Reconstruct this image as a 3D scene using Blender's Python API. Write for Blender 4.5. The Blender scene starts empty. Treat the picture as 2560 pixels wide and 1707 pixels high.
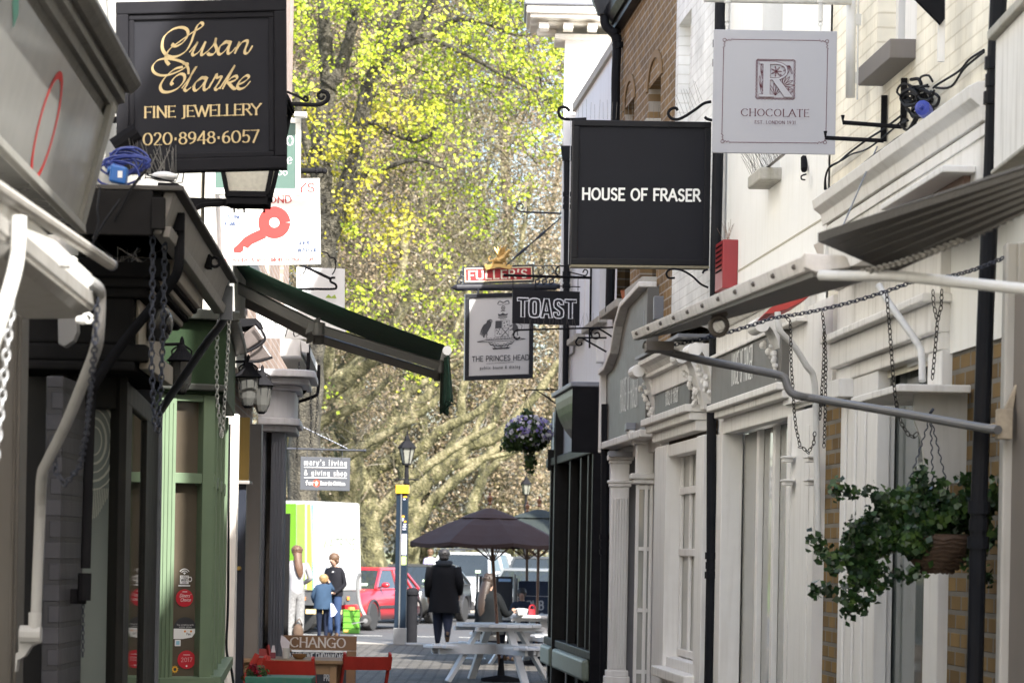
import bpy, bmesh, math, random
import numpy as np
from mathutils import Vector, Matrix
V = Vector; PI = math.pi
rnd = random.Random(7)
# ------------------------------------------------------------------ camera, sky, sun, exposure
F, ROLL, VH, CAMZ = 7111.0, 0.018, 528.0, 1.68
sc = bpy.context.scene
COL = sc.collection
cam = bpy.data.cameras.new('camera'); cam_o = bpy.data.objects.new('camera', cam); COL.objects.link(cam_o)
cam.sensor_width = 36; cam.lens = F / 2560 * 36
cam.shift_x = VH * math.sin(ROLL) / 2560; cam.shift_y = VH * math.cos(ROLL) / 2560
cam.clip_start = .5; cam.clip_end = 3000
cam.dof.use_dof = True; cam.dof.focus_distance = 19; cam.dof.aperture_fstop = 7.5
cam_o.matrix_world = Matrix.Translation((0, 0, CAMZ)) @ Matrix.Rotation(PI / 2, 4, 'X') @ Matrix.Rotation(ROLL, 4, 'Z')
sc.camera = cam_o
SUN_EL, SUN_AZ = math.radians(41), math.radians(28)          # azimuth from behind the camera towards its right
sdir = V((math.sin(SUN_AZ) * math.cos(SUN_EL), -math.cos(SUN_AZ) * math.cos(SUN_EL), math.sin(SUN_EL)))
wd = bpy.data.worlds.new('World'); sc.world = wd; wd.use_nodes = True
nt = wd.node_tree; bg = nt.nodes['Background']
sky = nt.nodes.new('ShaderNodeTexSky'); sky.sky_type = 'NISHITA'; sky.sun_disc = False
sky.sun_elevation = SUN_EL; sky.sun_rotation = math.atan2(sdir.x, sdir.y)
sky.dust_density = 2.5; sky.air_density = 1.0; sky.ozone_density = .5
nt.links.new(sky.outputs[0], bg.inputs[0]); bg.inputs[1].default_value = 0.15
sl = bpy.data.lights.new('sun', 'SUN'); sl.energy = 4.4; sl.angle = math.radians(.5); sl.color = (1, .965, .9)
sl_o = bpy.data.objects.new('sun', sl); COL.objects.link(sl_o)
sl_o.rotation_euler = sdir.to_track_quat('Z', 'Y').to_euler()
sc.view_settings.view_transform = 'Standard'; sc.view_settings.look = 'None'; sc.view_settings.exposure = 1.85; sc.view_settings.gamma = 1

# ------------------------------------------------------------------ survey of the photograph: pixel + depth -> metres
ZN = dict(S=(0, 0, 1), Z1=(0, 0, .357), Z2=(0, 500, .3826), Z3=(0, 1050, .4191), Z4=(500, 900, .2551), Z5=(520, 1230, .3042), Z6=(960, 1180, .3361),
          A1=(1100, 500, .3188), A2=(1300, 0, .3189), A3=(1900, 0, .3188), A4=(1560, 420, .4464), A5=(1340, 940, .4893), A6=(1900, 1000, .4508), A7=(680, 0, .3571), A8=(680, 700, .3826),
          B1=(500, 200, .3317), B2=(100, 400, .3188), B3=(560, 620, .2551), B4=(360, 740, .2423), B5=(680, 640, .4082),
          C1=(1380, 0, .2041), C2=(1480, 700, .2678), C3=(2050, 600, .319), C4=(880, 1350, .2296))
def q(z, x, y):
 a, b, s = ZN[z]; return a + x * s, b + y * s
def P(px, py, Y):
 u, v = px - 1280, py - 853.5; c, s = math.cos(ROLL), math.sin(ROLL)
 return V(((u * c + v * s) / F * Y, Y, CAMZ - (-u * s + v * c - VH) / F * Y))
def PZ(z, x, y, Y): return P(*q(z, x, y), Y)
def path(z, Y, *pts):                       # pts (x,y) or (x,y,dY)
 return [PZ(z, p[0], p[1], Y + (p[2] if len(p) > 2 else 0)) for p in pts]

# ------------------------------------------------------------------ mesh builder
class MB:
 def __init__(s): s.v = []; s.f = []; s.mi = []; s.cur = 0
 def add(s, vs, fs):
  n = len(s.v); s.v += [tuple(p) for p in vs]; s.f += [tuple(i + n for i in f) for f in fs]; s.mi += [s.cur] * len(fs); return s
 def face(s, *p): return s.add(p, [tuple(range(len(p)))])
 def hexa(s, a, b):                       # two loops of 4
  return s.loft([a, b])
 def loft(s, loops, caps=True, closed=True):
  n = len(loops[0]); vs = [p for l in loops for p in l]; fs = []
  for k in range(len(loops) - 1):
   for i in range(n if closed else n - 1):
    j = (i + 1) % n; fs.append((k * n + i, k * n + j, (k + 1) * n + j, (k + 1) * n + i))
  if caps and closed: fs += [tuple(range(n))[::-1], tuple(range((len(loops) - 1) * n, len(loops) * n))]
  return s.add(vs, fs)
 def prism(s, poly, vec):
  vec = V(vec); return s.loft([poly, [V(p) + vec for p in poly]])
 def box(s, x0, x1, y0, y1, z0, z1):
  return s.prism([V((x0, y0, z0)), V((x1, y0, z0)), V((x1, y1, z0)), V((x0, y1, z0))], (0, 0, z1 - z0))
 def obox(s, c, ax, ay, az):              # centre and half-axes
  c, ax, ay, az = V(c), V(ax), V(ay), V(az)
  return s.prism([c - ax - ay - az, c + ax - ay - az, c + ax + ay - az, c - ax + ay - az], az * 2)
 def bar(s, a, b, w, h, up=(0, 0, 1)):
  a, b = V(a), V(b); d = (b - a); L = d.length; d = d / L; sd = d.cross(V(up))
  if sd.length < 1e-4: sd = d.cross(V((0, 1, 0)))
  sd.normalize(); u = sd.cross(d)
  return s.obox((a + b) / 2, d * L / 2, sd * w / 2, u * h / 2)
 def tube(s, pts, r, n=7, closed=False, caps=True):
  pts = [V(p) for p in pts]; m = len(pts); rs = r if hasattr(r, '__len__') else [r] * m
  loops = []; nv = None
  for i, p in enumerate(pts):
   if closed: t = pts[(i + 1) % m] - pts[i - 1]
   else: t = pts[min(i + 1, m - 1)] - pts[max(i - 1, 0)]
   if t.length < 1e-9: t = V((0, 0, 1))
   t.normalize()
   if nv is None: nv = t.orthogonal()
   nv = nv - t * nv.dot(t)
   if nv.length < 1e-6: nv = t.orthogonal()
   nv.normalize(); b = t.cross(nv)
   loops.append([p + (nv * math.cos(2 * PI * k / n) + b * math.sin(2 * PI * k / n)) * rs[i] for k in range(n)])
  if closed: loops.append(loops[0])
  return s.loft(loops, caps=caps and not closed)
 def lathe(s, prof, o, n=16, ax=None):
  o = V(o); loops = []
  q_ = V((0, 0, 1)).rotation_difference(V(ax).normalized()) if ax is not None else None
  for r, z in prof:
   l = [V((r * math.cos(2 * PI * k / n), r * math.sin(2 * PI * k / n), z)) for k in range(n)]
   loops.append([o + (q_ @ p if q_ else p) for p in l])
  return s.loft(loops)
 def ell(s, c, r, nu=10, nv=7, rot=None):
  c = V(c); r = (r, r, r) if not hasattr(r, '__len__') else r; loops = []
  for j in range(1, nv):
   a = PI * j / nv
   l = [V((r[0] * math.sin(a) * math.cos(2 * PI * i / nu), r[1] * math.sin(a) * math.sin(2 * PI * i / nu), r[2] * math.cos(a))) for i in range(nu)]
   loops.append([c + (rot @ p if rot else p) for p in l])
  return s.loft(loops)
 def mesh(s, name, off=V((0, 0, 0)), smooth=False, normals=True):
  me = bpy.data.meshes.new(name)
  me.from_pydata([(a - off.x, b - off.y, c - off.z) for a, b, c in s.v], [], s.f)
  if any(s.mi): me.polygons.foreach_set('material_index', s.mi)
  if normals:
   bm = bmesh.new(); bm.from_mesh(me); bmesh.ops.recalc_face_normals(bm, faces=bm.faces); bm.to_mesh(me); bm.free()
  if smooth: me.polygons.foreach_set('use_smooth', [True] * len(me.polygons))
  me.update(); return me
ORG = {}
def obj(name, mb, mat, parent=None, smooth=False, bevel=0, label=None, cat=None, group=None, kind=None, normals=True):
 if parent is not None: off = ORG[parent.name]
 else:
  a = np.array(mb.v); lo, hi = a.min(0), a.max(0); off = V(((lo[0] + hi[0]) / 2, (lo[1] + hi[1]) / 2, lo[2]))
 me = mb.mesh(name, off, smooth, normals)
 for m in (mat if isinstance(mat, (list, tuple)) else [mat]): me.materials.append(m)
 o = bpy.data.objects.new(name, me); COL.objects.link(o)
 if parent is not None: o.parent = parent
 else: o.location = off
 ORG[o.name] = off
 if smooth == 'auto' or (smooth and not bevel): pass
 if bevel:
  b = o.modifiers.new('bevel', 'BEVEL'); b.width = bevel; b.segments = 2; b.limit_method = 'ANGLE'; b.angle_limit = .6
 for k, v in (('label', label), ('category', cat), ('group', group), ('kind', kind)):
  if v: o[k] = v
 return o
def thing(name, label, cat, loc=(0, 0, 0), group=None):
 o = bpy.data.objects.new(name, None); COL.objects.link(o); o.empty_display_size = .1
 o.location = loc; ORG[o.name] = V(loc); o['label'] = label; o['category'] = cat
 if group: o['group'] = group
 return o
def copy_tree(o, parent=None, label=None, loc=None, rz=None):
 c = o.copy(); COL.objects.link(c); ORG[c.name] = ORG.get(o.name, V())
 if parent is not None: c.parent = parent
 if label: c['label'] = label
 if loc is not None: c.location = loc
 if rz is not None: c.rotation_euler[2] = rz
 for ch in [x for x in bpy.data.objects if x.parent == o]: copy_tree(ch, c)
 return c

# ------------------------------------------------------------------ materials
MATS = {}
def mk(name):
 m = bpy.data.materials.new(name); m.use_nodes = True
 t = m.node_tree; return m, t, t.nodes['Principled BSDF']
def M(name, col, rough=.6, metal=0., var=.12, scale=9., bump=0., streak=0., sc2=None, coat=0., dirt=None, spec=.5):
 if name in MATS: return MATS[name]
 m, t, b = mk(name); N, L = t.nodes.new, t.links.new
 b.inputs['Roughness'].default_value = rough; b.inputs['Metallic'].default_value = metal
 b.inputs['Specular IOR Level'].default_value = spec
 if coat: b.inputs['Coat Weight'].default_value = coat; b.inputs['Coat Roughness'].default_value = .05
 tc = N('ShaderNodeTexCoord')
 no = N('ShaderNodeTexNoise'); no.inputs['Scale'].default_value = scale; no.inputs['Detail'].default_value = 5; L(tc.outputs['Object'], no.inputs['Vector'])
 mx = N('ShaderNodeMix'); mx.data_type = 'RGBA'
 mx.inputs[6].default_value = (*[c * (1 - var) for c in col], 1); mx.inputs[7].default_value = (*[min(1, c * (1 + var)) for c in col], 1)
 L(no.outputs[0], mx.inputs[0]); out = mx.outputs[2]
 if streak:
  mp = N('ShaderNodeMapping'); mp.inputs['Scale'].default_value = (14, 14, 1.1); L(tc.outputs['Object'], mp.inputs[0])
  n2 = N('ShaderNodeTexNoise'); n2.inputs['Scale'].default_value = 1.2; n2.inputs['Detail'].default_value = 6; L(mp.outputs[0], n2.inputs['Vector'])
  rp = N('ShaderNodeMapRange'); rp.inputs[1].default_value = .5; rp.inputs[2].default_value = .78; rp.inputs[4].default_value = streak; L(n2.outputs[0], rp.inputs[0])
  m2 = N('ShaderNodeMix'); m2.data_type = 'RGBA'; L(rp.outputs[0], m2.inputs[0]); L(out, m2.inputs[6])
  m2.inputs[7].default_value = (*(dirt or (.16, .14, .10)), 1); out = m2.outputs[2]
 L(out, b.inputs['Base Color'])
 mr = N('ShaderNodeMapRange'); mr.inputs[3].default_value = max(.02, rough * .82); mr.inputs[4].default_value = min(1, rough * 1.2); L(no.outputs[0], mr.inputs[0]); L(mr.outputs[0], b.inputs['Roughness'])
 if bump:
  n3 = N('ShaderNodeTexNoise'); n3.inputs['Scale'].default_value = sc2 or scale * 5; n3.inputs['Detail'].default_value = 4; L(tc.outputs['Object'], n3.inputs['Vector'])
  bp = N('ShaderNodeBump'); bp.inputs['Strength'].default_value = bump; bp.inputs['Distance'].default_value = .01; L(n3.outputs[0], bp.inputs['Height']); L(bp.outputs[0], b.inputs['Normal'])
 MATS[name] = m; return m
def Mbrick(name, c1, c2, mortar, tdir, bw=.22, rh=.075, ms=.009, bump=.5, rough=.85, horiz=False):
 if name in MATS: return MATS[name]
 m, t, b = mk(name); N, L = t.nodes.new, t.links.new
 b.inputs['Roughness'].default_value = rough; b.inputs['Specular IOR Level'].default_value = .12
 tc = N('ShaderNodeTexCoord'); d = N('ShaderNodeVectorMath'); d.operation = 'DOT_PRODUCT'; d.inputs[1].default_value = (*tdir, 0) if len(tdir) == 2 else tdir
 L(tc.outputs['Object'], d.inputs[0]); se = N('ShaderNodeSeparateXYZ'); L(tc.outputs['Object'], se.inputs[0])
 cb = N('ShaderNodeCombineXYZ'); L(d.outputs['Value'], cb.inputs[0]); L(se.outputs[1 if horiz else 2], cb.inputs[1])
 br = N('ShaderNodeTexBrick'); br.inputs['Scale'].default_value = 1; br.inputs['Brick Width'].default_value = bw; br.inputs['Row Height'].default_value = rh
 br.inputs['Mortar Size'].default_value = ms; br.inputs['Mortar Smooth'].default_value = .2; br.inputs['Bias'].default_value = 0
 br.inputs['Color1'].default_value = (*c1, 1); br.inputs['Color2'].default_value = (*c2, 1); br.inputs['Mortar'].default_value = (*mortar, 1)
 L(cb.outputs[0], br.inputs['Vector'])
 no = N('ShaderNodeTexNoise'); no.inputs['Scale'].default_value = 3.; no.inputs['Detail'].default_value = 8; L(tc.outputs['Object'], no.inputs['Vector'])
 mr = N('ShaderNodeMapRange'); mr.inputs[3].default_value = .55; mr.inputs[4].default_value = 1.4; L(no.outputs[0], mr.inputs[0])
 mu = N('ShaderNodeVectorMath'); mu.operation = 'SCALE'; L(br.outputs[0], mu.inputs[0]); L(mr.outputs[0], mu.inputs['Scale']); L(mu.outputs[0], b.inputs['Base Color'])
 if bump:
  iv = N('ShaderNodeMath'); iv.operation = 'SUBTRACT'; L(no.outputs[0], iv.inputs[0]); L(br.outputs['Fac'], iv.inputs[1])
  bp = N('ShaderNodeBump'); bp.inputs['Strength'].default_value = bump; bp.inputs['Distance'].default_value = .012; L(iv.outputs[0], bp.inputs['Height']); L(bp.outputs[0], b.inputs['Normal'])
 MATS[name] = m; return m
def Mglass(name, col, rough=.04):
 return M(name, col, rough, 0, .25, 1.5, bump=.02, sc2=3., spec=.6)

WHITE = M('white_paint', (.8, .785, .755), .6, var=.06, streak=.3, bump=.12, spec=.25, dirt=(.42, .38, .32))
WHITEW = M('white_weathered', (.78, .76, .72), .6, var=.08, streak=.45, bump=.12, spec=.25, dirt=(.3, .27, .22))
CREAM = M('cream_paint', (.8, .72, .6), .6, var=.06, streak=.22, bump=.1, dirt=(.42, .36, .24))
RENDER = M('white_render', (.88, .87, .82), .75, var=.04, streak=.14, scale=4, bump=.15, dirt=(.5, .46, .32))
BLACK = M('black_iron', (.016, .016, .018), .5, var=.3, bump=.1, spec=.0)
DPIPE = M('black_pipe', (.014, .015, .018), .4, var=.3, streak=.3, dirt=(.04, .034, .03), bump=.05, spec=.06)
GREYF = M('fascia_grey', (.125, .12, .11), .5, var=.08, streak=.15, dirt=(.1, .1, .09))
SHOPBLK = M('shop_black', (.02, .02, .019), .5, var=.3, bump=.06, streak=.25, dirt=(.05, .047, .04), spec=.06)
STEEL = M('galvanised', (.3, .31, .33), .4, .7, var=.25, bump=.1)
DCHAIN = M('dark_chain', (.05, .056, .078), .5, .3, var=.5, scale=30, spec=.3)
BCHAIN = M('bright_chain', (.62, .62, .6), .35, .5, var=.3)
PIPEW = M('white_pipe', (.66, .66, .64), .4, var=.12, streak=.25, dirt=(.25, .2, .14))
WOOD = M('wood', (.30, .19, .10), .55, var=.35, scale=5, bump=.15, streak=.3, dirt=(.15, .09, .05))
DWOOD = M('dark_board', (.055, .05, .045), .7, var=.35, scale=12, bump=.25)
LEAD = M('lead', (.21, .22, .25), .5, .2, var=.3, scale=6, bump=.15)
STONE = M('stone', (.42, .4, .35), .85, var=.2, streak=.4, bump=.3, dirt=(.16, .17, .1))
GLASSD = Mglass('shop_glass', (.012, .013, .013))
GLASSG = Mglass('grey_glass', (.15, .168, .162))
GLASSL = Mglass('blind_glass', (.36, .36, .33))
CLOTHS = {}

# ------------------------------------------------------------------ party lines of the two rows of houses
class Wall:
 def __init__(s, x0, vp, sg): s.x0, s.k, s.sg = x0, (vp - 1270.5) / F, sg; s.t = V((s.k, 1, 0)).normalized(); s.n = V((-sg * s.t.y, sg * s.t.x, 0))
 def X(s, Y, d=0): return s.x0 + s.k * Y - s.sg * d
 def at(s, Y, z, d=0): return V((s.X(Y, d), Y, z))
 def Y(s, px, py=1300, d=0):
  u = (px - 1280) * math.cos(ROLL) + (py - 853.5) * math.sin(ROLL); return (s.x0 - s.sg * d) / (u / F - s.k)
 def pt(s, px, py, d=0): return P(px, py, s.Y(px, py, d))
 def z(s, px, py, d=0): return s.pt(px, py, d).z
 def bx(s, mb, Y0, Y1, z0, z1, d0, d1):
  a = lambda z: [s.at(Y0, z, d0), s.at(Y1, z, d0), s.at(Y1, z, d1), s.at(Y0, z, d1)]
  return mb.loft([a(z0), a(z1)])
 def bp(s, mb, p0, p1, z0, z1, d0, d1, py=1300, dm=0):
  return s.bx(mb, s.Y(p0, py, dm), s.Y(p1, py, dm), z0, z1, d0, d1)
 def prof(s, mb, Y0, Y1, pr):             # pr: list of (d,z), swept along the wall
  return mb.loft([[s.at(Y0, z, d) for d, z in pr], [s.at(Y1, z, d) for d, z in pr]])
RH = Wall(3.1, 727, 1); RN = Wall(2.86, 833, 1); LW = Wall(-1.3, 985, -1)

# ------------------------------------------------------------------ lettering: pen strokes in a unit cap height
GL = {}
def g(ch, w, s): GL[ch] = (w, [(st[0], [tuple(float(a) for a in p.split(',')) for p in st[1:].split()]) for st in s.split('|')])
g('A', .74, 'L0,0 .37,1 .74,0|L.13,.36 .61,.36'); g('B', .6, 'L.08,0 .08,1|C.08,1 .4,1 .52,.77 .4,.54 .08,.54|C.08,.54 .44,.54 .58,.27 .44,0 .08,0')
g('C', .74, 'C.7,.8 .55,.97 .3,.97 .05,.7 .05,.3 .3,.03 .55,.03 .7,.2'); g('D', .74, 'L.08,0 .08,1|C.08,1 .38,1 .64,.8 .7,.5 .64,.2 .38,0 .08,0')
g('E', .54, 'L.08,0 .08,1|L.08,1 .52,1|L.08,.52 .44,.52|L.08,0 .54,0'); g('F', .52, 'L.08,0 .08,1|L.08,1 .52,1|L.08,.5 .44,.5')
g('G', .78, 'C.7,.82 .55,.97 .3,.97 .05,.7 .05,.3 .3,.03 .55,.03 .7,.15|L.7,0 .7,.44|L.48,.44 .78,.44'); g('H', .72, 'L.08,0 .08,1|L.64,0 .64,1|L.08,.52 .64,.52')
g('I', .26, 'L.13,0 .13,1'); g('J', .3, 'L.2,1 .2,.05|C.2,.05 .16,-.12 -.02,-.18'); g('K', .64, 'L.08,0 .08,1|L.6,1 .08,.42|L.24,.58 .64,0')
g('L', .52, 'L.08,0 .08,1|L.08,0 .52,0'); g('M', .86, 'L.06,0 .12,1|L.12,1 .43,.1|L.43,.1 .74,1|L.74,1 .8,0'); g('N', .74, 'L.08,0 .08,1|L.08,1 .66,0|L.66,0 .66,1')
g('O', .8, 'O.4,.5 .35,.48'); g('P', .58, 'L.08,0 .08,1|C.08,1 .42,1 .54,.74 .42,.48 .08,.48'); g('Q', .8, 'O.4,.5 .35,.48|L.45,.2 .75,-.1')
g('R', .62, 'L.08,0 .08,1|C.08,1 .42,1 .54,.76 .42,.52 .08,.52|L.3,.52 .64,0'); g('S', .56, 'C.5,.82 .4,.97 .2,.97 .07,.78 .14,.6 .4,.46 .51,.26 .4,.04 .18,.03 .06,.2')
g('T', .62, 'L.31,0 .31,1|L0,1 .62,1'); g('U', .7, 'L.08,1 .08,.35|C.08,.35 .12,.1 .35,.02 .58,.1 .62,.35|L.62,.35 .62,1'); g('V', .7, 'L0,1 .35,0|L.35,0 .7,1')
g('W', 1., 'L0,1 .27,0|L.27,0 .5,.9|L.5,.9 .73,0|L.73,0 1,1'); g('X', .66, 'L0,0 .66,1|L0,1 .66,0'); g('Y', .66, 'L0,1 .33,.48|L.66,1 .33,.48|L.33,.48 .33,0'); g('Z', .6, 'L.03,1 .57,1|L.57,1 .03,0|L.03,0 .6,0')
g('0', .66, 'O.33,.5 .28,.48'); g('1', .36, 'L.2,0 .2,1|L.2,1 .04,.84'); g('2', .56, 'C.06,.75 .15,.95 .36,.97 .48,.75 .36,.45 .05,.03|L.05,0 .54,0')
g('3', .54, 'C.06,.85 .22,.98 .44,.9 .44,.62 .2,.54|C.2,.54 .5,.46 .48,.1 .24,.02 .04,.14'); g('4', .6, 'L.44,0 .44,1|L.44,1 .02,.3|L.02,.3 .6,.3')
g('5', .54, 'L.5,1 .14,1|L.14,1 .1,.55|C.1,.55 .34,.62 .5,.4 .42,.08 .2,.02 .04,.12'); g('6', .58, 'C.46,.98 .2,.82 .08,.5 .1,.2|O.3,.3 .22,.28'); g('7', .54, 'L.03,1 .54,1|L.54,1 .18,0')
g('8', .56, 'O.28,.76 .19,.21|O.28,.28 .24,.26'); g('9', .58, 'C.12,.02 .38,.18 .5,.5 .48,.8|O.28,.7 .22,.28'); g('.', .2, 'L.1,0 .1,.06'); g('·', .3, 'L.15,.4 .15,.52'); g(',', .2, 'L.12,.06 .06,-.12'); g(':', .2, 'L.1,.05 .1,.13|L.1,.5 .1,.58')
g("'", .2, 'L.12,1 .08,.75'); g('&', .7, 'C.68,.05 .3,.55 .2,.8 .3,.98 .44,.82 .3,.6 .1,.4 .06,.2 .2,.02 .45,.05 .62,.4'); g(' ', .34, 'L0,-9 0,-9')
x = .66
g('a', .5, 'C.08,.56 .2,.66 .36,.62 .42,.45|L.42,.45 .42,0|C.42,.38 .16,.38 .06,.18 .18,.0 .32,.05 .42,.2'); g('b', .54, 'L.08,0 .08,1|O.28,.33 .21,.32'); g('c', .48, 'C.44,.54 .3,.66 .1,.52 .06,.25 .22,0 .45,.12')
g('d', .54, 'L.46,0 .46,1|O.26,.33 .21,.32'); g('e', .52, 'C.06,.36 .46,.36 .42,.6 .24,.67 .07,.5 .06,.2 .22,0 .46,.12'); g('f', .34, 'C.36,.95 .22,1 .14,.8 .14,.6|L.14,.65 .14,0|L0,.62 .32,.62')
g('g', .54, 'O.25,.36 .2,.28|L.46,.64 .46,0|C.46,.0 .42,-.25 .2,-.28 .06,-.18'); g('h', .54, 'L.08,0 .08,1|C.08,.45 .2,.66 .4,.62 .45,.4|L.45,.42 .45,0'); g('i', .26, 'L.13,0 .13,.64|L.13,.82 .13,.9')
g('j', .26, 'L.15,.64 .13,-.15|L.14,.82 .14,.9'); g('k', .5, 'L.08,0 .08,1|L.44,.64 .08,.25|L.2,.36 .48,0'); g('l', .26, 'L.13,0 .13,1'); g('m', .8, 'L.08,0 .08,.64|C.08,.45 .2,.66 .36,.62 .4,.4|L.4,.42 .4,0|C.4,.45 .52,.66 .68,.62 .72,.4|L.72,.42 .72,0')
g('n', .54, 'L.08,0 .08,.64|C.08,.45 .2,.66 .4,.62 .45,.4|L.45,.42 .45,0'); g('o', .54, 'O.27,.33 .21,.32'); g('p', .54, 'L.08,-.28 .08,.64|O.28,.33 .21,.32'); g('r', .38, 'L.08,0 .08,.64|C.08,.4 .18,.62 .36,.62')
g('s', .44, 'C.4,.54 .25,.66 .08,.56 .1,.4 .34,.3 .4,.14 .26,0 .05,.1'); g('t', .34, 'L.15,.9 .15,.15|C.15,.2 .2,0 .34,.06|L0,.64 .32,.64'); g('u', .54, 'L.08,.64 .08,.25|C.08,.28 .14,.02 .32,.04 .45,.25|L.45,.64 .45,0')
g('v', .5, 'L0,.64 .25,0|L.25,0 .5,.64'); g('w', .72, 'L0,.64 .2,0|L.2,0 .36,.6|L.36,.6 .52,0|L.52,0 .72,.64'); g('y', .5, 'L0,.64 .25,0|L.5,.64 .16,-.28'); g('x', .46, 'L0,0 .46,.64|L0,.64 .46,0')
def spline(pts, n=6):
 out = []; m = len(pts)
 for i in range(m - 1):
  p0, p1, p2, p3 = pts[max(i - 1, 0)], pts[i], pts[i + 1], pts[min(i + 2, m - 1)]
  for k in range(n):
   t = k / n
   out.append(tuple(.5 * ((2 * p1[j]) + (-p0[j] + p2[j]) * t + (2 * p0[j] - 5 * p1[j] + 4 * p2[j] - p3[j]) * t * t + (-p0[j] + 3 * p1[j] - 3 * p2[j] + p3[j]) * t ** 3) for j in range(len(p1))))
 out.append(tuple(pts[-1])); return out
class Pen:
 """draws flat strokes on a plane (o, ux, uy per metre); every stroke sits a hair proud of the last"""
 def __init__(s, mb, o, ux, uy): s.mb, s.o, s.ux, s.uy = mb, V(o), V(ux).normalized(), V(uy).normalized(); s.n = s.ux.cross(s.uy).normalized(); s.k = 0
 def w(s, x, y): return s.o + s.ux * x + s.uy * y + s.n * (.0015 + s.k * .00008)
 def stroke(s, pts, wd, thin=1., ang=0.3, ext=0.):
  s.k += 1; pts = [V((a, b)) for a, b in pts]
  if len(pts) < 2: return
  if ext:
   d = (pts[0] - pts[1]).normalized(); pts[0] = pts[0] + d * ext; d = (pts[-1] - pts[-2]).normalized(); pts[-1] = pts[-1] + d * ext
  L, Rr = [], []
  for i, p in enumerate(pts):
   t = pts[min(i + 1, len(pts) - 1)] - pts[max(i - 1, 0)]
   if t.length < 1e-9: t = V((1, 0))
   t.normalize(); nn = V((-t.y, t.x)); a = math.atan2(t.y, t.x)
   hw = wd * (thin + (1 - thin) * abs(math.sin(a - ang))) / 2
   L.append(p + nn * hw); Rr.append(p - nn * hw)
  vs = [s.w(*p) for p in L] + [s.w(*p) for p in Rr]; n = len(pts)
  s.mb.add(vs, [(i, n + i, n + i + 1, i + 1) for i in range(n - 1)])
 def poly(s, pts):
  s.k += 1; s.mb.face(*[s.w(*p) for p in pts])
 def disc(s, x, y, r, n=20, ry=None): s.poly([(x + r * math.cos(2 * PI * i / n), y + (ry or r) * math.sin(2 * PI * i / n)) for i in range(n)])
 def ring(s, x, y, rx, ry, wd, n=24): s.stroke([(x + rx * math.cos(2 * PI * i / n), y + ry * math.sin(2 * PI * i / n)) for i in range(n + 1)], wd)
 def rect(s, x0, y0, x1, y1): s.poly([(x0, y0), (x1, y0), (x1, y1), (x0, y1)])
 def text(s, st, x, y, h, width=None, wd=.12, thin=1., serif=0., gap=.14, slant=0., ang=0.3, centre=False, xs=1.):
  """cap height h; squeezed to `width` when given; x is left edge (or centre)"""
  tot = sum(GL[c][0] for c in st) * h + gap * h * (len(st) - 1)
  kx = (width / tot) if width else xs
  if centre: x = x - tot * kx / 2
  for c in st:
   w_, sts = GL[c]
   if c != ' ':
    ends = [p for t, ps in sts if t != 'O' for p in (ps[0], ps[-1])]
    for t, ps in sts:
     if t == 'O':
      (cx, cy), (rx, ry) = ps; pts = [(cx + rx * math.cos(2 * PI * i / 28 + .6), cy + ry * math.sin(2 * PI * i / 28 + .6)) for i in range(29)]
     elif t == 'C': pts = spline(ps)
     else: pts = ps
     f = lambda p: (x + (p[0] + slant * p[1]) * h * kx, y + p[1] * h)
     segs = [pts] if t != 'L' else [pts[i:i + 2] for i in range(len(pts) - 1)]
     for sg in segs: s.stroke([f(p) for p in sg], wd * h, thin, ang, wd * h * .35 if t == 'L' else 0)
     if serif and t == 'L':
      for i, p in ((0, ps[0]), (-1, ps[-1])):
       qn = ps[1] if i == 0 else ps[-2]; dy = p[1] - qn[1]; dx = p[0] - qn[0]
       if ends.count(p) > 1: continue
       if abs(dy) > abs(dx) * .8 and min(abs(p[1] - v) for v in (0, 1, .64, -.28)) < .03:
        s.stroke([f((p[0] - serif, p[1])), f((p[0] + serif, p[1]))], wd * h * .42)
       elif abs(dy) < .02 and p[0] > .3: s.stroke([f((p[0], p[1] - serif * .8)), f((p[0], p[1] + serif * .8))], wd * h * .42)
   x += (w_ + gap) * h * kx
  return x
def lettering(parent, mat, o, ux, uy, fn, name='lettering', label=None):
 mb = MB(); pen = Pen(mb, o, ux, uy); fn(pen); return obj(name, mb, mat, parent, normals=False, label=label)
def face_axes(a, b, c):                       # top-left, top-right, bottom-left corners -> origin at bottom-left, ux, uy, w, h
 ux = (b - a); uy = (a - c); return c, ux, uy, ux.length, uy.length
# ================================================================== THE SETTING
PAVE = Mbrick('stone_setts', (.08, .073, .064), (.115, .106, .094), (.033, .03, .027), (1, 0), .32, .2, .02, .6, .75, horiz=True)
TARMAC = M('tarmac', (.05, .05, .052), .85, var=.25, scale=1.2, bump=.3, sc2=60)
def sheet(name, x0, x1, y0, y1, z, m):
 mb = MB(); mb.face((x0, y0, z), (x1, y0, z), (x1, y1, z), (x0, y1, z)); return obj(name, mb, m, kind='structure')
sheet('paving', -16, 16, -40, 51.2, 0, PAVE)
mb = MB(); mb.box(-60, 60, 51.2, 52.2, -.14, .004); obj('kerb', mb, M('kerb_stone', (.25, .225, .19), .85, var=.15, bump=.2), kind='structure', bevel=.02)
sheet('road', -80, 80, 52.2, 84, -.1, TARMAC)
mb = MB(); mb.box(-80, 80, 84, 84.3, -.14, .02); obj('far_kerb', mb, MATS['kerb_stone'], kind='structure', bevel=.02)
LAWN = M('lawn_grass', (.08, .11, .028), .95, var=.4, scale=2., bump=.4, sc2=40)
sheet('lawn', -90, 90, 84.3, 320, .0, LAWN)
sheet('ground', -2500, 2500, -2500, 2500, -.15, M('earth', (.16, .17, .08), .95, var=.3, scale=.05))
mb = MB()
for k in range(7): mb.box(-6.5 + k * 1.1, -5.9 + k * 1.1, 59.4, 59.5, -.0995, -.096)
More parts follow.
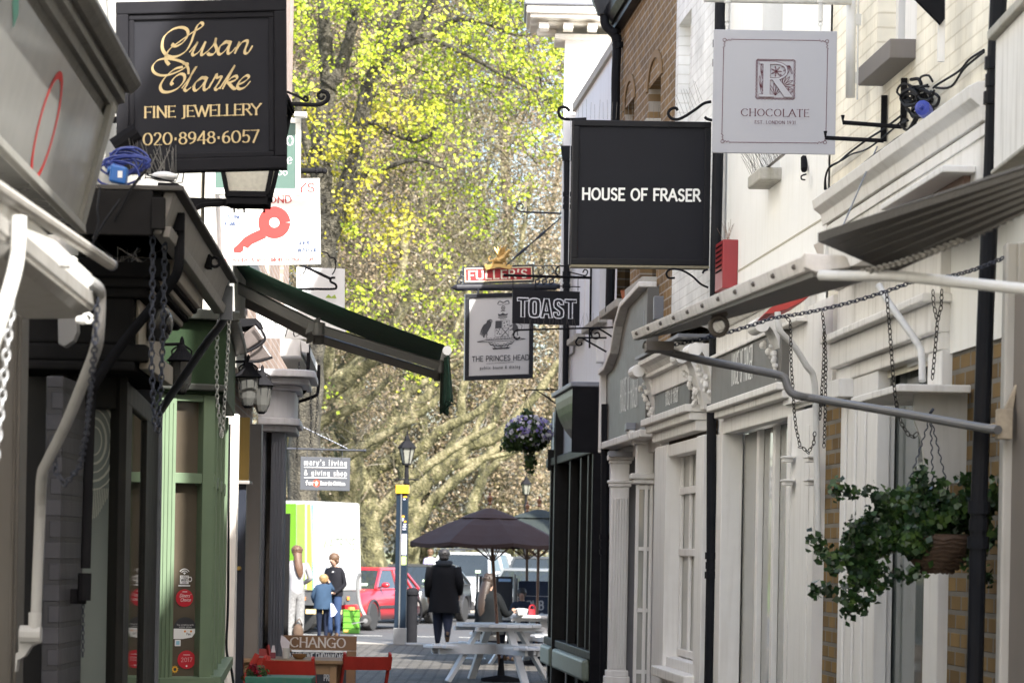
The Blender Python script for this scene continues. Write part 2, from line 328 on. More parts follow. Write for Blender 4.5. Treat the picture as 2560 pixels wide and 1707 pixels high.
obj('road_marking', mb, M('road_paint', (.4, .4, .37), .7, var=.2), kind='structure')

def wall_face(mb, W, Y0, Y1, z0, z1, holes=(), d=0., depth=.12):
 """front sheet of a wall with real openings (Ya, Yb, za, zb) and their reveals"""
 ys = sorted({Y0, Y1, *[h for o in holes for h in o[:2]]}); zs = sorted({z0, z1, *[h for o in holes for h in o[2:4]]})
 for a, b in zip(ys, ys[1:]):
  for c, e in zip(zs, zs[1:]):
   ym, zm = (a + b) / 2, (c + e) / 2
   if any(h[0] < ym < h[1] and h[2] < zm < h[3] for h in holes): continue
   mb.face(W.at(a, c, d), W.at(b, c, d), W.at(b, e, d), W.at(a, e, d))
 for h in holes:
  for (a, c), (b, e) in (((h[0], h[2]), (h[1], h[2])), ((h[1], h[2]), (h[1], h[3])), ((h[1], h[3]), (h[0], h[3])), ((h[0], h[3]), (h[0], h[2]))):
   mb.face(W.at(a, c, d), W.at(b, e, d), W.at(b, e, d - depth), W.at(a, c, d - depth))
 return mb
def body(parent, W, Y0, Y1, z1, mat, depth=6., ridge=None, name='rear_wall'):
 mb = MB(); W.bx(mb, Y0, Y1, 0, z1, -.4, -depth); obj(name, mb, mat, parent)
 if ridge:
  mb = MB(); W.prof(mb, Y0 - .1, Y1 + .1, [(.12, z1), (.12, z1 + .06), (-depth / 2, z1 + ridge), (-depth - .3, z1 + .06), (-depth - .3, z1)])
  obj('roof', mb, M('slate', (.12, .12, .135), .7, var=.3, scale=4, bump=.3), parent)
def pane(parent, W, Y0, Y1, z0, z1, d, mat, name='pane'):
 mb = MB(); W.bx(mb, Y0, Y1, z0, z1, d - .012, d); return obj(name, mb, mat, parent)
def pipe(name, pts, r, mat, parent=None, collars=(), **k):
 mb = MB(); mb.tube(pts, r, 12)
 for t in collars:
  i = min(int(t * (len(pts) - 1)), len(pts) - 2); f = t * (len(pts) - 1) - i; p = V(pts[i]).lerp(V(pts[i + 1]), f); d = (V(pts[i + 1]) - V(pts[i])).normalized()
  for o_, rr in ((-.07, 1.3), (.0, 1.16), (.07, 1.3)): mb.tube([p + d * (o_ - .025), p + d * (o_ + .025)], (r if not hasattr(r, '__len__') else r[0]) * rr, 12)
 return obj(name, mb, mat, parent, **k)
def spikes(name, parent, a, b, n, h, mat, jx=.25, base=True, out=V((0, 0, 0))):
 mb = MB(); a, b = V(a), V(b)
 for i in range(n):
  p = a.lerp(b, (i + .5) / n); mb.tube([p, p + V((rnd.uniform(-jx, jx) * h, rnd.uniform(-jx, jx) * h, h * rnd.uniform(.8, 1.1))) + out], .0012, 3)
 if base: mb.bar(a, b, .02, .006)
 return obj(name, mb, mat, parent)
SPK = M('spike_wire', (.14, .13, .12), .4, .6, var=.2)

# ================================================================== RIGHT ROW, far to near
# ---- white corner building with the bracketed cornice, dark bowed shopfront below
b = thing('corner_building', 'white rendered corner house with bracketed cornice above a dark bowed shopfront', 'building', RH.at(30.5, 0, -1))
LIL = M('lilac_white', (.74, .74, .76), .6, var=.05, streak=.18, bump=.1, dirt=(.45, .4, .36))
Yc0, Yc1 = 27.45, 31.9
mb = MB(); h = [(RH.Y(1463, 740), RH.Y(1443, 740), RH.z(1455, 838), 5.6), (RH.Y(1518, 740), RH.Y(1480, 740), RH.z(1500, 803), 5.75)]
wall_face(mb, RH, Yc0, Yc1, 0, 6.63, h, 0, .14); obj('wall', mb, LIL, b)
mb = MB(); RH.bx(mb, Yc0, Yc1, 6.63, 6.72, -.32, .035); obj('coping', mb, STONE, b)
mb = MB(); RH.bx(mb, Yc0 + .02, Yc1, 0, 6.63, -.3, -3.); obj('rear_wall', mb, LIL, b)
for a in h:
 w = pane(b, RH, a[0], a[1], a[2], a[3], -.14, Mglass('sky_glass', (.12, .13, .16)), 'window')
 mb = MB(); RH.bx(mb, a[0], a[0] + .05, a[2], a[3], -.135, -.08); RH.bx(mb, a[1] - .05, a[1], a[2], a[3], -.135, -.08); RH.bx(mb, a[0], a[1], (a[2] + a[3]) / 2 - .03, (a[2] + a[3]) / 2 + .03, -.135, -.09)
 obj('frame', mb, WHITE, w)
 mb = MB(); RH.bx(mb, a[0] - .06, a[1] + .06, a[2] - .07, a[2] - .002, -.02, .1); obj('sill', mb, STONE, w, bevel=.01)
x0 = P(1404, 600, 32).x; Yp = 32.0
zz = lambda y: 1.68 + (1382.5 - y) * Yp / F
mb = MB(); mb.box(x0, x0 + 5, Yp, Yp + .45, 0, zz(100)); obj('pavilion', mb, M('pavilion_white', (.8, .79, .76), .65, var=.04, streak=.08), b)
mb = MB()
for o, za, zb in ((.12, 100, 88), (.4, 60, 50), (.44, 50, 32), (.2, 68, 60)): mb.box(x0 - o, x0 + 5 + o, Yp - o, Yp + .45 + o * .4, zz(za), zz(zb))
for k in range(9): mb.box(x0 - .3 + k * .27, x0 - .19 + k * .27, Yp - .32, Yp - .1, zz(84), zz(68.5))
mb.box(x0 - .32, x0 - .1, Yp + .1, Yp + .22, zz(84), zz(68.5))
obj('cornice', mb, M('cornice_cream', (.74, .70, .62), .6, var=.05, streak=.15), b, bevel=.008)
mb = MB(); mb.box(x0 - .47, x0 + 5.4, Yp - .47, Yp + .7, zz(31.5), zz(17)); mb.box(x0 + .15, x0 + 4, Yp + .1, Yp + .6, zz(17), zz(-40)); obj('lead_roof', mb, LEAD, b, bevel=.02)
a = [P(1417, 383, 31.8), P(1417, 620, 31.8), P(1413, 1020, 31.8)]
dp = pipe('drainpipe', a, .036, DPIPE, b, (.25, .6))
mb = MB(); mb.loft([[P(1417, 366, 31.8) + V((x * .07, y * .05, 0)) for x, y in ((-1, -1), (1, -1), (1, 1), (-1, 1))], [P(1417, 402, 31.8) + V((x * .05, y * .05, 0)) for x, y in ((-1, -1), (1, -1), (1, 1), (-1, 1))]])
obj('hopper', mb, DPIPE, dp)
# dark bowed shopfront
s0, s1 = RH.Y(1512, 1300), RH.Y(1390, 1300)
zt, zb_ = RH.z(1450, 990, .1), RH.z(1450, 1120, .1)
mb = MB(); L1 = []
for k in range(9):
 t = k / 8; d = .02 + .30 * (1 - (1 - t) ** 2.2); L1.append((d, zb_ + (zt - zb_) * t))
s1f = 30.2; RH.prof(mb, s0 + .02, s1f, [(-.05, zb_), *L1, (-.05, zt)])
fas = obj('shop_fascia', mb, M('dark_green_paint', (.014, .016, .014), .35, var=.4, streak=.2, dirt=(.04, .04, .03), spec=.08), b)
mb = MB(); RH.bx(mb, s0 - .03, s1f + .05, zt, zt + .05, -.02, .36); RH.bx(mb, s1f, s1, zb_, zt, -.02, .06); obj('shop_cornice', mb, LEAD, b, bevel=.01)
mb = MB(); RH.bx(mb, s0 - .025, s0 + .03, zb_ - .1, zt, .005, .34); RH.bx(mb, s0 - .02, s0 + .06, 0, zb_, .005, .12); obj('console', mb, BLACK, b)
zs_ = RH.z(1450, 1640, .1)
mb = MB()
for p in (1399, 1415, 1447, 1475, 1494, 1506): RH.bx(mb, RH.Y(p), RH.Y(p) + .13, .0, zb_, .01, .1)
RH.bx(mb, s0, s1, zb_ - .1, zb_ - .004, .012, .13); RH.bx(mb, s0, s1, zs_, zs_ + .09, .012, .12); obj('shop_frame', mb, SHOPBLK, b, bevel=.012)
pane(b, RH, s0, s1, zs_, zb_, .012, GLASSD, 'shop_window')
mb = MB(); RH.bx(mb, s0 + .3, s1 - 1.6, zs_ - .22, zs_, .08, .17); RH.bx(mb, s1 - 1.2, s1 - .1, zs_ - .22, zs_, .08, .17); obj('stall_riser', mb, M('pale_green_paint', (.19, .23, .18), .5, var=.15, streak=.3), b, bevel=.03)
pipe('drainpipe', [P(1514, 1010, 27.2), P(1512, 1360, 27.2), P(1510, 1720, 27.2)], .042, DPIPE, b, (.5,))
mb = MB(); mb.tube([P(1402, 1130, 32.6), P(1394, 1707, 32.6)], .05, 10); mb.obox(P(1380, 1150, 32.8), (.05, 0, 0), (0, .05, 0), (0, 0, .12)); mb.obox(P(1382, 1430, 33), (.045, 0, 0), (0, .2, 0), (0, 0, 1.2)); mb.box(x0 - .03, x0 + .3, Yp - .03, Yp + 3.6, 0, zt); obj('corner_post', mb, SHOPBLK, b)

# ---- yellow stock-brick house (over the first shop bay)
BRK = Mbrick('stock_brick', (.29, .185, .085), (.20, .135, .075), (.40, .35, .29), (RH.t.x, RH.t.y), .225, .078, .008, .8)
b = thing('brick_house', 'brown stock brick house with arched windows between two white buildings', 'building', RH.at(25.4, 0, -1))
Y0, Y1 = 23.45, 27.4
w1 = (RH.Y(1652, 230), RH.Y(1622, 230), RH.z(1640, 310), RH.z(1652, 185)); w2 = (RH.Y(1585, 290), RH.Y(1563, 290), 4.9, RH.z(1575, 270) + .05)
w3 = (RH.Y(1640, 690), RH.Y(1600, 690), RH.z(1600, 722), RH.z(1600, 722) + 1.05); w4 = (RH.Y(1574, 750), RH.Y(1533, 750), RH.z(1540, 772), RH.z(1540, 772) + 1.05)
mb = MB(); wall_face(mb, RH, Y0, Y1, 3.0, 6.9, [w1, w2, w3, w4], 0, .11); obj('wall', mb, BRK, b)
for w in (w1, w2, w3, w4):
 o = pane(b, RH, w[0], w[1], w[2], w[3], -.11, GLASSD, 'window')
 mb = MB(); RH.bx(mb, w[0] - .05, w[1] + .05, w[2] - .08, w[2] - .002, -.1, .13); obj('sill', mb, STONE, o, bevel=.01)
 if w in (w1, w2):                        # arched head of rubbed bricks
  mb = MB(); yc = (w[0] + w[1]) / 2; hw = (w[1] - w[0]) / 2
  for k in range(9):
   f0, f1 = PI * k / 9, PI * (k + 1) / 9
   mb.prism([RH.at(yc - math.cos(f) * hw * r_, w[3] - .02 + math.sin(f) * .22 * r_, .004) for f, r_ in ((f0, 1), (f1, 1), (f1, 1.3), (f0, 1.3))], RH.n * .012)
  obj('arch', mb, M('rubbed_brick', (.25, .16, .075), .85, var=.3), o)
body(b, RH, Y0, Y1, 6.9, BRK, 7, 3.2)
pb_ = thing('shade_house', 'tall unseen brick house added behind the right row to shade the paving and walking man', 'building', (9, 38, 0)); mb = MB(); mb.box(4, 14, 35.8, 41.2, 0, 11); obj('wall', mb, BRK, pb_); mb = MB(); mb.prism([V((3.8, 35.7, 11.002)), V((14.2, 35.7, 11.002)), V((9, 35.7, 13))], (0, 5.6, 0)); obj('roof', mb, MATS['slate'], pb_)  # unseen house added so its shadow covers the paving and the walking man
for k in range(3):
 mb = MB(); mb.box(3.97, 4.03, 36.5 + 1.6 * k, 37.4 + 1.6 * k, 5, 6.8); mb.box(3.97, 4.03, 36.5 + 1.6 * k, 37.4 + 1.6 * k, 1, 3); obj('window', mb, GLASSD, pb_)
mb = MB(); RH.bx(mb, Y0, Y1 + .1, 6.72, 6.86, .01, .09); RH.prof(mb, Y0, Y1 + .1, [(.05, 6.88), (.07, 6.8), (.12, 6.78), (.16, 6.84), (.17, 6.93), (.05, 6.93)]); obj('gutter', mb, DPIPE, b)
pp = path('C1', 27.3, (650, 120), (640, 210), (660, 320), (740, 400), (790, 470), (795, 600), (780, 1000), (775, 1470)); pp += [P(1528, 640, 27.2), P(1524, 780, 27.2)]
pipe('drainpipe', [V(p) for p in spline([tuple(p) for p in pp], 4)], .044, DPIPE, b, (.45,))
mb = MB(); p = PZ('C1', 640, 110, 27.3); mb.loft([[p + V((x * .13, y * .1, .12)) for x, y in ((-1, -1), (1, -1), (1, 1), (-1, 1))], [p + V((x * .06, y * .06, -.06)) for x, y in ((-1, -1), (1, -1), (1, 1), (-1, 1))]]); obj('hopper', mb, DPIPE, b)
mb = MB(); p = PZ('A1', 1455, 735, 26.2); mb.lathe([(.03, -.06), (.05, .03), (.055, .03), (.045, .02)], p, 10); obj('flower_pot', mb, M('terracotta', (.35, .12, .06), .8), label='small terracotta flower pot on the brick house window sill', cat='pot')
HOF = M('signwriting_white', (.8, .8, .76), .5, var=.03)

def console(mb, W, Y0, Y1, z1, z0, d=.22, d0=.04):
 """carved scroll bracket: big scroll on top, tapering, with a bunch of carved fruit"""
 H_ = z1 - z0; pr = [(-.02, z0), (-.02, z1)]
 for k in range(11):
  t = k / 10; pr.append((d0 + (d - d0) * (1 - t) ** 1.7 * (1 - .18 * math.sin(t * 2 * PI)), z1 - H_ * t))
 W.prof(mb, Y0, Y1, pr)
 ym = (Y0 + Y1) / 2; r = H_ * .12
 mb.lathe([(r * .98, -.5 * (Y1 - Y0) - .015), (r, -.5 * (Y1 - Y0) + .01), (r, .5 * (Y1 - Y0) - .01), (r * .98, .5 * (Y1 - Y0) + .015)], W.at(ym, z1 - r * .9, d - r * .15), 14, W.t)
 for k in range(16):
  t = .35 + .6 * k / 16; mb.ell(W.at(ym + rnd.uniform(-.3, .3) * (Y1 - Y0), z1 - H_ * t, d0 + (d - d0) * (1 - t) ** 1.7 + .035 + rnd.uniform(-.01, .02)), rnd.uniform(.014, .026), 7, 5)

# ---- first bay: grey swan-necked fascia over fluted pilaster (its own shopfront)
b1 = thing('grey_shopfront', 'white shopfront with grey swan-necked fascia and fluted column beside the dark shop', 'shopfront', RH.at(26.6, 0, 0))
ya, yb = RH.Y(1614, 1000, .1), RH.Y(1514, 1000, .1)
zf0 = RH.z(1527, 1101, .1); zf1 = RH.z(1527, 930, .1)
mb = MB(); Lc = yb - ya; top = [(0, zf1), (.16, zf1 + .02), (.32, zf1 + .14), (.42, zf1 + .36), (.55, zf1 + .5), (1, zf1 + .56)]
poly = [RH.at(yb, zf0, .1), RH.at(ya, zf0, .1)] + [RH.at(yb - Lc * t, z, .1) for t, z in reversed(top)]
mb.prism(poly, RH.n * -.1); obj('fascia', mb, GREYF, b1)
mb = MB()
for (t0, za), (t1, zb2) in zip(top, top[1:]): mb.bar(RH.at(yb - Lc * t0, za + .02, .1), RH.at(yb - Lc * t1, zb2 + .02, .1), .16, .05)
RH.bx(mb, yb - .03, yb + .05, zf0 - .1, zf1 + .06, 0, .16); RH.bx(mb, ya, yb, zf0 - .07, zf0 - .002, 0, .15); obj('moulding', mb, WHITEW, b1, bevel=.01)
p = RH.at(yb - .42 * 0 - .55, zf0 + .1, .1)
def hof(W, d, pxa, pya, pxb, pyb, hh, parent):
 a = W.pt(pxa, pya, d); e = W.pt(pxb, pyb, d)
 ux = V((e.x - a.x, e.y - a.y, 0)); lettering(parent, HOF, a, ux, (0, 0, 1), lambda pn: pn.text('HOUSE OF FRASER', 0, 0, hh, ux.length, .075, gap=.16))
hof(RH, .102, 1550, 1031, 1594, 1014, .29, b1)
y0_, y1_ = RH.Y(1572, 1300, .08), RH.Y(1524, 1300, .08); ym = (y0_ + y1_) / 2
zc = RH.z(1550, 1140, .1)
yk = 26.3; xa, xb = P(1526, 1300, yk).x, P(1572, 1300, yk).x; zk = lambda y: 1.68 + (1386.5 - y) * yk / F
def fbx(mb, o, z0, z1): mb.box(xa - o, xb + o, yk - o, yk + .2, z0, z1)
mb = MB(); fbx(mb, 0, zk(1690), zk(1152)); obj('column', mb, WHITE, b1, bevel=.008)
mb = MB(); w_ = xb - xa
for k in range(6): mb.box(xa + w_ * (.07 + .15 * k), xa + w_ * (.15 + .15 * k), yk - .016, yk - .0005, zk(1670), zk(1245))
obj('fluting', mb, WHITE, b1, bevel=.005)
mb = MB()
for ya_, yb2, o in ((1137, 1150, .035), (1150, 1158, .018), (1200, 1207, .03), (1207, 1216, .018)): fbx(mb, o, zk(yb2), zk(ya_) - .001)
obj('capital', mb, WHITE, b1, bevel=.006); mb = MB(); fbx(mb, .02, zk(1690), zk(1675)); fbx(mb, .035, 0, zk(1690)); obj('column_base', mb, WHITE, b1, bevel=.008)
mb = MB(); mb.box(xb, xb + .12, yk + .1, yk + .2, 0, zc); mb.box(xa - .03, xb + .16, yk - .12, yk + .25, zc, zc + .05); obj('side_panel', mb, M('lead_grey', (.2, .2, .21), .6), b1)
mb = MB(); RH.bx(mb, RH.Y(1632, 1300), RH.Y(1574, 1300), 0, zc, -.35, -.25); RH.bx(mb, RH.Y(1640, 1300), yb, zc, 3.0, -.1, -.03); obj('back_panel', mb, WHITEW, b1)
# glazed door beside it, leaf standing open towards the alley
dY0, dY1 = RH.Y(1632, 1300), RH.Y(1589, 1300); xa = P(1589, 1300, dY1 - .6).x; xb = P(1632, 1300, dY1 - .6).x; yd = dY1 - .6
z0d, z1d = .1, 1.68 + (1388 - 1212) * yd / F
mb = MB(); w_ = xb - xa
for xx in (xa, xb - .03, xa + w_ * .5): mb.box(xx, xx + .03, yd, yd + .05, z0d, z1d)
n_ = 4
for k in range(n_ + 1): mb.box(xa + .031, xb - .031, yd + .004, yd + .046, z0d + (z1d - .04 - z0d) * k / n_, z0d + (z1d - .04 - z0d) * k / n_ + .035)
dr = obj('door', mb, WHITE, b1, bevel=.004)
mb = MB(); mb.box(xa + .02, xb - .02, yd + .02, yd + .03, z0d, z1d); obj('glass', mb, GLASSL, dr)
mb = MB()
for za, zb2, o in ((z1d + .01, z1d + .05, .03), (z1d + .05, z1d + .1, .05), (z1d + .1, z1d + .36, .0), (z1d + .36, z1d + .4, .04), (z1d + .4, z1d + .48, .08)): mb.box(xa - o, xb + o, yd - o - .01, yd + .3, za, zb2)
obj('door_head', mb, WHITE, b1, bevel=.01)
mb = MB(); mb.box(xa - .1, xb + .1, yd - .1, yd + .3, z1d + .481, z1d + .54); obj('lead_flashing', mb, LEAD, b1)

# ---- white department shop: two bays, carved consoles, painted wall above
b2 = thing('white_shop', 'white painted shop building with carved consoles and two grey fascia boards', 'building', RH.at(20, 0, -1))
Ya, Yb = 16.62, 23.44; Ym = 20.72
mb = MB(); wr = (RH.Y(1727, 150), RH.Y(1696, 150), RH.z(1710, 330), RH.z(1700, 60));
wall_face(mb, RH, Ym, Yb, 3.6, 10.5, [wr], 0, .09)
obj('painted_brick_wall', mb, Mbrick('white_brick', (.85, .85, .82), (.82, .82, .79), (.72, .71, .67), (RH.t.x, RH.t.y), .225, .078, .006, .55), b2)
mb = MB(); RH.bx(mb, wr[0], wr[1], wr[2], wr[3], -.11, -.09); obj('blind_niche', mb, MATS['white_brick'], b2)
mb = MB(); wn = (RH.Y(1952, 300), RH.Y(1902, 300), RH.z(1902, 458), 7.6)
wall_face(mb, RH, Ya, Ym - .002, 2.6, 10.5, [wn], 0, .16); obj('rendered_wall', mb, RENDER, b2)
o = pane(b2, RH, wn[0], wn[1], wn[2], wn[3], -.16, M('mesh_grey', (.3, .3, .3), .7, var=.3, scale=60), 'window')
mb = MB(); RH.bx(mb, RH.Y(1954, 440), RH.Y(1868, 490, .14), wn[2] - .085, wn[2] - .002, -.1, .14); obj('sill', mb, STONE, o, bevel=.012)
spikes('bird_spikes', o, RH.at(RH.Y(1950, 430, .1), wn[2] + .004, .08), RH.at(RH.Y(1872, 500, .1), wn[2] + .004, .08), 60, .16, SPK, .35, out=RH.n * .07)
mb = MB(); RH.bx(mb, Ya, Yb, 0, 10.5, -.4, -5); obj('rear_wall', mb, RENDER, b2)
# string lines scored in the render
mb = MB()
for py in (690,): RH.bx(mb, Ya, Ym - .01, RH.z(1830, py), RH.z(1830, py) + .012, .0, .004)
obj('render_joint', mb, M('render_dirt', (.45, .42, .33), .9), b2)
mb = MB(); mb.tube([RH.pt(2010, 395, .012), RH.pt(2010, 425, .03)], .02, 6); obj('wall_plate', mb, BLACK, b2)
mb = MB(); mb.tube([V(v) for v in spline([tuple(RH.pt(x, y, .05)) for x, y in ((2015, 436), (2004, 440), (2004, 448), (2012, 450))], 4)], .005, 6); obj('hook', mb, BLACK, b2)
# big bay: fascia, window, pilaster
f0, f1 = RH.Y(1952, 950, .1), RH.Y(1778, 950, .1); zf0 = RH.z(1778, 1013, .1); zf1 = RH.z(1777, 903, .1)
mb = MB(); RH.bx(mb, f0, f1, zf0, zf1, -.03, .1); obj('fascia', mb, GREYF, b2, bevel=.004)
hof(RH, .102, 1829, 963, 1882, 932, .21, b2)
mb = MB(); RH.bx(mb, f0 - .6, f1 + .05, zf1 + .004, zf1 + .03, -.02, .12); RH.bx(mb, f0 - .6, f1, zf1 + .03, zf1 + .2, -.02, .07); RH.prof(mb, f0 - .65, f1 + .1, [(0, zf1 + .2), (.09, zf1 + .2), (.12, zf1 + .24), (.18, zf1 + .26), (.19, zf1 + .3), (0, zf1 + .31)]); obj('cornice', mb, WHITEW, b2, bevel=.006)
mb = MB(); RH.bx(mb, f0, f1, zf0 - .05, zf0 - .002, -.03, .13); RH.bx(mb, f0, f1 - .1, zf0 - .1, zf0 - .05, -.03, .09); obj('fascia_moulding', mb, WHITEW, b2, bevel=.008)
g0, g1 = RH.Y(1975, 1300, .02), RH.Y(1792, 1300, .02); zw = RH.z(1820, 1083, 0)
mb = MB(); RH.bx(mb, g0, g1, zw, zf0 - .1, -.06, .02); RH.bx(mb, g1 - .26, g1, .0, zw, -.12, .03); RH.bx(mb, g0 - .02, g0 + .1, 0, zw, -.12, .03); RH.bx(mb, g0, g1, 0, .5, -.1, .03)
obj('window_frame', mb, WHITE, b2, bevel=.006)
wp = pane(b2, RH, g0 + .1, g1 - .26, .5, zw, -.13, GLASSL, 'shop_window')
mb = MB()
for p in (1858, 1897, 1942): yy = RH.Y(p, 1300, 0); RH.bx(mb, yy - .045, yy + .045, .5, zw - .002, -.129, -.09)
RH.bx(mb, g0 + .1, g1 - .26, .5, .6, -.129, -.0); obj('mullion', mb, WHITE, wp, bevel=.006)
mb = MB(); RH.bx(mb, RH.Y(2037, 1300, .05), RH.Y(1979, 1300, .05), 0, zf0 - .2, -.1, .06); RH.bx(mb, RH.Y(2021, 1300, .06), RH.Y(2016, 1300, .06), .3, zf0 - .3, .06, .066); obj('pilaster', mb, WHITE, b2, bevel=.008)
mb = MB()
for px, py in ((1998 - 30, 1150), (2026, 1150), (1998 - 30, 1208), (2026, 1208)):
 c = RH.pt(px, py, .1); mb.obox(c, RH.t * .06, RH.n * .025, (0, 0, .012)); mb.obox(c + V((0, 0, .018)), RH.t * .08, RH.n * .032, (0, 0, .006))
obj('shutter_clip', mb, WHITE, b2, bevel=.003)
# door bay with sash
f0, f1 = RH.Y(1724, 1000, .08), RH.Y(1637, 1000, .08); zf0 = RH.z(1637, 1045, .08); zf1 = RH.z(1637, 989, .08)
mb = MB(); RH.bx(mb, f0, f1, zf0, zf1, -.03, .08); obj('fascia', mb, M('fascia_dark', (.085, .083, .077), .5, var=.1, streak=.2), b2, bevel=.004)
hof(RH, .082, 1664, 1014, 1696, 997, .16, b2)
mb = MB(); RH.bx(mb, f0 - .1, f1 + .1, zf1 + .002, zf1 + .15, -.03, .1); RH.bx(mb, f0 - .1, f1 + .12, zf1 + .15, zf1 + .18, -.03, .15); RH.prof(mb, f0 - .1, f1 + .15, [(0, zf1 + .18), (.12, zf1 + .18), (.16, zf1 + .23), (.21, zf1 + .25), (.21, zf1 + .29), (0, zf1 + .3)]); obj('cornice', mb, WHITEW, b2, bevel=.006)
mb = MB(); RH.bx(mb, f0 - .3, f1 + .3, zf0 - .06, zf0 - .002, -.03, .16); RH.bx(mb, f0 - .28, f1 + .25, zf0 - .12, zf0 - .06, -.03, .12); RH.bx(mb, f0 - .26, f1 + .2, zf0 - .2, zf0 - .12, -.03, .07); obj('fascia_moulding', mb, WHITEW, b2, bevel=.008)
mb = MB(); RH.bx(mb, f0 - .4, f1 + .2, zf1 + .305, zf1 + .33, -.03, .23); obj('lead_flashing', mb, LEAD, b2)
mb = MB(); gy0, gy1 = RH.Y(1762, 1300, .03), RH.Y(1640, 1300, .03); zw = zf0 - .24
RH.bx(mb, gy0, RH.Y(1744, 1300, .03), 0, zw, -.1, .05); RH.bx(mb, RH.Y(1668, 1300, .03), gy1, 0, zw, -.1, .05)
RH.bx(mb, RH.Y(1744, 1300, .03), RH.Y(1668, 1300, .03), zw - .1, zw, -.1, .03); obj('door_frame', mb, WHITE, b2, bevel=.008)
w0, w1 = RH.Y(1744, 1300, .03), RH.Y(1668, 1300, .03)
sw = pane(b2, RH, w0, w1, .5, zw - .1, -.1, M('blind_cream', (.5, .5, .46), .35, var=.08), 'sash_window')
mb = MB(); zm = RH.z(1700, 1380, 0)
for t in (.02, .35, .68, .98): yy = w0 + (w1 - w0) * t; RH.bx(mb, yy - .022, yy + .022, .62, zw - .1, -.098, -.07)
for z in (zm, zw - .38, .62, .9): RH.bx(mb, w0, w1, z - .03, z + .03, -.097, -.065)
RH.bx(mb, w0 - .02, w1 + .02, .78, .86, -.09, .02); obj('glazing_bar', mb, WHITE, sw, bevel=.006)
mb = MB(); RH.bx(mb, w0 - .1, w1 + .1, .70, .78, -.05, .13); RH.bx(mb, w0 - .05, w1 + .05, 0, .70, -.1, .02); obj('sill', mb, WHITEW, sw, bevel=.01)
for i, (pa, ta, tb, hh) in enumerate(((1609, 915, 1050, 0), (1718, 880, 1022, 0), (1750, 862, 1010, 0), (1918, 800, 960, 0))):
 mb = MB(); y_ = RH.Y(pa, 950, .15); console(mb, RH, y_ - .14, y_ + .14, RH.z(pa, ta, .15), RH.z(pa, tb, .15)); obj('console', mb, WHITE, b1 if i == 0 else b2, smooth=False)
mb = MB(); RH.bx(mb, RH.Y(2050, 900, .12), RH.Y(1932, 900, .12), RH.z(1940, 1010, .12), RH.z(1940, 790, .12), -.02, .05); obj('console_panel', mb, WHITE, b2)
pipe('drainpipe', [P(1801, -20, 20.55), P(1797, 300, 20.55), P(1789, 640, 20.55), P(1786, 900, 20.5)], .04, DPIPE, b2, (.16,))
pipe('drainpipe', [P(1779, 1010, 20.6), P(1778, 1400, 20.6), P(1772, 1720, 20.6)], .036, DPIPE, b2, (.52,))

# ---- cream painted house, nearest on the right
b3 = thing('cream_house', 'cream painted brick house with white fascia and yellow brick piers, nearest right', 'building', RN.at(13, 0, -1))
CB = Mbrick('cream_brick', (.88, .83, .70), (.85, .80, .67), (.74, .68, .55), (RN.t.x, RN.t.y), .225, .078, .005, .9)
YB = Mbrick('yellow_brick', (.25, .165, .07), (.14, .092, .042), (.19, .175, .15), (RN.t.x, RN.t.y), .215, .085, .013, .8)
Y1 = 16.6; zs = RN.z(2292, 95); wn = (RN.Y(2292, 60), RN.Y(2193, 60), zs, 6.0); zbk = 2.62
mb = MB(); wall_face(mb, RN, -9, Y1, zbk, 9.4, [wn], 0, .17); obj('wall', mb, CB, b3)
for ya_, yb2 in ((.8, 6.95), (8.35, 10.5)): mb = MB(); RN.bx(mb, ya_, yb2, 9.4, 11.6, -.4, -.0); obj('shade_block', mb, CB, b3)  # unseen blocks added to shade the left row, gap lets a sun patch through
mb = MB(); RN.bx(mb, -9, Y1, 0, 9.4, -.4, -6); obj('rear_wall', mb, CB, b3)
mb = MB(); gl0, gl1 = RN.Y(2312, 1300), RN.Y(2186, 1300); wall_face(mb, RN, -9, Y1, 0, zbk, [(gl0, gl1, .0, RN.z(2200, 900))], 0, .2); obj('brick_pier', mb, YB, b3)
mb = MB(); wall_face(mb, RN, 11.8, 14.2, zbk + .02, 3.4, [], .012, .02); obj('render_patch', mb, RENDER, b3)
o = pane(b3, RN, wn[0], wn[1], wn[2], wn[3], -.17, GLASSG, 'window')
mb = MB(); RN.bx(mb, wn[0], wn[1] - .25, wn[2], wn[3], -.168, -.1); RN.bx(mb, wn[1] - .07, wn[1], wn[2], wn[3], -.168, -.1); obj('frame', mb, WHITE, o)
mb = MB(); RN.bx(mb, RN.Y(2290, 100), RN.Y(2145, 215, .13), zs - .1, zs - .002, -.1, .13); obj('sill', mb, M('sill_grey', (.17, .155, .145), .7, var=.2, streak=.3), o, bevel=.006)
# fascia
e0, e1 = RN.Y(2457, 200, .22), RN.Y(2060, 520, .22); zt = RN.z(2060, 490, .22); zb2 = RN.z(2060, 700, .22)
mb = MB(); RN.bx(mb, e0, e1, zb2, zt - .16, -.02, .2); obj('fascia', mb, WHITEW, b3, bevel=.006)
mb = MB(); RN.prof(mb, e0, e1 + .05, [(0, zt - .16), (.22, zt - .16), (.23, zt - .1), (.27, zt - .07), (.28, zt - .02), (.24, zt), (0, zt + .02)]); RN.bx(mb, e1 - .05, e1 + .02, zb2, zt - .16, .0, .215); RN.bx(mb, e0, e1, zt - .22, zt - .17, .2, .21); obj('fascia_moulding', mb, WHITE, b3, bevel=.004)
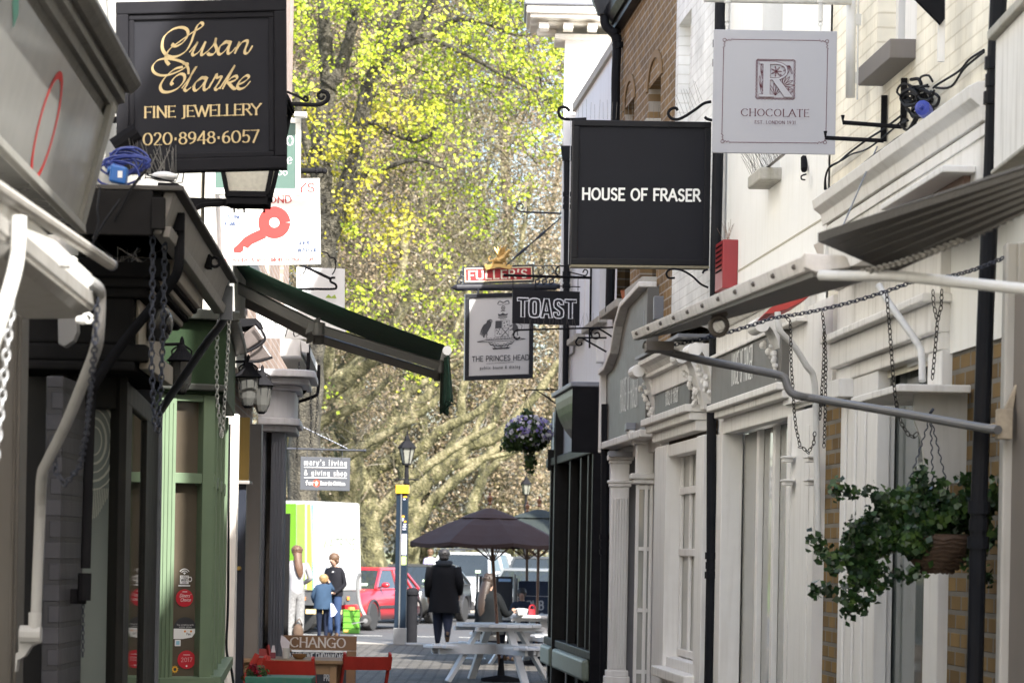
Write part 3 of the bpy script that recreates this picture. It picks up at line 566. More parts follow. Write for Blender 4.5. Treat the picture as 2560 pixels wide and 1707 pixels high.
# hood under it, door case, shelf
mb = MB(); c0 = P(2185, 510, 13.25); RN.bx(mb, 11.9, 13.25, c0.z - .03, c0.z, .2, .34); obj('flat_hood', mb, WHITE, b3, bevel=.006)
mb = MB(); RN.bx(mb, 12, 13.2, c0.z - .2, c0.z - .03, .2, .23); obj('hood_back', mb, M('hood_brown', (.2, .13, .1), .8), b3)  # brown strip below the flat hood
zh = RN.z(2098, 881, .08)
mb = MB(); d0, d1 = RN.Y(2348, 850, .06), RN.Y(2092, 850, .06)
RN.bx(mb, d0, d1, zh - .08, zh + .06, -.02, .1); RN.bx(mb, d0 - .04, d1 + .04, zh + .06, zh + .1, -.02, .15); RN.bx(mb, d0, d1, zh + .1, zh + .36, -.02, .06); RN.prof(mb, d0 - .03, d1 + .03, [(0, zh + .36), (.08, zh + .36), (.2, zh + .62), (0, zh + .66)])
RN.bx(mb, d0, d1, zh - .16, zh - .08, -.02, .06); obj('door_head', mb, WHITEW, b3, bevel=.008)
mb = MB(); ps = [(2098, 2188, .05, zh - .16), (2312, 2347, .05, zh - .16)]
for a, e, d, z in ps:
 RN.bx(mb, RN.Y(e, 1300, d), RN.Y(a, 1300, d), 0, z, -.02, d)
RN.bx(mb, RN.Y(2186, 1300, .05), RN.Y(2176, 1300, .05) + .02, 0, zh - .16, -.05, .03)
for k in range(3): yy = RN.Y(2112 + 24 * k, 1300, .05); RN.bx(mb, yy - .04, yy + .04, .3, zh - .3, .05, .066)
RN.bx(mb, RN.Y(2128, 1300, .05), RN.Y(2090, 1300, .05) + .03, zh - .26, zh - .16, -.0, .13); obj('door_case', mb, WHITE, b3, bevel=.006)
pane(b3, RN, gl0, gl1, 0, zh - .1, -.06, GLASSG, 'shop_door')
mb = MB(); ye = RN.Y(2439, 980, 0); zs2 = 1.68 + (1395 - 955) * ye / F; RN.bx(mb, ye, RN.Y(2130, 990, .34), zs2 - .035, zs2, .02, .345); obj('shelf_hood', mb, WHITEW, b3, bevel=.006)
mb = MB(); pb = [PZ('C3', *c, ye + .16) for c in ((740, 1175), (738, 1400), (800, 1568), (840, 1900), (1200, 1900), (1195, 1175))]; mb.prism(pb, (0, .05, 0)); obj('hood_bracket', mb, M('panel_grey', (.5, .49, .46), .6, var=.1, streak=.3), b3)
pipe('drainpipe', [P(2497, -20, 11.45), P(2490, 130, 11.45), P(2480, 420, 11.45), P(2464, 780, 11.45), P(2448, 1240, 11.45), P(2436, 1720, 11.45)], .0345, DPIPE, b3, (.25, .83))
# nearest shop edge
b4 = thing('end_shop', 'beige painted shop edge at the right border with a white box above', 'shopfront', RN.at(10, 0, .1))
mb = MB(); RN.bx(mb, 4, 11.3, 0, 2.75, .0, .17); obj('wall', mb, M('taupe_paint', (.2, .17, .145), .6, var=.15, streak=.2), b4)
mb = MB(); mb.box(P(2503, 1300, 11.32).x, P(2534, 1300, 11.32).x, 11.31, 11.4, 0, 2.95); mb.box(P(2534, 1300, 11.3).x, P(2560, 1300, 11.3).x, 11.305, 11.36, 2.3, 2.95); obj('corner_post', mb, M('stone_paint', (.5, .47, .42), .55, var=.08, streak=.3), b4, bevel=.01)
mb = MB(); xl = P(2487, 250, 11.0).x; mb.box(xl, xl + .6, 10.2, 11.0, P(2500, 425, 11).z, P(2500, 100, 11).z); o = obj('box_sign', mb, WHITEW, b4, bevel=.004)
mb = MB(); mb.box(xl - .03, xl + .6, 10.15, 11.03, P(2500, 100, 11).z + .001, P(2500, 75, 11).z); obj('trim', mb, STONE, o, bevel=.006); mb = MB(); mb.box(xl - .01, xl + .6, 10.18, 11.01, P(2500, 437, 11).z, P(2500, 425, 11).z - .001); obj('trim', mb, STONE, o, bevel=.006)
mb = MB(); mb.obox(P(2510, 1060, 11.25), (.03, 0, 0), (0, .03, 0), (0, 0, .06)); mb.obox(P(2493, 1072, 11.25), (.03, 0, 0), (0, .015, 0), (0, 0, .02)); mb.prism([P(2505, 1035, 11.25), P(2540, 960, 11.25), P(2545, 960, 11.25), P(2530, 1040, 11.25)], (0, .03, 0)); obj('arm_bracket', mb, M('rusty_cream', (.4, .33, .24), .7, var=.4, scale=30), b4, bevel=.004)

# ---- fittings on the right hand walls
def fit(name, mb, mat, label, cat, **k): return obj(name, mb, mat, label=label, cat=cat, **k)
za, zb3 = P(1800, 722, 20.).z, P(1800, 600, 20.).z
mb = MB(); RH.bx(mb, 19.95, 20.3, za, zb3, 0, .108)
rb = fit('alarm_box', mb, M('alarm_red', (.27, .018, .022), .4, var=.15, streak=.25, dirt=(.12, .02, .02)), 'tall red alarm box on the black drainpipe under the dark square sign', 'alarm box', bevel=.006)
mb = MB()
for k in range(6): z = zb3 - .04 - k * .035; RH.bx(mb, 19.99, 20.26, z, z + .012, .108, .112)
obj('louvre', mb, BLACK, rb)
spikes('bird_spikes', rb, RH.at(20.25, zb3, .05), RH.at(19.97, zb3, .06), 16, .13, M('rusty_wire', (.25, .17, .13), .6, .3), .5)
for i, (bar, arm) in enumerate((((975, 750, 1110), ((970, 1105), (515, 1082), (513, 1030))), ((((1130, 615, 1000)), ((1112, 996), (652, 962), (650, 905)))))):
 mb = MB(); x, y0, y1 = bar; px, py = q('A3', x, y0); Yb_ = RN.Y(px, py, .02); mb.bar(PZ('A3', x, y0, Yb_), PZ('A3', x - 6, y1, Yb_), .03, .022, (0, 1, 0))
 pts = [PZ('A3', *c, Yb_ - .02) for c in arm]; mb.tube(pts, .011, 6)
 fit('hook_bracket', mb, BLACK, ('black L hook bracket on the cream wall, overlapping the corner of the white sign', 'black L hook bracket on the cream wall beside the tangle of cables')[i], 'bracket', group='hook brackets on the cream wall')
# cables along the cream wall with a tangle and blue plug
mb = MB(); CABLE = M('cable_black', (.013, .013, .014), .6, var=.4, spec=.05)
def wcab(pts, d=.03, r=.006): mb.tube([V(v) for v in spline([tuple(RN.pt(*q('A3', x, y), d)) for x, y in pts], 5)], r, 5)
wcab([(1755, 395), (1640, 470), (1560, 560), (1400, 660), (1360, 690)]); wcab([(1755, 410), (1600, 540), (1500, 680), (1380, 690)], .04)
wcab([(1120, 900), (960, 1020), (850, 1090), (700, 1200), (620, 1270), (540, 1320), (512, 1400), (508, 1490)]); wcab([(1130, 930), (1000, 1050), (840, 1170), (720, 1210), (640, 1260), (545, 1310), (515, 1390), (520, 1490)], .04, .005)
wcab([(1250, 990), (1080, 1080), (980, 1160), (900, 1210), (700, 1370), (520, 1490)], .26, .004)
for k in range(26):
 c = (rnd.gauss(1240, 55), rnd.gauss(780, 60)); r0 = rnd.uniform(25, 75)
 wcab([(c[0] + r0 * math.cos(t + k) * 1.1, c[1] + r0 * math.sin(t + k)) for t in (0, 1.3, 2.6, 3.9, 5.2)], rnd.uniform(.03, .12), rnd.uniform(.005, .009))
for k in range(5): wcab([(1120 + k * 10, 900 + k * 12), (1110, 980), (1160, 1020), (1230, 940 - k * 10), (1250, 850)], .05 + k * .012, .007)
cb = fit('cable_tangle', mb, CABLE, 'tangle of black cables running along the cream wall above the white fascia', 'cables')
mb = MB(); p = RN.pt(*q('A3', 1288, 862), .14); mb.lathe([(.012, -.05), (.034, -.045), (.038, 0), (.036, .04), (.02, .05)], p, 12, (-.4, -1, .1)); mb.lathe([(.01, .05), (.012, .09)], p, 8, (-.4, -1, .1)); obj('blue_plug', mb, M('plug_blue', (.03, .05, .3), .4), cb)
mb = MB(); mb.tube([PZ('A3', 920, 1150, 14.2), P(2110, 560, 13.6), P(2082, 605, 13.3)], .004, 5); fit('stay_wire', mb, STEEL, 'thin grey stay wire slanting across the white fascia', 'wire')
mb = MB(); mb.prism([PZ('A3', *c, 13.0) for c in ((1200, -30), (1420, 190), (1450, 150), (1450, -30))], (0, .04, 0)); bk = fit('corner_bracket', mb, BLACK, 'black triangular bracket on the cream wall at the top edge', 'bracket')
mb = MB(); mb.obox(PZ('A3', 1422, 230, 13.05), (.016, 0, 0), (0, .01, 0), (0, 0, .15)); obj('wall_plate', mb, WHITEW, bk)
# street-right little lamp / junction on brick house
mb = MB(); mb.obox(PZ('A1', 1265, 1190, 28.6), (.05, 0, 0), (0, .12, 0), (0, 0, .11)); fit('wall_light', mb, M('lamp_white', (.8, .8, .78), .3), 'white box wall light beside the black drainpipe over the dark shop', 'wall light', bevel=.01)
mb = MB(); mb.obox(PZ('A1', 1730, 850, 24.), (.06, 0, 0), (0, .06, 0), (0, 0, .1)); mb.obox(PZ('A1', 1640, 930, 24.5), (.05, .02, 0), (0, .05, 0), (0, 0, .07)); fit('floodlight', mb, M('flood_grey', (.16, .17, .19), .4), 'grey floodlight fixed to the brick house above the swan-necked fascia', 'light', bevel=.01)
# ================================================================== LEFT ROW, near to far
class Facet:
 """vertical plane through two surveyed plan points"""
 def __init__(s, pa, Ya, pb, Yb, py=1300):
  s.a, s.b = P(pa, py, Ya), P(pb, py, Yb); s.t = V((s.b.x - s.a.x, s.b.y - s.a.y, 0)).normalized(); s.n = V((s.t.y, -s.t.x, 0))
 def pt(s, px, py, d=0):
  r = P(px, py, 1) - V((0, 0, CAMZ)); o = s.a + s.n * d; return V((0, 0, CAMZ)) + r * ((o.xy.dot(s.n.xy)) / r.xy.dot(s.n.xy))
 def u(s, px, py=1300, d=0): return (s.pt(px, py, d) - s.a).dot(s.t)
 def at(s, u, z, d=0): p = s.a + s.t * u + s.n * d; return V((p.x, p.y, z))
 def bx(s, mb, u0, u1, z0, z1, d0, d1):
  a = lambda z: [s.at(u0, z, d0), s.at(u1, z, d0), s.at(u1, z, d1), s.at(u0, z, d1)]
  return mb.loft([a(z0), a(z1)])
 def bp(s, mb, p0, p1, z0, z1, d0, d1): return s.bx(mb, s.u(p0), s.u(p1), z0, z1, d0, d1)
def runL(mb, pts, Y, Y0):
 a = [P(*p, Y) if not isinstance(p, V) else p for p in pts]; o = V((LW.k * (Y0 - Y), Y0 - Y, 0)); return mb.loft([[p + o for p in a], a])
TAN = M('weathered_tan', (.27, .235, .19), .6, var=.12, streak=.55, dirt=(.13, .11, .09), bump=.2)  # weathered beige-tan of the black shop's fascia boards
LGREY = M('shopfront_grey', (.33, .33, .315), .22, var=.05, streak=.12, dirt=(.5, .5, .48), coat=.3)
LGREY2 = M('moulding_grey', (.24, .235, .215), .4, var=.15, streak=.5, dirt=(.1, .09, .075))
DARKB = M('dark_paint', (.019, .0185, .019), .5, var=.3, streak=.15, bump=.05, spec=0, dirt=(.03, .026, .022))
# ---- nearest shop: grey fascia with a red ring, moulded cornice
b = thing('grey_shop', 'grey painted shop with moulded cornice and red oval ring on its fascia, nearest left', 'building', LW.at(8, 0, -1))
Yr = 9.8
mb = MB(); runL(mb, [(200, 560), (268, 303), (150, 303), (90, 560)], Yr, 4.5); fas = obj('fascia', mb, LGREY, b)
mb = MB(); runL(mb, [(197, 570), (214, 565), (293, 268), (276, 264), (267, 300)], Yr + .03, Yr - .09); runL(mb, [(196, 585), (216, 585), (214, 562), (192, 558)], Yr + .03, 4.5); obj('end_trim', mb, LGREY2, b, bevel=.004)
mb = MB(); runL(mb, [(268, 304), (278, 285), (292, 285), (296, 262), (312, 258), (314, 232), (328, 236), (345, 222), (353, 212), (350, 196), (150, 150), (150, 304)], Yr + .12, 4.5); obj('cornice', mb, M('cornice_grey', (.11, .105, .095), .6, var=.3, streak=.7, dirt=(.05, .045, .04), bump=.3), b)
fc = Facet(250, 9.8, 250 - 50, 9.0);
pa, pb, pc = P(200, 560, Yr), P(268, 303, Yr), P(200, 560, Yr) + V((LW.k * -2, -2, 0))
up = (pb - pa).normalized(); al = (pa - pc).normalized(); nn = al.cross(up).normalized()
def fasc(px, py):
 r = P(px, py, 1) - V((0, 0, CAMZ)); t = (pa - V((0, 0, CAMZ))).dot(nn) / r.dot(nn); return V((0, 0, CAMZ)) + r * t
c = fasc(116, 318); rv = (fasc(150, 190) - fasc(82, 446)).length / 2
def ring(pn): pn.ring(0, 0, rv * 1.02, rv * 1.0, .024, 40)
lettering(fas, M('ring_red', (.5, .012, .01), .5, spec=.1), c, al, up, ring, 'red_ring')
def tl(pn): pn.stroke(spline([(-.05, .02), (0, 0), (.06, -.03)], 4), .05)
lettering(fas, M('ring_teal', (.03, .30, .22), .4), fasc(38, 15), al, up, tl, 'teal_mark')
mb = MB(); LW.bx(mb, -12, 9.5, 0, 8.5, -.6, -6); mb.box(-4.5, P(40, 100, 9.6).x - .3, 2, 9.7, 0, 8.5); obj('rear_wall', mb, M('london_render', (.62, .6, .55), .8, streak=.3), b)
mb = MB(); mb.box(P(-60, 1300, 9.6).x, P(52, 1300, 9.6).x, 9.55, 9.7, 0, 2.45); mb.box(P(28, 1300, 9.54).x, P(36, 1300, 9.54).x, 9.535, 9.555, 0, 2.45); obj('pilaster', mb, M('beige_paint', (.085, .076, .067), .5, var=.08, streak=.2), b, bevel=.006)
mb = MB(); mb.box(P(-100, 1300, 12.2).x, P(151, 1300, 12.2).x, 12.2, 12.3, 0, 2.9); obj('doorway', mb, M('doorway_black', (.012, .012, .013), .6), b)
mb = MB(); mb.box(P(110, 1300, 11.3).x, P(152, 1300, 11.3).x, 11.3, 11.9, 0, 2.35); obj('brick_jamb', mb, Mbrick('grey_brick', (.075, .075, .085), (.065, .065, .075), (.055, .055, .06), (1, 0), .225, .085, .012, .9, .45), b, bevel=.006)
mb = MB(); mb.prism([P(*q('Z2', *c), 10.9) for c in ((375, 700), (500, 740), (505, 860), (480, 920), (420, 960), (380, 940))], (0, .08, 0)); obj('corner_block', mb, M('block_grey', (.17, .17, .175), .5), b, bevel=.006)
# folded-out stall board with roller, near left
b = thing('stall_canopy', 'white weathered fold-out stall board with roller, nearest on the left', 'canopy', P(150, 800, 8.3))
STB = M('stall_white', (.72, .71, .68), .5, var=.08, streak=.25, dirt=(.2, .16, .12), bump=.15)
mb = MB(); runL(mb, [(230, 684), (233, 776), (120, 776), (110, 690)], 8.5, 4); obj('board', mb, STB, b, bevel=.006)
mb = MB(); runL(mb, [(229, 777), (212, 797), (60, 797), (60, 777)], 8.35, 4); runL(mb, [(238, 735), (238, 770), (231, 770), (231, 735)], 8.5, 4); obj('moulding', mb, M('stall_grey', (.30, .29, .275), .5, var=.15, streak=.5), b, bevel=.004)
a, e = P(276, 660, 9.3), P(60, 516, 6.9); mb = MB(); mb.tube([e + (e - a), a], .019, 10); ro = obj('roller', mb, M('roller_grey', (.42, .4, .37), .5, var=.2, streak=.4), b)
mb = MB(); mb.tube([a - (a - e).normalized() * .0, a + (a - e).normalized() * .06], .0195, 10); obj('end_cap', mb, M('cap_navy', (.02, .025, .06), .4), ro)
for x, y, Y in ((165, 660, 7.35), (205, 800, 8.0)): mb = MB(); mb.lathe([(.01, -.015), (.013, 0), (.01, .015)], P(x, y, Y), 8, (1, -.3, 0)); mb.tube([P(x + 14 + 12 * math.cos(t), y - 4 + 12 * math.sin(t), Y) for t in (0, 1, 2, 3, 4, 5, 6)], .0045, 5); obj('ring_bolt', mb, PIPEW, b)
pth = [V(v) for v in spline([tuple(p) for p in (P(48, 540, 6.6), P(46, 600, 6.6), P(41, 655, 6.6), P(25, 720, 6.55), P(0, 800, 6.5), P(-40, 930, 6.5))], 5)]
pipe('support_arm', pth, .0175, PIPEW, b)
pth = [V(v) for v in spline([tuple(p) for p in (P(222, 702, 8.4), P(245, 720, 8.45), P(250, 745, 8.5), P(247, 820, 8.5), P(240, 870, 8.55), P(214, 940, 8.7), P(165, 1060, 9.0), P(120, 1150, 9.2), P(105, 1190, 9.3), P(100, 1290, 9.4), P(90, 1540, 9.4))], 5)]
pipe('support_arm', pth, .018, M('pipe_greywhite', (.36, .36, .36), .4, var=.12, streak=.3), b)
mb = MB(); mb.prism([P(*q('Z3', *c_), 9.42) for c_ in ((110, 1255), (190, 1265), (225, 1295), (225, 1330), (185, 1350), (150, 1405), (105, 1430), (95, 1500), (88, 1500), (92, 1390), (110, 1380))], (0, .05, 0)); mb.lathe([(.03, -.05), (.03, .02)], P(88, 1585, 9.4), 10, (1, 0, 0)); mb.tube([P(87, 1590, 9.4), P(88, 1530, 9.4)], .022, 10); obj('foot_bracket', mb, M('bracket_white', (.42, .42, .42), .45, var=.15), b, bevel=.004)

# ---- black shop with etched windows
b = thing('black_shop', 'black painted shopfront with etched glass and beige weathered fascia board', 'shopfront', LW.at(13.5, 0, -1))
Y0, Y1 = 11.7, 13.1
mb = MB(); LW.bx(mb, Y1, 15.3, 2.4, 2.9, -.3, .0); LW.bx(mb, Y0, Y1, 2.44, 2.51, -.3, .27); LW.bx(mb, Y0, Y1, 2.4, 2.44, -.3, .22); LW.bx(mb, Y0, Y1, 2.51, 2.70, -.3, .21); LW.bx(mb, Y0 - .02, Y1 + .35, 2.70, 2.74, -.3, .27); LW.bx(mb, Y0 - .04, Y1 + .35, 2.74, 2.78, -.3, .31); LW.bx(mb, Y0 - .06, Y1 + .35, 2.78, 2.86, -.3, .35); obj('entablature', mb, DARKB, b, bevel=.012)
mb = MB(); LW.bx(mb, Y0 + .1, Y1, 2.505, 2.705, .212, .225); LW.prof(mb, Y0 + .1, Y1 + .35, [(.215, 2.71), (.28, 2.72), (.29, 2.76), (.325, 2.765), (.34, 2.8), (.365, 2.81), (.37, 2.87), (.215, 2.88)]); LW.bx(mb, Y0 + .1, Y1 - .1, 2.415, 2.50, .23, .275); obj('fascia', mb, TAN, b, bevel=.003)
fa = Facet(151, 11.95, 300, 12.1); fb = Facet(306, 12.25, 392, 15.3)
mb = MB()
for p0, p1, d in ((151, 168, .03), (172, 197, .01), (286, 307, .03)): fa.bp(mb, p0, p1, 0, 2.4, -.15, d)
fa.bx(mb, fa.u(160), fa.u(300), 2.26, 2.4, -.15, 0); fa.bx(mb, fa.u(197), fa.u(286), 0, .55, -.15, -.01)
for p0, p1 in ((304, 324), (362, 396)): fb.bp(mb, p0, p1, 0, 2.4, -.12, .004)
fb.bx(mb, 0, fb.u(392), 0, .5, -.12, .006); fb.bx(mb, 0, fb.u(392), 2.3, 2.4, -.12, .006); obj('frame', mb, SHOPBLK, b, bevel=.008)
mb = MB(); fa.bx(mb, fa.u(190), fa.u(292), .55, 2.27, -.07, -.06); w = obj('etched_window', mb, Mglass('etched_glass', (.15, .175, .165), .12), b)
def etch(pn):
 for k in range(5): pn.ring(.07, 0, .035 + .021 * k, .06 + .037 * k, .006 + .004 * (k % 2))
 pn.stroke(spline([(.02, .55), (.08, .4), (.14, .28), (.16, .2)], 5), .012)
 for k in range(14): pn.stroke([(.03 + .008 * k, -.28 - .05 * math.sin(k * .3)), (.035 + .008 * k, -.2)], .003)
lettering(w, M('etching', (.34, .35, .3), .5), fa.pt(197, 1100, -.058), fa.t, (0, 0, 1), etch, 'etching')
mb = MB(); fb.bx(mb, fb.u(324), fb.u(362), .5, 2.3, -.03, -.012); obj('window', mb, GLASSD, b)
mb = MB(); LW.bx(mb, 11.7, 15.6, 0, 9, -.5, -5); obj('rear_wall', mb, MATS['london_render'], b)
mb = MB(); LW.bx(mb, 11.7, 15.6, 2.87, 9, -.3, -.02); obj('upper_wall', mb, M('upper_white', (.82, .8, .75), .7, streak=.3, bump=.1), b)
# its fold-out canopy
b = thing('stall_canopy', 'dark grey fold-out canopy box with black end, under the black jewellery sign', 'canopy', P(400, 560, 11.5))
WGREY = M('weathered_board', (.19, .175, .16), .55, var=.15, streak=.6, dirt=(.1, .085, .07), bump=.2)
mb = MB(); LW.prof(mb, 10.85, 14.5, [(.44, 3.03), (.39, 2.87), (.36, 2.87), (.40, 3.03)]); LW.prof(mb, 10.85, 14.5, [(.405, 2.90), (.395, 2.86), (.42, 2.86), (.43, 2.9)]); obj('front_board', mb, WGREY, b, bevel=.003)
mb = MB(); LW.bx(mb, 10.8, 14.56, 3.032, 3.05, -.05, .475); obj('top_board', mb, DWOOD, b, bevel=.003)
mb = MB(); LW.bx(mb, 10.8, 10.84, 2.86, 3.03, -.1, .36); LW.bx(mb, 10.76, 10.8, 2.88, 3.0, .36, .41); LW.bx(mb, 10.84, 14.4, 3.01, 3.03, -.05, .39); obj('end_board', mb, DARKB, b, bevel=.004)
mb = MB(); p = P(521, 655, 12.95); mb.obox(p, (.012, 0, 0), (0, .05, 0), (0, 0, .03)); mb.tube([p + V((.03 + .022 * math.cos(t), 0, -.0 + .022 * math.sin(t))) for t in np.linspace(0, 2 * PI, 12)], .007, 6); obj('ring_bolt', mb, BLACK, b)
pth = [V(v) for v in spline([tuple(p) for p in (P(449, 545, 11.2), P(449, 600, 11.2), P(446, 665, 11.2), P(430, 705, 11.25), P(370, 780, 11.35), P(290, 880, 11.45), P(238, 960, 11.5), P(228, 1000, 11.55), P(222, 1150, 11.55), P(214, 1420, 11.55))], 5)]
pipe('support_arm', pth, .02, BLACK, b); mb = MB(); mb.obox(P(447, 555, 11.18), (.022, 0, 0), (0, .02, 0), (0, 0, .035)); obj('arm_socket', mb, BLACK, b); mb = MB(); mb.tube([P(212, 1432, 11.55), P(210, 1500, 11.55)], .027, 10); mb.obox(P(190, 1490, 11.6), (.04, 0, 0), (0, .02, 0), (0, 0, .03)); obj('arm_socket', mb, BLACK, b)
pth = [V(v) for v in spline([tuple(p) for p in (P(564, 700, 14.4), P(563, 770, 14.4), P(556, 805, 14.45), P(520, 852, 14.6), P(460, 940, 14.9), P(405, 1022, 15.2), P(397, 1048, 15.25), P(395, 1200, 15.25), P(386, 1720, 15.25))], 5)]
pipe('support_arm', pth, .021, M('steel_grey', (.13, .14, .16), .45, .2, var=.3, bump=.1), b)
mb = MB(); LW.bx(mb, 14.35, 14.42, 2.83, 3.0, .4, .46); obj('arm_socket', mb, MATS['steel_grey'], b)
mb = MB(); p = P(388, 808, 12.2); mb.lathe([(.045, -.075), (.06, -.06), (.062, .05), (.045, .075), (.01, .08)], p, 18); mb.lathe([(.02, -.012), (.05, 0), (.02, .012)], p + V((.06, 0, 0)), 14, (1, -.2, 0)); fit('alarm_bell', mb, M('bell_black', (.02, .02, .022), .25, var=.3), 'black round alarm bell on the beige fascia of the black shop', 'bell', smooth=True)

# ---- green bay shop
GREEN = M('green_paint', (.145, .2, .13), .5, var=.08, streak=.15, dirt=(.12, .15, .1), bump=.05, spec=.15)
DGREEN = M('dark_green', (.022, .037, .02), .5, var=.15, bump=.05, spec=.05)
b = thing('green_shop', 'pale green bay shopfront with stickers on its window and dark green fascia', 'shopfront', LW.at(17.5, 0, -1))
ga = Facet(394, 16.2, 530, 16.38); gb = Facet(530, 16.38, 563, 19.4)
zt, zb2 = ga.pt(460, 985).z, ga.pt(460, 1690).z
mb = MB(); ga.bp(mb, 394, 434, 0, zt, -.12, .02); ga.bp(mb, 501, 530, 0, zt, -.12, .02); ga.bp(mb, 434, 501, zt - .04, zt, -.12, .015); zr = ga.pt(470, 1195).z; ga.bp(mb, 434, 501, zr - .03, zr + .03, -.12, .015); ga.bp(mb, 434, 501, 0, zb2, -.12, .01); ga.bp(mb, 394, 534, zb2 - .06, zb2 - .005, .0, .06)
for p in (404, 414, 424): ga.bx(mb, ga.u(p), ga.u(p) + .008, .1, zt - .05, .02, .028)
for k in range(4): gb.bx(mb, .12 + k * .85, .22 + k * .85, 0, zt, -.1, .02)
gb.bx(mb, 0, gb.u(563), 0, zb2, -.1, .0); gb.bx(mb, 0, gb.u(563), zr - .04, zr + .03, -.1, .01); gb.bx(mb, 0, gb.u(563), zb2 - .06, zb2, .0, .07); obj('frame', mb, GREEN, b, bevel=.006)
mb = MB(); ga.bp(mb, 432, 503, zb2, zt, -.06, -.05); gw = obj('window', mb, Mglass('brown_glass', (.10, .083, .062), .05), b)
mb = MB(); gb.bx(mb, .1, gb.u(563), zb2, zt, -.06, -.05); obj('window', mb, GLASSG, b)
zg = ga.pt(460, 800).z
mb = MB(); ga.bx(mb, -.1, ga.u(530) + .05, zt + .002, zg, -.15, .05); gb.bx(mb, .0, 2.6, zt + .002, zg, -.15, .06); obj('fascia', mb, DGREEN, b, bevel=.006)
mb = MB(); ga.bx(mb, -.1, ga.u(530) + .05, zt + .02, zt + .06, .05, .08); ga.bx(mb, -.1, ga.u(530) + .1, zg, zg + .06, -.15, .12); gb.bx(mb, -.02, 2.7, zg, zg + .06, -.15, .13); obj('moulding', mb, M('black_green', (.03, .033, .028), .5), b, bevel=.008)
mb = MB(); LW.bx(mb, 15.6, 21.2, 0, 9, -.5, -5); LW.bx(mb, 15.6, 21.2, zg + .06, 9, -.3, -.05); obj('upper_wall', mb, MATS['upper_white'], b)
# stickers on the glass
STW = M('sticker_white', (.78, .78, .78), .5, var=.02); STR = M('sticker_red', (.5, .015, .03), .45, var=.04); STB_ = M('sticker_black', (.03, .03, .035), .5)
def sticker(px, py, rpx, base, label, fn, shape='disc', layers=()):
 c = ga.pt(px, py, -.046); k = (c.y / F); r = rpx * k; up_ = V((0, 0, 1))
 mb = MB(); pn = Pen(mb, c, ga.t, up_)
 if shape == 'disc': pn.disc(0, 0, r * 1.08, 28, r)
 else: shape(pn, r)
 o = obj('sticker', mb, base, label=label, cat='sticker', normals=False)
 for m_, f_ in layers: lettering(o, m_, c + ga.n * .001, ga.t, up_, lambda pn, f_=f_: f_(pn, r))
 return o
def cup(pn, r):
 pn.rect(-.85 * r, -.7 * r, .55 * r, .55 * r); pn.ring(.75 * r, .0, .28 * r, .32 * r, .14 * r, 16); pn.rect(-1.1 * r, -1.05 * r, .8 * r, -.85 * r)
 for k in range(3): pn.stroke([((.2 + .28 * k) * r * math.cos(t) * 1.1 - .15 * r, .75 * r + (.2 + .28 * k) * r * math.sin(t)) for t in np.linspace(.5, PI - .5, 9)], .13 * r)
 pn.disc(-.15 * r, .8 * r, .12 * r, 10)
sticker(463, 1447, 17, STW, 'white coffee cup sticker reading FREE WIFI on the green shop window', None, cup, [(STB_, lambda pn, r: (pn.text('FREE', -.15 * r, .2 * r, .22 * r, 1.1 * r, .18, centre=True), pn.text('WIFI', -.15 * r, -.3 * r, .4 * r, 1.2 * r, .2, centre=True), pn.text('HERE', -.15 * r, -.6 * r, .16 * r, .7 * r, .18, centre=True)))])
sticker(461, 1494, 22, STR, 'round red sticker with white handwriting in the middle of the green shop window', None, 'disc', [(STW, lambda pn, r: (pn.text("Diners'", .05 * r, .1 * r, .36 * r, 1.35 * r, .12, slant=.3, centre=True), pn.text('Choice', .1 * r, -.38 * r, .36 * r, 1.25 * r, .12, slant=.3, centre=True), pn.rect(-.3 * r, .68 * r, .3 * r, .75 * r)))])
def paper(pn, r): pn.poly([(-1.1 * r, -.9 * r), (-.2 * r, -.9 * r), (.7 * r, -.75 * r), (1.05 * r, -.3 * r), (1.1 * r, 0.02 * r), (-1.1 * r, .02 * r)])
sticker(462, 1571, 28, STW, 'half black half white card payment sticker on the green shop window', None, paper, [(STB_, lambda pn, r: (pn.poly([(1.1 * r * math.cos(t), .05 * r + 1.0 * r * math.sin(t)) for t in np.linspace(0, PI, 17)]), pn.text('Pay', .15 * r, -.55 * r, .2 * r, .4 * r, .16))), (M('sticker_orange', (.7, .25, .03), .5), lambda pn, r: (pn.disc(0, -.22 * r, .1 * r, 12), pn.disc(.6 * r, -.22 * r, .1 * r, 12))), (M('sticker_grey', (.5, .5, .5), .5), lambda pn, r: (pn.text('Now accepting cards', 0, .3 * r, .14 * r, 1.6 * r, .14, centre=True), pn.text('mobiles, phones', 0, .1 * r, .14 * r, 1.2 * r, .14, centre=True)))])
sticker(444, 1606, 8, STW, 'small square pale blue sticker under the card payment sticker', None, lambda pn, r: pn.rect(-r, -r, r, r), [(M('sticker_blue', (.25, .5, .65), .5), lambda pn, r: pn.rect(-.6 * r, -.6 * r, .6 * r, .6 * r))])
sticker(466, 1648, 23, STR, 'round red sticker reading 2017 at the foot of the green shop window', None, 'disc', [(STW, lambda pn, r: (pn.text('2017', 0, -.22 * r, .45 * r, 1.3 * r, .07, centre=True), pn.rect(-.4 * r, .5 * r, .4 * r, .56 * r), pn.disc(0, -.68 * r, .1 * r)))])
sticker(437, 1672, 10, M('sticker_yellow', (.75, .4, .03), .5), 'yellow sunflower sticker in the bottom corner of the green shop window', None, lambda pn, r: pn.poly([(r * (1 if k % 2 else .7) * math.cos(k * PI / 10), r * (1 if k % 2 else .7) * math.sin(k * PI / 10)) for k in range(20)]), [(STB_, lambda pn, r: pn.disc(0, 0, .4 * r))])
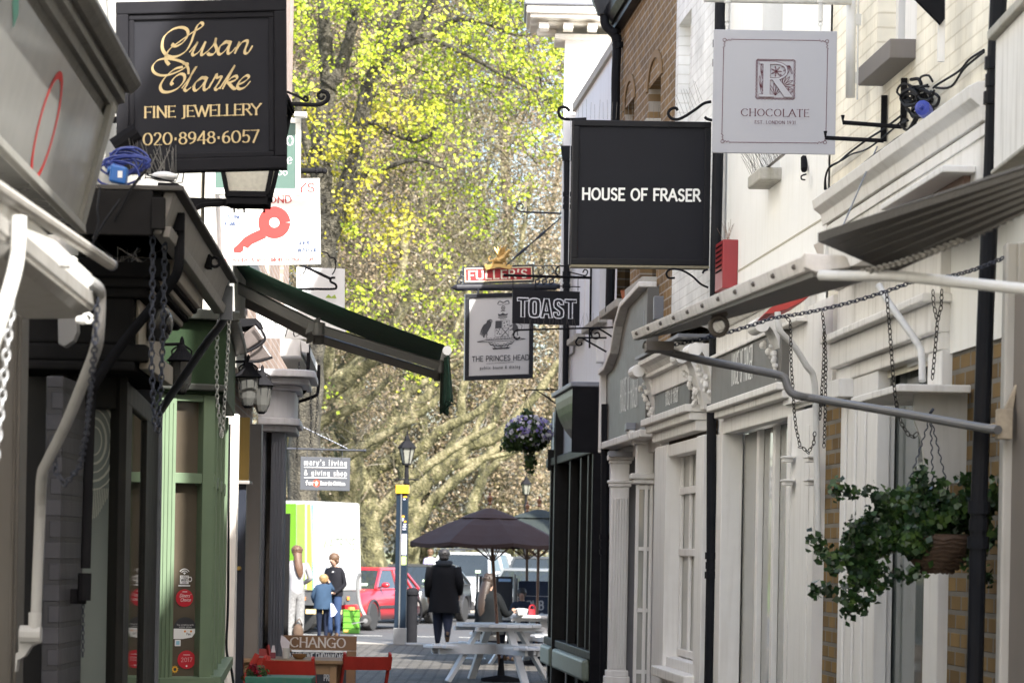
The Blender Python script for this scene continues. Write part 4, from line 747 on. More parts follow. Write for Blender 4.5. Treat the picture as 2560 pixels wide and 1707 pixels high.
mb = MB(); mb.tube([V(v) for v in spline([tuple(p) for p in (P(574, 1060, 19.6), P(572, 1200, 19.6), P(570, 1500, 19.5), P(566, 1620, 19.4), P(578, 1670, 19.3), P(585, 1720, 19.2))], 5)], .009, 6); fit('black_cable', mb, CABLE, 'black cable running down the corner of the green shop', 'cable')

# ---- white pilaster strip, blue door and yellow panel; grey corner shop
b = thing('grey_corner_shop', 'blue-grey corner shop with bowed cornice and fluted pilasters at the end of the left row', 'building', LW.at(28, 0, -1))
BG = M('blue_grey', (.15, .16, .185), .6, var=.06, streak=.12, spec=.1); BLG = M('pale_blue_grey', (.62, .63, .66), .5, var=.05, streak=.2)
Ye = 26.6;
def fr(mb, p0, p1, z0, z1, Y, dep=.15): x_, y_ = P(p0, 1300, Y).x, P(p1, 1300, Y).x; mb.box(x_, y_, Y, Y + dep, z0, z1)
mb = MB(); fr(mb, 571, 590, 0, 2.65, 20.6); fr(mb, 556, 572, 0, 3, 20.5); obj('white_jamb', mb, M('jamb_white', (.8, .76, .72), .55, var=.06, streak=.2), b)
mb = MB(); fr(mb, 588, 614, 0, 2.2, 23.2, .06); d_ = obj('door', mb, M('door_navy', (.022, .026, .038), .4, spec=.25), b, bevel=.006)
mb = MB(); mb.ell(P(598, 1420, 23.17), .02); obj('handle', mb, M('brass', (.5, .36, .12), .3, .9), d_)
mb = MB(); fr(mb, 586, 620, 2.23, 2.75, 23.3, .04); obj('yellow_panel', mb, M('yellow_board', (.42, .28, .07), .55, var=.06, streak=.1), b, bevel=.004)
mb = MB(); fr(mb, 586, 622, 2.2, 2.23, 23.15, .3); fr(mb, 614, 650, 0, 2.75, 24.5); obj('jamb', mb, M('jamb_grey', (.25, .235, .225), .5, streak=.2), b, bevel=.006)
mb = MB()
for p0, p1 in ((648, 661), (675, 709)): fr(mb, p0, p1, 0, 2.77, Ye, .25)
for k in range(4): fr(mb, 679 + k * 7, 683 + k * 7, .3, 2.7, Ye - .012, .012)
LW.bx(mb, Ye + .26, Ye + .9, 0, 2.77, .0, .22); obj('pilaster', mb, BG, b, bevel=.008)
mb = MB(); fr(mb, 655, 680, .6, 2.77, Ye + .12, .02); LW.bx(mb, Ye + 1, 33.4, .6, 2.77, -.06, -.04); obj('shop_window', mb, GLASSD, b)
mb = MB()
def bow(z0, z1, px0, px1, Y, r=.25):          # entablature with a rounded corner
 x0_, x1_ = P(px0, 1300, Y).x, P(px1, 1300, Y).x; L_ = [V((x0_, Y, 0))] + [V((x1_ - r + r * math.sin(t), Y + r - r * math.cos(t), 0)) for t in np.linspace(0, PI / 2, 7)] + [V((LW.X(27.8) + (x1_ - LW.X(Y)), 27.8, 0)), V((x0_, 27.8, 0))]
 mb.prism([p + V((0, 0, z0)) for p in L_], (0, 0, z1 - z0))
bow(2.772, 2.83, 640, 732, Ye - .1); bow(2.83, 2.9, 640, 741, Ye - .18); bow(2.9, 3.16, 640, 729, Ye - .06); bow(3.16, 3.21, 640, 742, Ye - .12); bow(3.21, 3.27, 640, 762, Ye - .25); bow(3.27, 3.34, 640, 778, Ye - .33); obj('entablature', mb, BLG, b, bevel=.012)
mb = MB(); wall_face(mb, LW, 21.2, 33.6, 3.34, 8.2, [(24, 25, 4.4, 6), (27.5, 28.5, 4.4, 6), (31, 32, 4.4, 6)], 0, .1); LW.bx(mb, 21.2, 33.6, 0, 8.2, -.4, -6); LW.bx(mb, 33.3, 33.6, 3.34, 8.2, -.4, -.002); obj('upper_wall', mb, Mbrick('pink_brick', (.36, .27, .22), (.3, .22, .18), (.42, .38, .35), (LW.t.x, LW.t.y), .225, .078, .01), b)
for yy in (24, 27.5, 31):
 o = pane(b, LW, yy, yy + 1, 4.4, 6, -.1, GLASSD, 'window'); mb = MB()
 for z in (4.42, 4.95, 5.4, 5.95): LW.bx(mb, yy, yy + 1, z, z + .05, -.1, -.04)
 obj('glazing_bar', mb, WHITE, o)
mb = MB(); LW.bx(mb, 19.2, 23.6, 3.1, 5.2, -.02, .03); obj('white_panel', mb, MATS['upper_white'], b)
mb = MB(); fr(mb, 708, 725, .15, 2.1, 33.8, .06); fit('menu_board', mb, M('menu_black', (.008, .008, .009), .6, spec=.15), 'tall narrow black board standing at the end of the left row', 'board', bevel=.005)
# folding canopy box above the corner shop
b = thing('stall_canopy', 'pale grey fold-out canopy box with chains over the grey corner shop', 'canopy', P(745, 890, 28.5))
Yk = 27.4; BX = M('canopy_pale', (.6, .61, .6), .5, var=.06, streak=.15)
mb = MB(); mb.prism([P(700, 845, Yk), P(752, 845, Yk), P(752, 890, Yk), P(700, 890, Yk)], V((LW.k * 3, 3, 0))); obj('box', mb, BX, b, bevel=.006)
mb = MB(); mb.prism([P(752, 850, Yk - .1), P(772, 858, Yk - .1), P(772, 880, Yk - .1), P(754, 880, Yk - .1)], V((LW.k * 4.2, 4.2, 0))); obj('front_board', mb, BX, b, bevel=.004)
for pts in ([(772, 862, 0), (770, 920, 0), (764, 968, .05), (750, 985, .1), (655, 1019, .4)], [(797, 912, 1.5), (795, 975, 1.5), (784, 991, 1.5), (733, 1008, 1.8)]):
 pipe('support_arm', [V(v) for v in spline([tuple(P(x_, y_, Yk + dy)) for x_, y_, dy in pts], 4)], .017, BLACK, b)

# ---- green awning
b = thing('awning', 'dark green fabric awning with grey folding arms reaching over the alley', 'awning', P(800, 740, 22.5))
AG = M('awning_green', (.014, .055, .035), .75, var=.15, streak=.25, dirt=(.01, .035, .025), bump=.1); ARM = M('arm_grey', (.2, .195, .185), .45, .2, var=.1)
_t = AG.node_tree; _r = _t.nodes.new('ShaderNodeBsdfTranslucent'); _r.inputs[0].default_value = (.014, .08, .05, 1); _m = _t.nodes.new('ShaderNodeMixShader'); _m.inputs[0].default_value = .3; _t.links.new(_t.nodes['Principled BSDF'].outputs[0], _m.inputs[1]); _t.links.new(_r.outputs[0], _m.inputs[2]); _t.links.new(_m.outputs[0], _t.nodes['Material Output'].inputs[0])
a0, a1 = P(530, 624, 21.8), P(1112, 864, 21.8); dv = V((LW.k * 2.3, 2.3, 0)); nrm = V((0, 0, .004))
mb = MB(); rows = []
for j in range(5):
 rows.append([a0.lerp(a1, i / 16) + dv * (j / 4) + V((0, 0, -.035 * math.sin(PI * i / 16) - .012 * math.sin(2 * PI * j / 4))) for i in range(17)])
vs = [p for r_ in rows for p in r_] + [p + nrm for r_ in rows for p in r_]; fs = []
for j in range(4):
 for i in range(16): k = j * 17 + i; fs.append((k, k + 1, k + 18, k + 17)); fs.append((85 + k, 85 + k + 17, 85 + k + 18, 85 + k + 1))
mb.add(vs, fs); obj('fabric', mb, AG, b, smooth=True)
tip = P(1118, 876, 21.75); mb = MB(); mb.tube([tip, tip + dv * 1.02], .036, 12); fb_ = obj('front_bar', mb, M('bar_white', (.75, .74, .72), .35, var=.05), b, smooth=False)
mb = MB(); n_ = 24; v0 = [tip + dv * (i / n_) + V((.015 * math.sin(i * 1.7), 0, -.035)) for i in range(n_ + 1)]; v1 = [p + V((.02 * math.sin(i * 1.7 + .5) + .02, -.02, -.33 - .03 * (i % 2))) for i, p in enumerate(v0)]
for i in range(n_): mb.face(v0[i], v0[i + 1], v1[i + 1], v1[i])
va = obj('valance', mb, AG, b); sm = va.modifiers.new('thick', 'SOLIDIFY'); sm.thickness = .006
for Y_, pts in ((22.5, ((560, 702), (797, 822), (1103, 916))), (24.0, ((566, 730), (797, 846), (1093, 938)))):
 mb = MB(); pp = [P(x_, y_, Y_) for x_, y_ in pts]; mb.bar(pp[0], pp[1], .05, .085, (0, -.3, 1)); mb.bar(pp[1], pp[2], .045, .07, (0, -.3, 1)); mb.lathe([(.05, -.05), (.055, 0), (.05, .05)], pp[1], 12); mb.obox(pp[1].lerp(pp[0], .06), (.05, 0, .02), (0, .03, 0), (.01, 0, .05)); mb.lathe([(.03, -.05), (.03, .05)], pp[2], 10); obj('folding_arm', mb, ARM, b, bevel=.008)
mb = MB(); LW.bx(mb, 21.6, 24.3, 3.9, 4.05, .0, .12); obj('cassette', mb, M('cassette_dark', (.05, .05, .055), .4), b, bevel=.01)
# ================================================================== HANGING SIGNS
def board(name, label, tl, tr, bl, Y, dY=0., th=.04, face=None, frame=None, fw=.04, fp=.012, edge=None, cat='sign', rim=None):
 """framed hanging board from three pixel corners; the right side stands dY deeper. returns thing + face axes"""
 a, b_, c = P(*tl, Y), P(*tr, Y + dY), P(*bl, Y)
 ux = (b_ - a); w = ux.length; ux.normalize(); uy = (a - c); h = uy.length; uy.normalize(); n = ux.cross(uy).normalized()
 t = thing(name, label, cat, c)
 pt = lambda x, y, d=0: c + ux * x + uy * y + n * d
 mb = MB(); mb.prism([pt(0, 0), pt(w, 0), pt(w, h), pt(0, h)], n * -th); pl = obj('panel', mb, face, t, bevel=.003)
 if frame is not None:
  mb = MB()
  for x0, y0, x1, y1 in ((0, 0, w, fw), (0, h - fw, w, h), (0, fw, fw, h - fw), (w - fw, fw, w, h - fw)):
   mb.prism([pt(x0, y0, .0005), pt(x1, y0, .0005), pt(x1, y1, .0005), pt(x0, y1, .0005)], n * fp)
  if rim:
   f2 = fw + rim
   for x0, y0, x1, y1 in ((fw, fw, w - fw, f2), (fw, h - f2, w - fw, h - fw), (fw, f2, f2, h - f2), (w - f2, f2, w - fw, h - f2)):
    mb.prism([pt(x0, y0, .0005), pt(x1, y0, .0005), pt(x1, y1, .0005), pt(x0, y1, .0005)], n * fp * .5)
  obj('frame', mb, frame, t, bevel=.005)
 t['_'] = 0; del t['_']
 def loc(px, py, d=0):                     # pixel -> board coordinates
  r = P(px, py, 1) - V((0, 0, CAMZ)); o = c + n * d - V((0, 0, CAMZ)); p = r * (o.dot(n) / r.dot(n)) - o; return p.dot(ux), p.dot(uy)
 return t, pl, c, ux, uy, w, h, n, loc
SLATE = M('sign_slate', (.024, .0245, .029), .6, var=.12, scale=5, bump=.03, spec=.0)
GOLD = M('gold_leaf', (.52, .40, .20), .5, var=.06)
# ---- black jewellery sign with gold lettering
t, pl, c, ux, uy, w, h, n, loc = board('hanging_sign', 'large black framed jewellery sign with gold script lettering, over the left shops', (290, 8), (716, -2), (292, 434), 12.6, .05, .06, SLATE, M('sign_frame', (.016, .016, .019), .45, var=.2, spec=.03), .055, .022, rim=.025)
def zl(pts, z='Z1'): return [loc(*q(z, *p), .0) for p in pts]
def script(pn):
 S = lambda pts, wd=.0155: pn.stroke(spline(zl(pts), 6), wd, .2, .75)
 S([(1162, 468), (1140, 440), (1136, 405), (1165, 355), (1240, 300), (1320, 245), (1378, 212), (1388, 190), (1372, 181), (1348, 205), (1328, 260), (1306, 325), (1270, 380), (1205, 412), (1145, 402), (1110, 350), (1118, 275), (1170, 225), (1230, 208), (1275, 222), (1286, 262), (1255, 312), (1210, 338), (1180, 332), (1186, 318)])
 pn.disc(*loc(*q('Z1', 1185, 324)), .006)
 S([(1300, 385), (1345, 330), (1355, 315), (1330, 370), (1322, 395), (1335, 405), (1375, 375), (1408, 318)]); S([(1412, 312), (1395, 360), (1385, 395), (1395, 405), (1430, 380)])
 S([(1425, 385), (1470, 335), (1485, 290), (1478, 330), (1490, 370), (1470, 402), (1440, 405), (1430, 392)])
 S([(1490, 385), (1520, 345), (1570, 320), (1582, 330), (1550, 318), (1515, 350), (1502, 390), (1520, 405), (1560, 370), (1590, 318)]); S([(1592, 315), (1572, 375), (1575, 402), (1600, 390), (1625, 360)])
 S([(1618, 405), (1640, 350), (1650, 322), (1630, 372)]); S([(1622, 390), (1665, 330), (1700, 316), (1705, 335), (1690, 380), (1692, 403), (1715, 398), (1742, 352)])
 S([(1298, 538), (1296, 500), (1275, 465), (1225, 440), (1150, 425), (1085, 432), (1048, 470), (1052, 510), (1095, 538), (1160, 538), (1230, 515), (1280, 485), (1290, 465), (1255, 462)], .0125)
 S([(1258, 485), (1200, 500), (1140, 550), (1105, 610), (1118, 650), (1165, 658), (1225, 635), (1268, 585), (1270, 545), (1240, 535), (1200, 560), (1180, 595), (1190, 608)])
 pn.disc(*loc(*q('Z1', 1189, 600)), .006)
 S([(1255, 635), (1300, 575), (1340, 510), (1350, 488), (1325, 530), (1290, 610), (1275, 640), (1290, 652), (1320, 630)])
 S([(1330, 630), (1360, 590), (1410, 565), (1425, 575), (1390, 565), (1350, 600), (1340, 640), (1360, 652), (1400, 615), (1432, 563)]); S([(1434, 562), (1412, 620), (1415, 650), (1440, 640), (1465, 600)])
 S([(1445, 640), (1485, 565), (1495, 545), (1500, 568), (1530, 563), (1515, 600), (1490, 640), (1500, 652), (1530, 630)])
 S([(1520, 648), (1575, 560), (1612, 500), (1620, 490), (1590, 550), (1540, 650)]); S([(1560, 610), (1605, 570), (1635, 562), (1635, 585), (1590, 605), (1570, 605)]); S([(1580, 605), (1610, 640), (1632, 650), (1650, 635)])
 S([(1640, 625), (1690, 605), (1722, 575), (1705, 560), (1665, 590), (1645, 630), (1660, 652), (1700, 640), (1735, 600)])
lettering(t, GOLD, c, ux, uy, script, 'gold_lettering')
def caps(pn):
 x0, y0 = loc(*q('Z1', 998, 832)); x1, _ = loc(*q('Z1', 1815, 830)); y1 = loc(*q('Z1', 998, 757))[1]
 pn.text('FINE JEWELLERY', x0, y0, y1 - y0, x1 - x0, .18, .3, .1, gap=.06, ang=.05)
 x0, y0 = loc(*q('Z1', 996, 1026)); x1, _ = loc(*q('Z1', 1806, 1026)); y1 = loc(*q('Z1', 998, 942))[1]
 pn.text('020·8948·6057', x0, y0, y1 - y0, x1 - x0, .16, .35, .0, gap=.08, ang=.05)
lettering(t, GOLD, c, ux, uy, caps, 'gold_lettering')
mb = MB(); mb.tube([P(300, -10, 12.62), P(210, -10, 12.62)], .02, 8); mb.tube([P(300, 300, 12.62), P(225, 300, 12.62)], .015, 8); obj('wall_arm', mb, BLACK, t)
# ---- chocolate sign with white pipe frame
t, pl, c, ux, uy, w, h, n, loc = board('hanging_sign', 'pale lilac grey square chocolate shop sign hanging from a white pipe frame', (1785, 74), (2093, 79), (1780, 382), 15.3, .02, .02, M('sign_lilac', (.40, .405, .44), .45, var=.02))
MAR = M('maroon_print', (.10, .015, .03), .5)
def choc(pn):
 X = lambda z, x, y: loc(*q(z, x, y))
 cs = [loc(1808, 99), loc(2068, 104), loc(2064, 360), loc(1804, 356)]
 for (xa, ya), (xb_, yb_) in zip(cs, cs[1:] + cs[:1]):
  d = V((xb_ - xa, yb_ - ya)); L_ = d.length; d /= L_; pn.stroke([(xa + d.x * .045, ya + d.y * .045), (xb_ - d.x * .045, yb_ - d.y * .045)], .0032)
 for (xa, ya), sx, sy in zip(cs, (1, -1, -1, 1), (-1, -1, 1, 1)):
  pn.ring(xa + sx * .004, ya + sy * .004, .009, .009, .003, 12)
  for k in (0, 1):
   f = lambda u, v: (xa + sx * (u if k == 0 else v), ya + sy * (v if k == 0 else u))
   pn.stroke(spline([f(.012, .0), f(.02, .007), f(.027, -.0), f(.034, .007), f(.042, .0), f(.045, -.006)], 5), .0028)
 (xa, ya), (xb_, yb_) = loc(1891, 151), loc(1984, 249); cw = xb_ - xa; ch_ = ya - yb_
 for k in range(40):                         # scalloped frame
  pass
 N_ = 11
 for side in range(4):
  pts = []
  for k in range(N_ * 4 + 1):
   u = k / (N_ * 4); o = .004 * abs(math.sin(PI * N_ * u)) + .001
   pts.append(((xa + cw * u, ya + o), (xb_ + o, ya - ch_ * u), (xb_ - cw * u, yb_ - o), (xa - o, yb_ + ch_ * u))[side])
  pn.stroke(pts, .0024)
 i = .011
 for f in (.0, .004):
  pn.stroke([(xa + f, ya - f), (xb_ - f, ya - f), (xb_ - f, yb_ + f), (xa + f, yb_ + f), (xa + f, ya - f)], .0022)
 X0, Y0 = xa + i, yb_ + i; W_, H_ = cw - 2 * i, ch_ - 2 * i
 f = lambda u, v: (X0 + W_ * u, Y0 + H_ * v)
 for o in ((.05, .02), (.12, .06)):          # outlined R
  pass
 outline = [(.02, .0), (.02, .06), (.14, .1), (.14, .9), (.02, .94), (.02, 1.), (.6, 1.), (.8, .93), (.88, .75), (.8, .58), (.62, .5), (.9, .06), (1., .0), (.72, .0), (.42, .46), (.34, .46), (.34, .1), (.46, .06), (.46, .0), (.02, .0)]
 def fan(cx, cy, r, a0, a1, m):
  for k in range(m):
   a = a0 + (a1 - a0) * k / max(1, m - 1)
   pn.stroke(spline([f(cx, cy), f(cx + r * .6 * math.cos(a - .14), cy + r * .6 * math.sin(a - .14)), f(cx + r * math.cos(a), cy + r * math.sin(a)), f(cx + r * .6 * math.cos(a + .14), cy + r * .6 * math.sin(a + .14)), f(cx, cy)], 4), .0026)
 fan(.52, .73, .16, 0, 5.4, 7); fan(.7, .3, .36, -.3, 1.7, 6); fan(.5, .03, .36, .9, 2.1, 4); fan(.04, .3, .3, -1.2, 1.6, 5); fan(.06, .7, .24, -1.2, 1.5, 4); fan(.92, .9, .25, 3.3, 5, 4); fan(.86, .05, .2, .6, 2.2, 3)
 x0, y0 = loc(1852, 291); x1, _ = loc(2021, 295); pn.text('CHOCOLATE', x0, y0, loc(1852, 273)[1] - y0, x1 - x0, .13, .3, .1, gap=.14, ang=.05)
 x0, y0 = loc(1886, 311); x1, _ = loc(1988, 313); pn.text('EST. LONDON 1931', x0, y0, loc(1886, 303)[1] - y0, x1 - x0, .14, .5, .06, gap=.18, ang=.05)
lettering(t, MAR, c, ux, uy, choc)
(xa, ya), (xb_, yb_) = loc(1895, 155), loc(1980, 245); fR = lambda u, v: (xa + (xb_ - xa) * u, yb_ + (ya - yb_) * v)
bars = (((.14, 0), (.34, 0), (.34, 1), (.14, 1)), ((.02, .0), (.46, .0), (.46, .07), (.02, .07)), ((.02, .93), (.5, .93), (.5, 1), (.02, 1)), ((.4, .5), (.6, .5), (1.02, .0), (.76, .0)))
bow = spline([fR(*p) for p in ((.3, .95), (.6, .95), (.79, .84), (.8, .65), (.6, .52), (.3, .51))], 6)
def Rm(pn):
 for b_ in bars: pn.stroke([fR(*p) for p in (*b_, b_[0])], .0045)
 pn.stroke(bow, .0155)
def Rw(pn):
 for b_ in bars: pn.poly([fR(*p) for p in b_])
 pn.stroke(bow, .0105)
lettering(t, MAR, c + n * .004, ux, uy, Rm, 'initial_outline'); lettering(t, MATS['sign_lilac'], c + n * .005, ux, uy, Rw, 'initial')
fr_ = thing('pipe_bracket', 'white pipe frame carrying the chocolate shop sign on the cream wall', 'bracket', P(2128, 240, 15.5))
mb = MB(); mb.tube([P(2128, -60, 15.5), P(2126, 244, 15.5)], .026, 14); obj('post', mb, PIPEW, fr_, smooth=True)
mb = MB(); mb.tube([P(1760, -2, 15.32), P(2128, 6, 15.45)], .017, 12); obj('crossbar', mb, PIPEW, fr_, smooth=True)
for x_ in (1819, 2052):
 mb = MB(); mb.tube([P(x_, 4, 15.33), P(x_ - 1, 54, 15.33)], .0125, 10); mb.tube([P(x_, 0, 15.33), P(x_, 8, 15.33)], .02, 10)
 o_ = P(x_ - 1, 61, 15.33); mb.tube([o_ + V((.01 * math.cos(k), 0, .012 * math.sin(k))) for k in np.linspace(0, 2 * PI, 10)], .0025, 5); mb.tube([P(x_, 62, 15.32), P(x_, 80, 15.32)], .004, 5); obj('hanger', mb, PIPEW, fr_)
mb = MB(); mb.tube([P(2146, -20, 15.6), P(2143, 250, 15.6)], .005, 6); mb.obox(P(2146, 50, 15.6), (.015, 0, 0), (0, .01, 0), (0, 0, .03)); mb.obox(P(2145, 195, 15.6), (.015, 0, 0), (0, .01, 0), (0, 0, .03)); obj('conduit', mb, PIPEW, fr_)
# ---- big dark department store sign
t, pl, c, ux, uy, w, h, n, loc = board('hanging_sign', 'large dark charcoal square sign with white capitals hanging from scrolled irons, right side', (1433, 300), (1778, 306), (1427, 661), 20.6, .1, .08, M('sign_charcoal', (.0185, .019, .0225), .7, var=.15, scale=4, bump=.04, sc2=90, spec=.1), M('sign_rim', (.009, .009, .011), .5, spec=.2), .045, .015)
def hf(pn):
 x0, y0 = loc(1453, 499); x1, y1 = loc(1747, 500); pn.text('HOUSE OF FRASER', x0, y0, loc(1453, 471)[1] - y0, x1 - x0, .19, 1, gap=.12)
lettering(t, HOF, c, ux, uy, hf)
mb = MB(); mb.prism([c + uy * -.02 + n * .03, c + ux * w + uy * -.02 + n * .03, c + ux * w - uy * .002 + n * .02, c - uy * .002 + n * .02], n * -.12); obj('weathered_sill', mb, M('mossy_wood', (.16, .14, .09), .8, var=.4, scale=40), t)
mb = MB()
def iron(z, pts, Y, r=.011, n_=5): mb.tube([V(v) for v in spline([tuple(PZ(z, *p, Y)) for p in pts], n_)], r, 7)
iron('C1', [(215, 1365), (180, 1325), (120, 1312), (85, 1345), (85, 1400), (125, 1450), (230, 1465), (420, 1458)], 20.62); iron('C1', [(1540, 1355), (1510, 1325), (1450, 1345), (1425, 1395), (1460, 1450), (1540, 1465), (1640, 1420), (1760, 1340), (1860, 1270), (1950, 1248)], 20.6); iron('C1', [(1870, 1435), (1900, 1460), (1960, 1475), (2040, 1470)], 20.6)
iron('A4', [(285, 615), (250, 615), (238, 590), (262, 567), (320, 572), (380, 605), (430, 650), (472, 670)], 20.6, .008); iron('A4', [(440, 590), (450, 575), (470, 568)], 20.6, .008)
obj('scroll_iron', mb, BLACK, t)
mb = MB(); mb.tube([P(1427, 300, 20.5), P(1421, 661, 20.5)], .003, 4); obj('guy_wire', mb, STEEL, t)
spikes('bird_spikes', t, P(1440, 298, 20.63), P(1650, 300, 20.63), 20, .13, SPK, .06, False)
spikes('bird_spikes', t, P(1700, 296, 20.6), P(1760, 250, 20.6), 8, .16, SPK, .1, False, V((-.05, 0, 0)))
# ---- TOAST sign
t, pl, c, ux, uy, w, h, n, loc = board('hanging_sign', 'small charcoal sign with outlined white capitals overlapping the pub sign', (1282, 723), (1450, 729), (1281, 808), 29.4, .1, .03, M('sign_toast', (.016, .016, .019), .6, var=.1, spec=.15))
OUT = M('outline_white', (.78, .78, .8), .5)
def toast(pn):
 xa, yb_ = loc(1292, 792); xb_, _ = loc(1442, 796); H_ = loc(1292, 744)[1] - yb_; wl = (xb_ - xa); x = xa; hw = .016
 T = [(0, 1), (1, 1), (1, .84), (.66, .84), (.66, 0), (.34, 0), (.34, .84), (0, .84), (0, 1)]
 A = [(0, 0), (.3, 1), (.7, 1), (1, 0), (.72, 0), (.66, .2), (.34, .2), (.28, 0), (0, 0)]; A2 = [(.4, .36), (.6, .36), (.5, .78), (.4, .36)]
 O = [(.0, .25), (.1, .05), (.35, 0), (.65, 0), (.9, .05), (1, .25), (1, .75), (.9, .95), (.65, 1), (.35, 1), (.1, .95), (0, .75), (0, .25)]; O2 = [(.36, .25), (.42, .17), (.58, .17), (.64, .25), (.64, .75), (.58, .83), (.42, .83), (.36, .75), (.36, .25)]
 S_ = [(0, .3), (.05, .08), (.3, 0), (.7, 0), (.95, .08), (1, .3), (.95, .46), (.4, .68), (.38, .78), (.46, .84), (.58, .82), (.62, .72), (.98, .72), (.92, .93), (.65, 1), (.35, 1), (.08, .93), (.02, .72), (.08, .56), (.6, .34), (.62, .22), (.54, .16), (.42, .17), (.38, .3), (0, .3)]
 for sh, fr0, fr1 in (((T,), 0, .2), ((O, O2), .19, .4), ((A, A2), .385, .6), ((S_,), .6, .79), ((T,), .79, 1)):
  for poly in sh: pn.stroke([(x + wl * (fr0 + (fr1 - fr0) * (.04 + .92 * u)), yb_ + H_ * v) for u, v in poly], hw * .75)
lettering(t, OUT, c, ux, uy, toast, 'outlined_lettering')
br = thing('sign_bracket', 'wrought iron bracket with scrolls holding the small outlined letters sign', 'bracket', P(1478, 700, 29.6))
mb = MB()
mb.tube([PZ('A1', 500, 590, 29.5), PZ('A1', 1180, 610, 29.7)], .014, 8); mb.tube([PZ('A1', 1185, 510, 29.7), PZ('A1', 1178, 1000, 29.7)], .011, 8)
iron('A1', [(985, 520), (930, 520), (908, 560), (930, 595), (990, 600)], 29.6, .008); iron('A1', [(1120, 570), (1135, 545), (1158, 560), (1145, 590), (1115, 590), (1000, 560)], 29.6, .007)
for x_ in (572, 1082): mb.tube([PZ('A1', x_, 600, 29.5), PZ('A1', x_, 715, 29.5)], .004, 5)
mb.tube([PZ('A1', 915, 675, 29.55), PZ('A1', 1100, 682, 29.55)], .006, 5)
obj('iron', mb, BLACK, br)
b2_ = thing('sign_bracket', 'iron bracket with bird spikes below the outlined letters sign, running to the brick house', 'bracket', P(1570, 815, 27.4))
mb = MB(); mb.tube([PZ('A1', 600, 1020, 27.6), PZ('A1', 1490, 995, 27.4)], .009, 7); iron('A1', [(630, 1020), (590, 1030), (578, 1065), (600, 1090), (628, 1075)], 27.6, .008)
iron('A1', [(1495, 1000), (1445, 1010), (1435, 1050), (1460, 1075)], 27.4, .008); iron('A1', [(1170, 1020), (1240, 1010), (1330, 1060), (1400, 1110), (1470, 1125), (1500, 1110)], 27.4, .009); iron('A1', [(1210, 1050), (1240, 1040), (1250, 1070), (1225, 1088), (1195, 1075), (1185, 1040), (1200, 1015)], 27.5, .008)
mb.tube([PZ('A1', 1080, 1080, 27.6), PZ('A1', 1305, 1080, 27.5)], .009, 6); iron('A1', [(1110, 1115), (1110, 1135), (1080, 1138), (1065, 1115), (1080, 1085)], 27.5, .008); mb.tube([PZ('A1', 1120, 1085, 27.5), PZ('A1', 1305, 1190, 27.5)], .009, 6); mb.tube([PZ('A1', 1173, 1010, 27.5), PZ('A1', 1173, 1160, 27.5)], .009, 6)
obj('iron', mb, BLACK, b2_); spikes('bird_spikes', b2_, PZ('A1', 650, 1015, 27.6), PZ('A1', 1300, 1000, 27.5), 24, .14, SPK, .3, False)
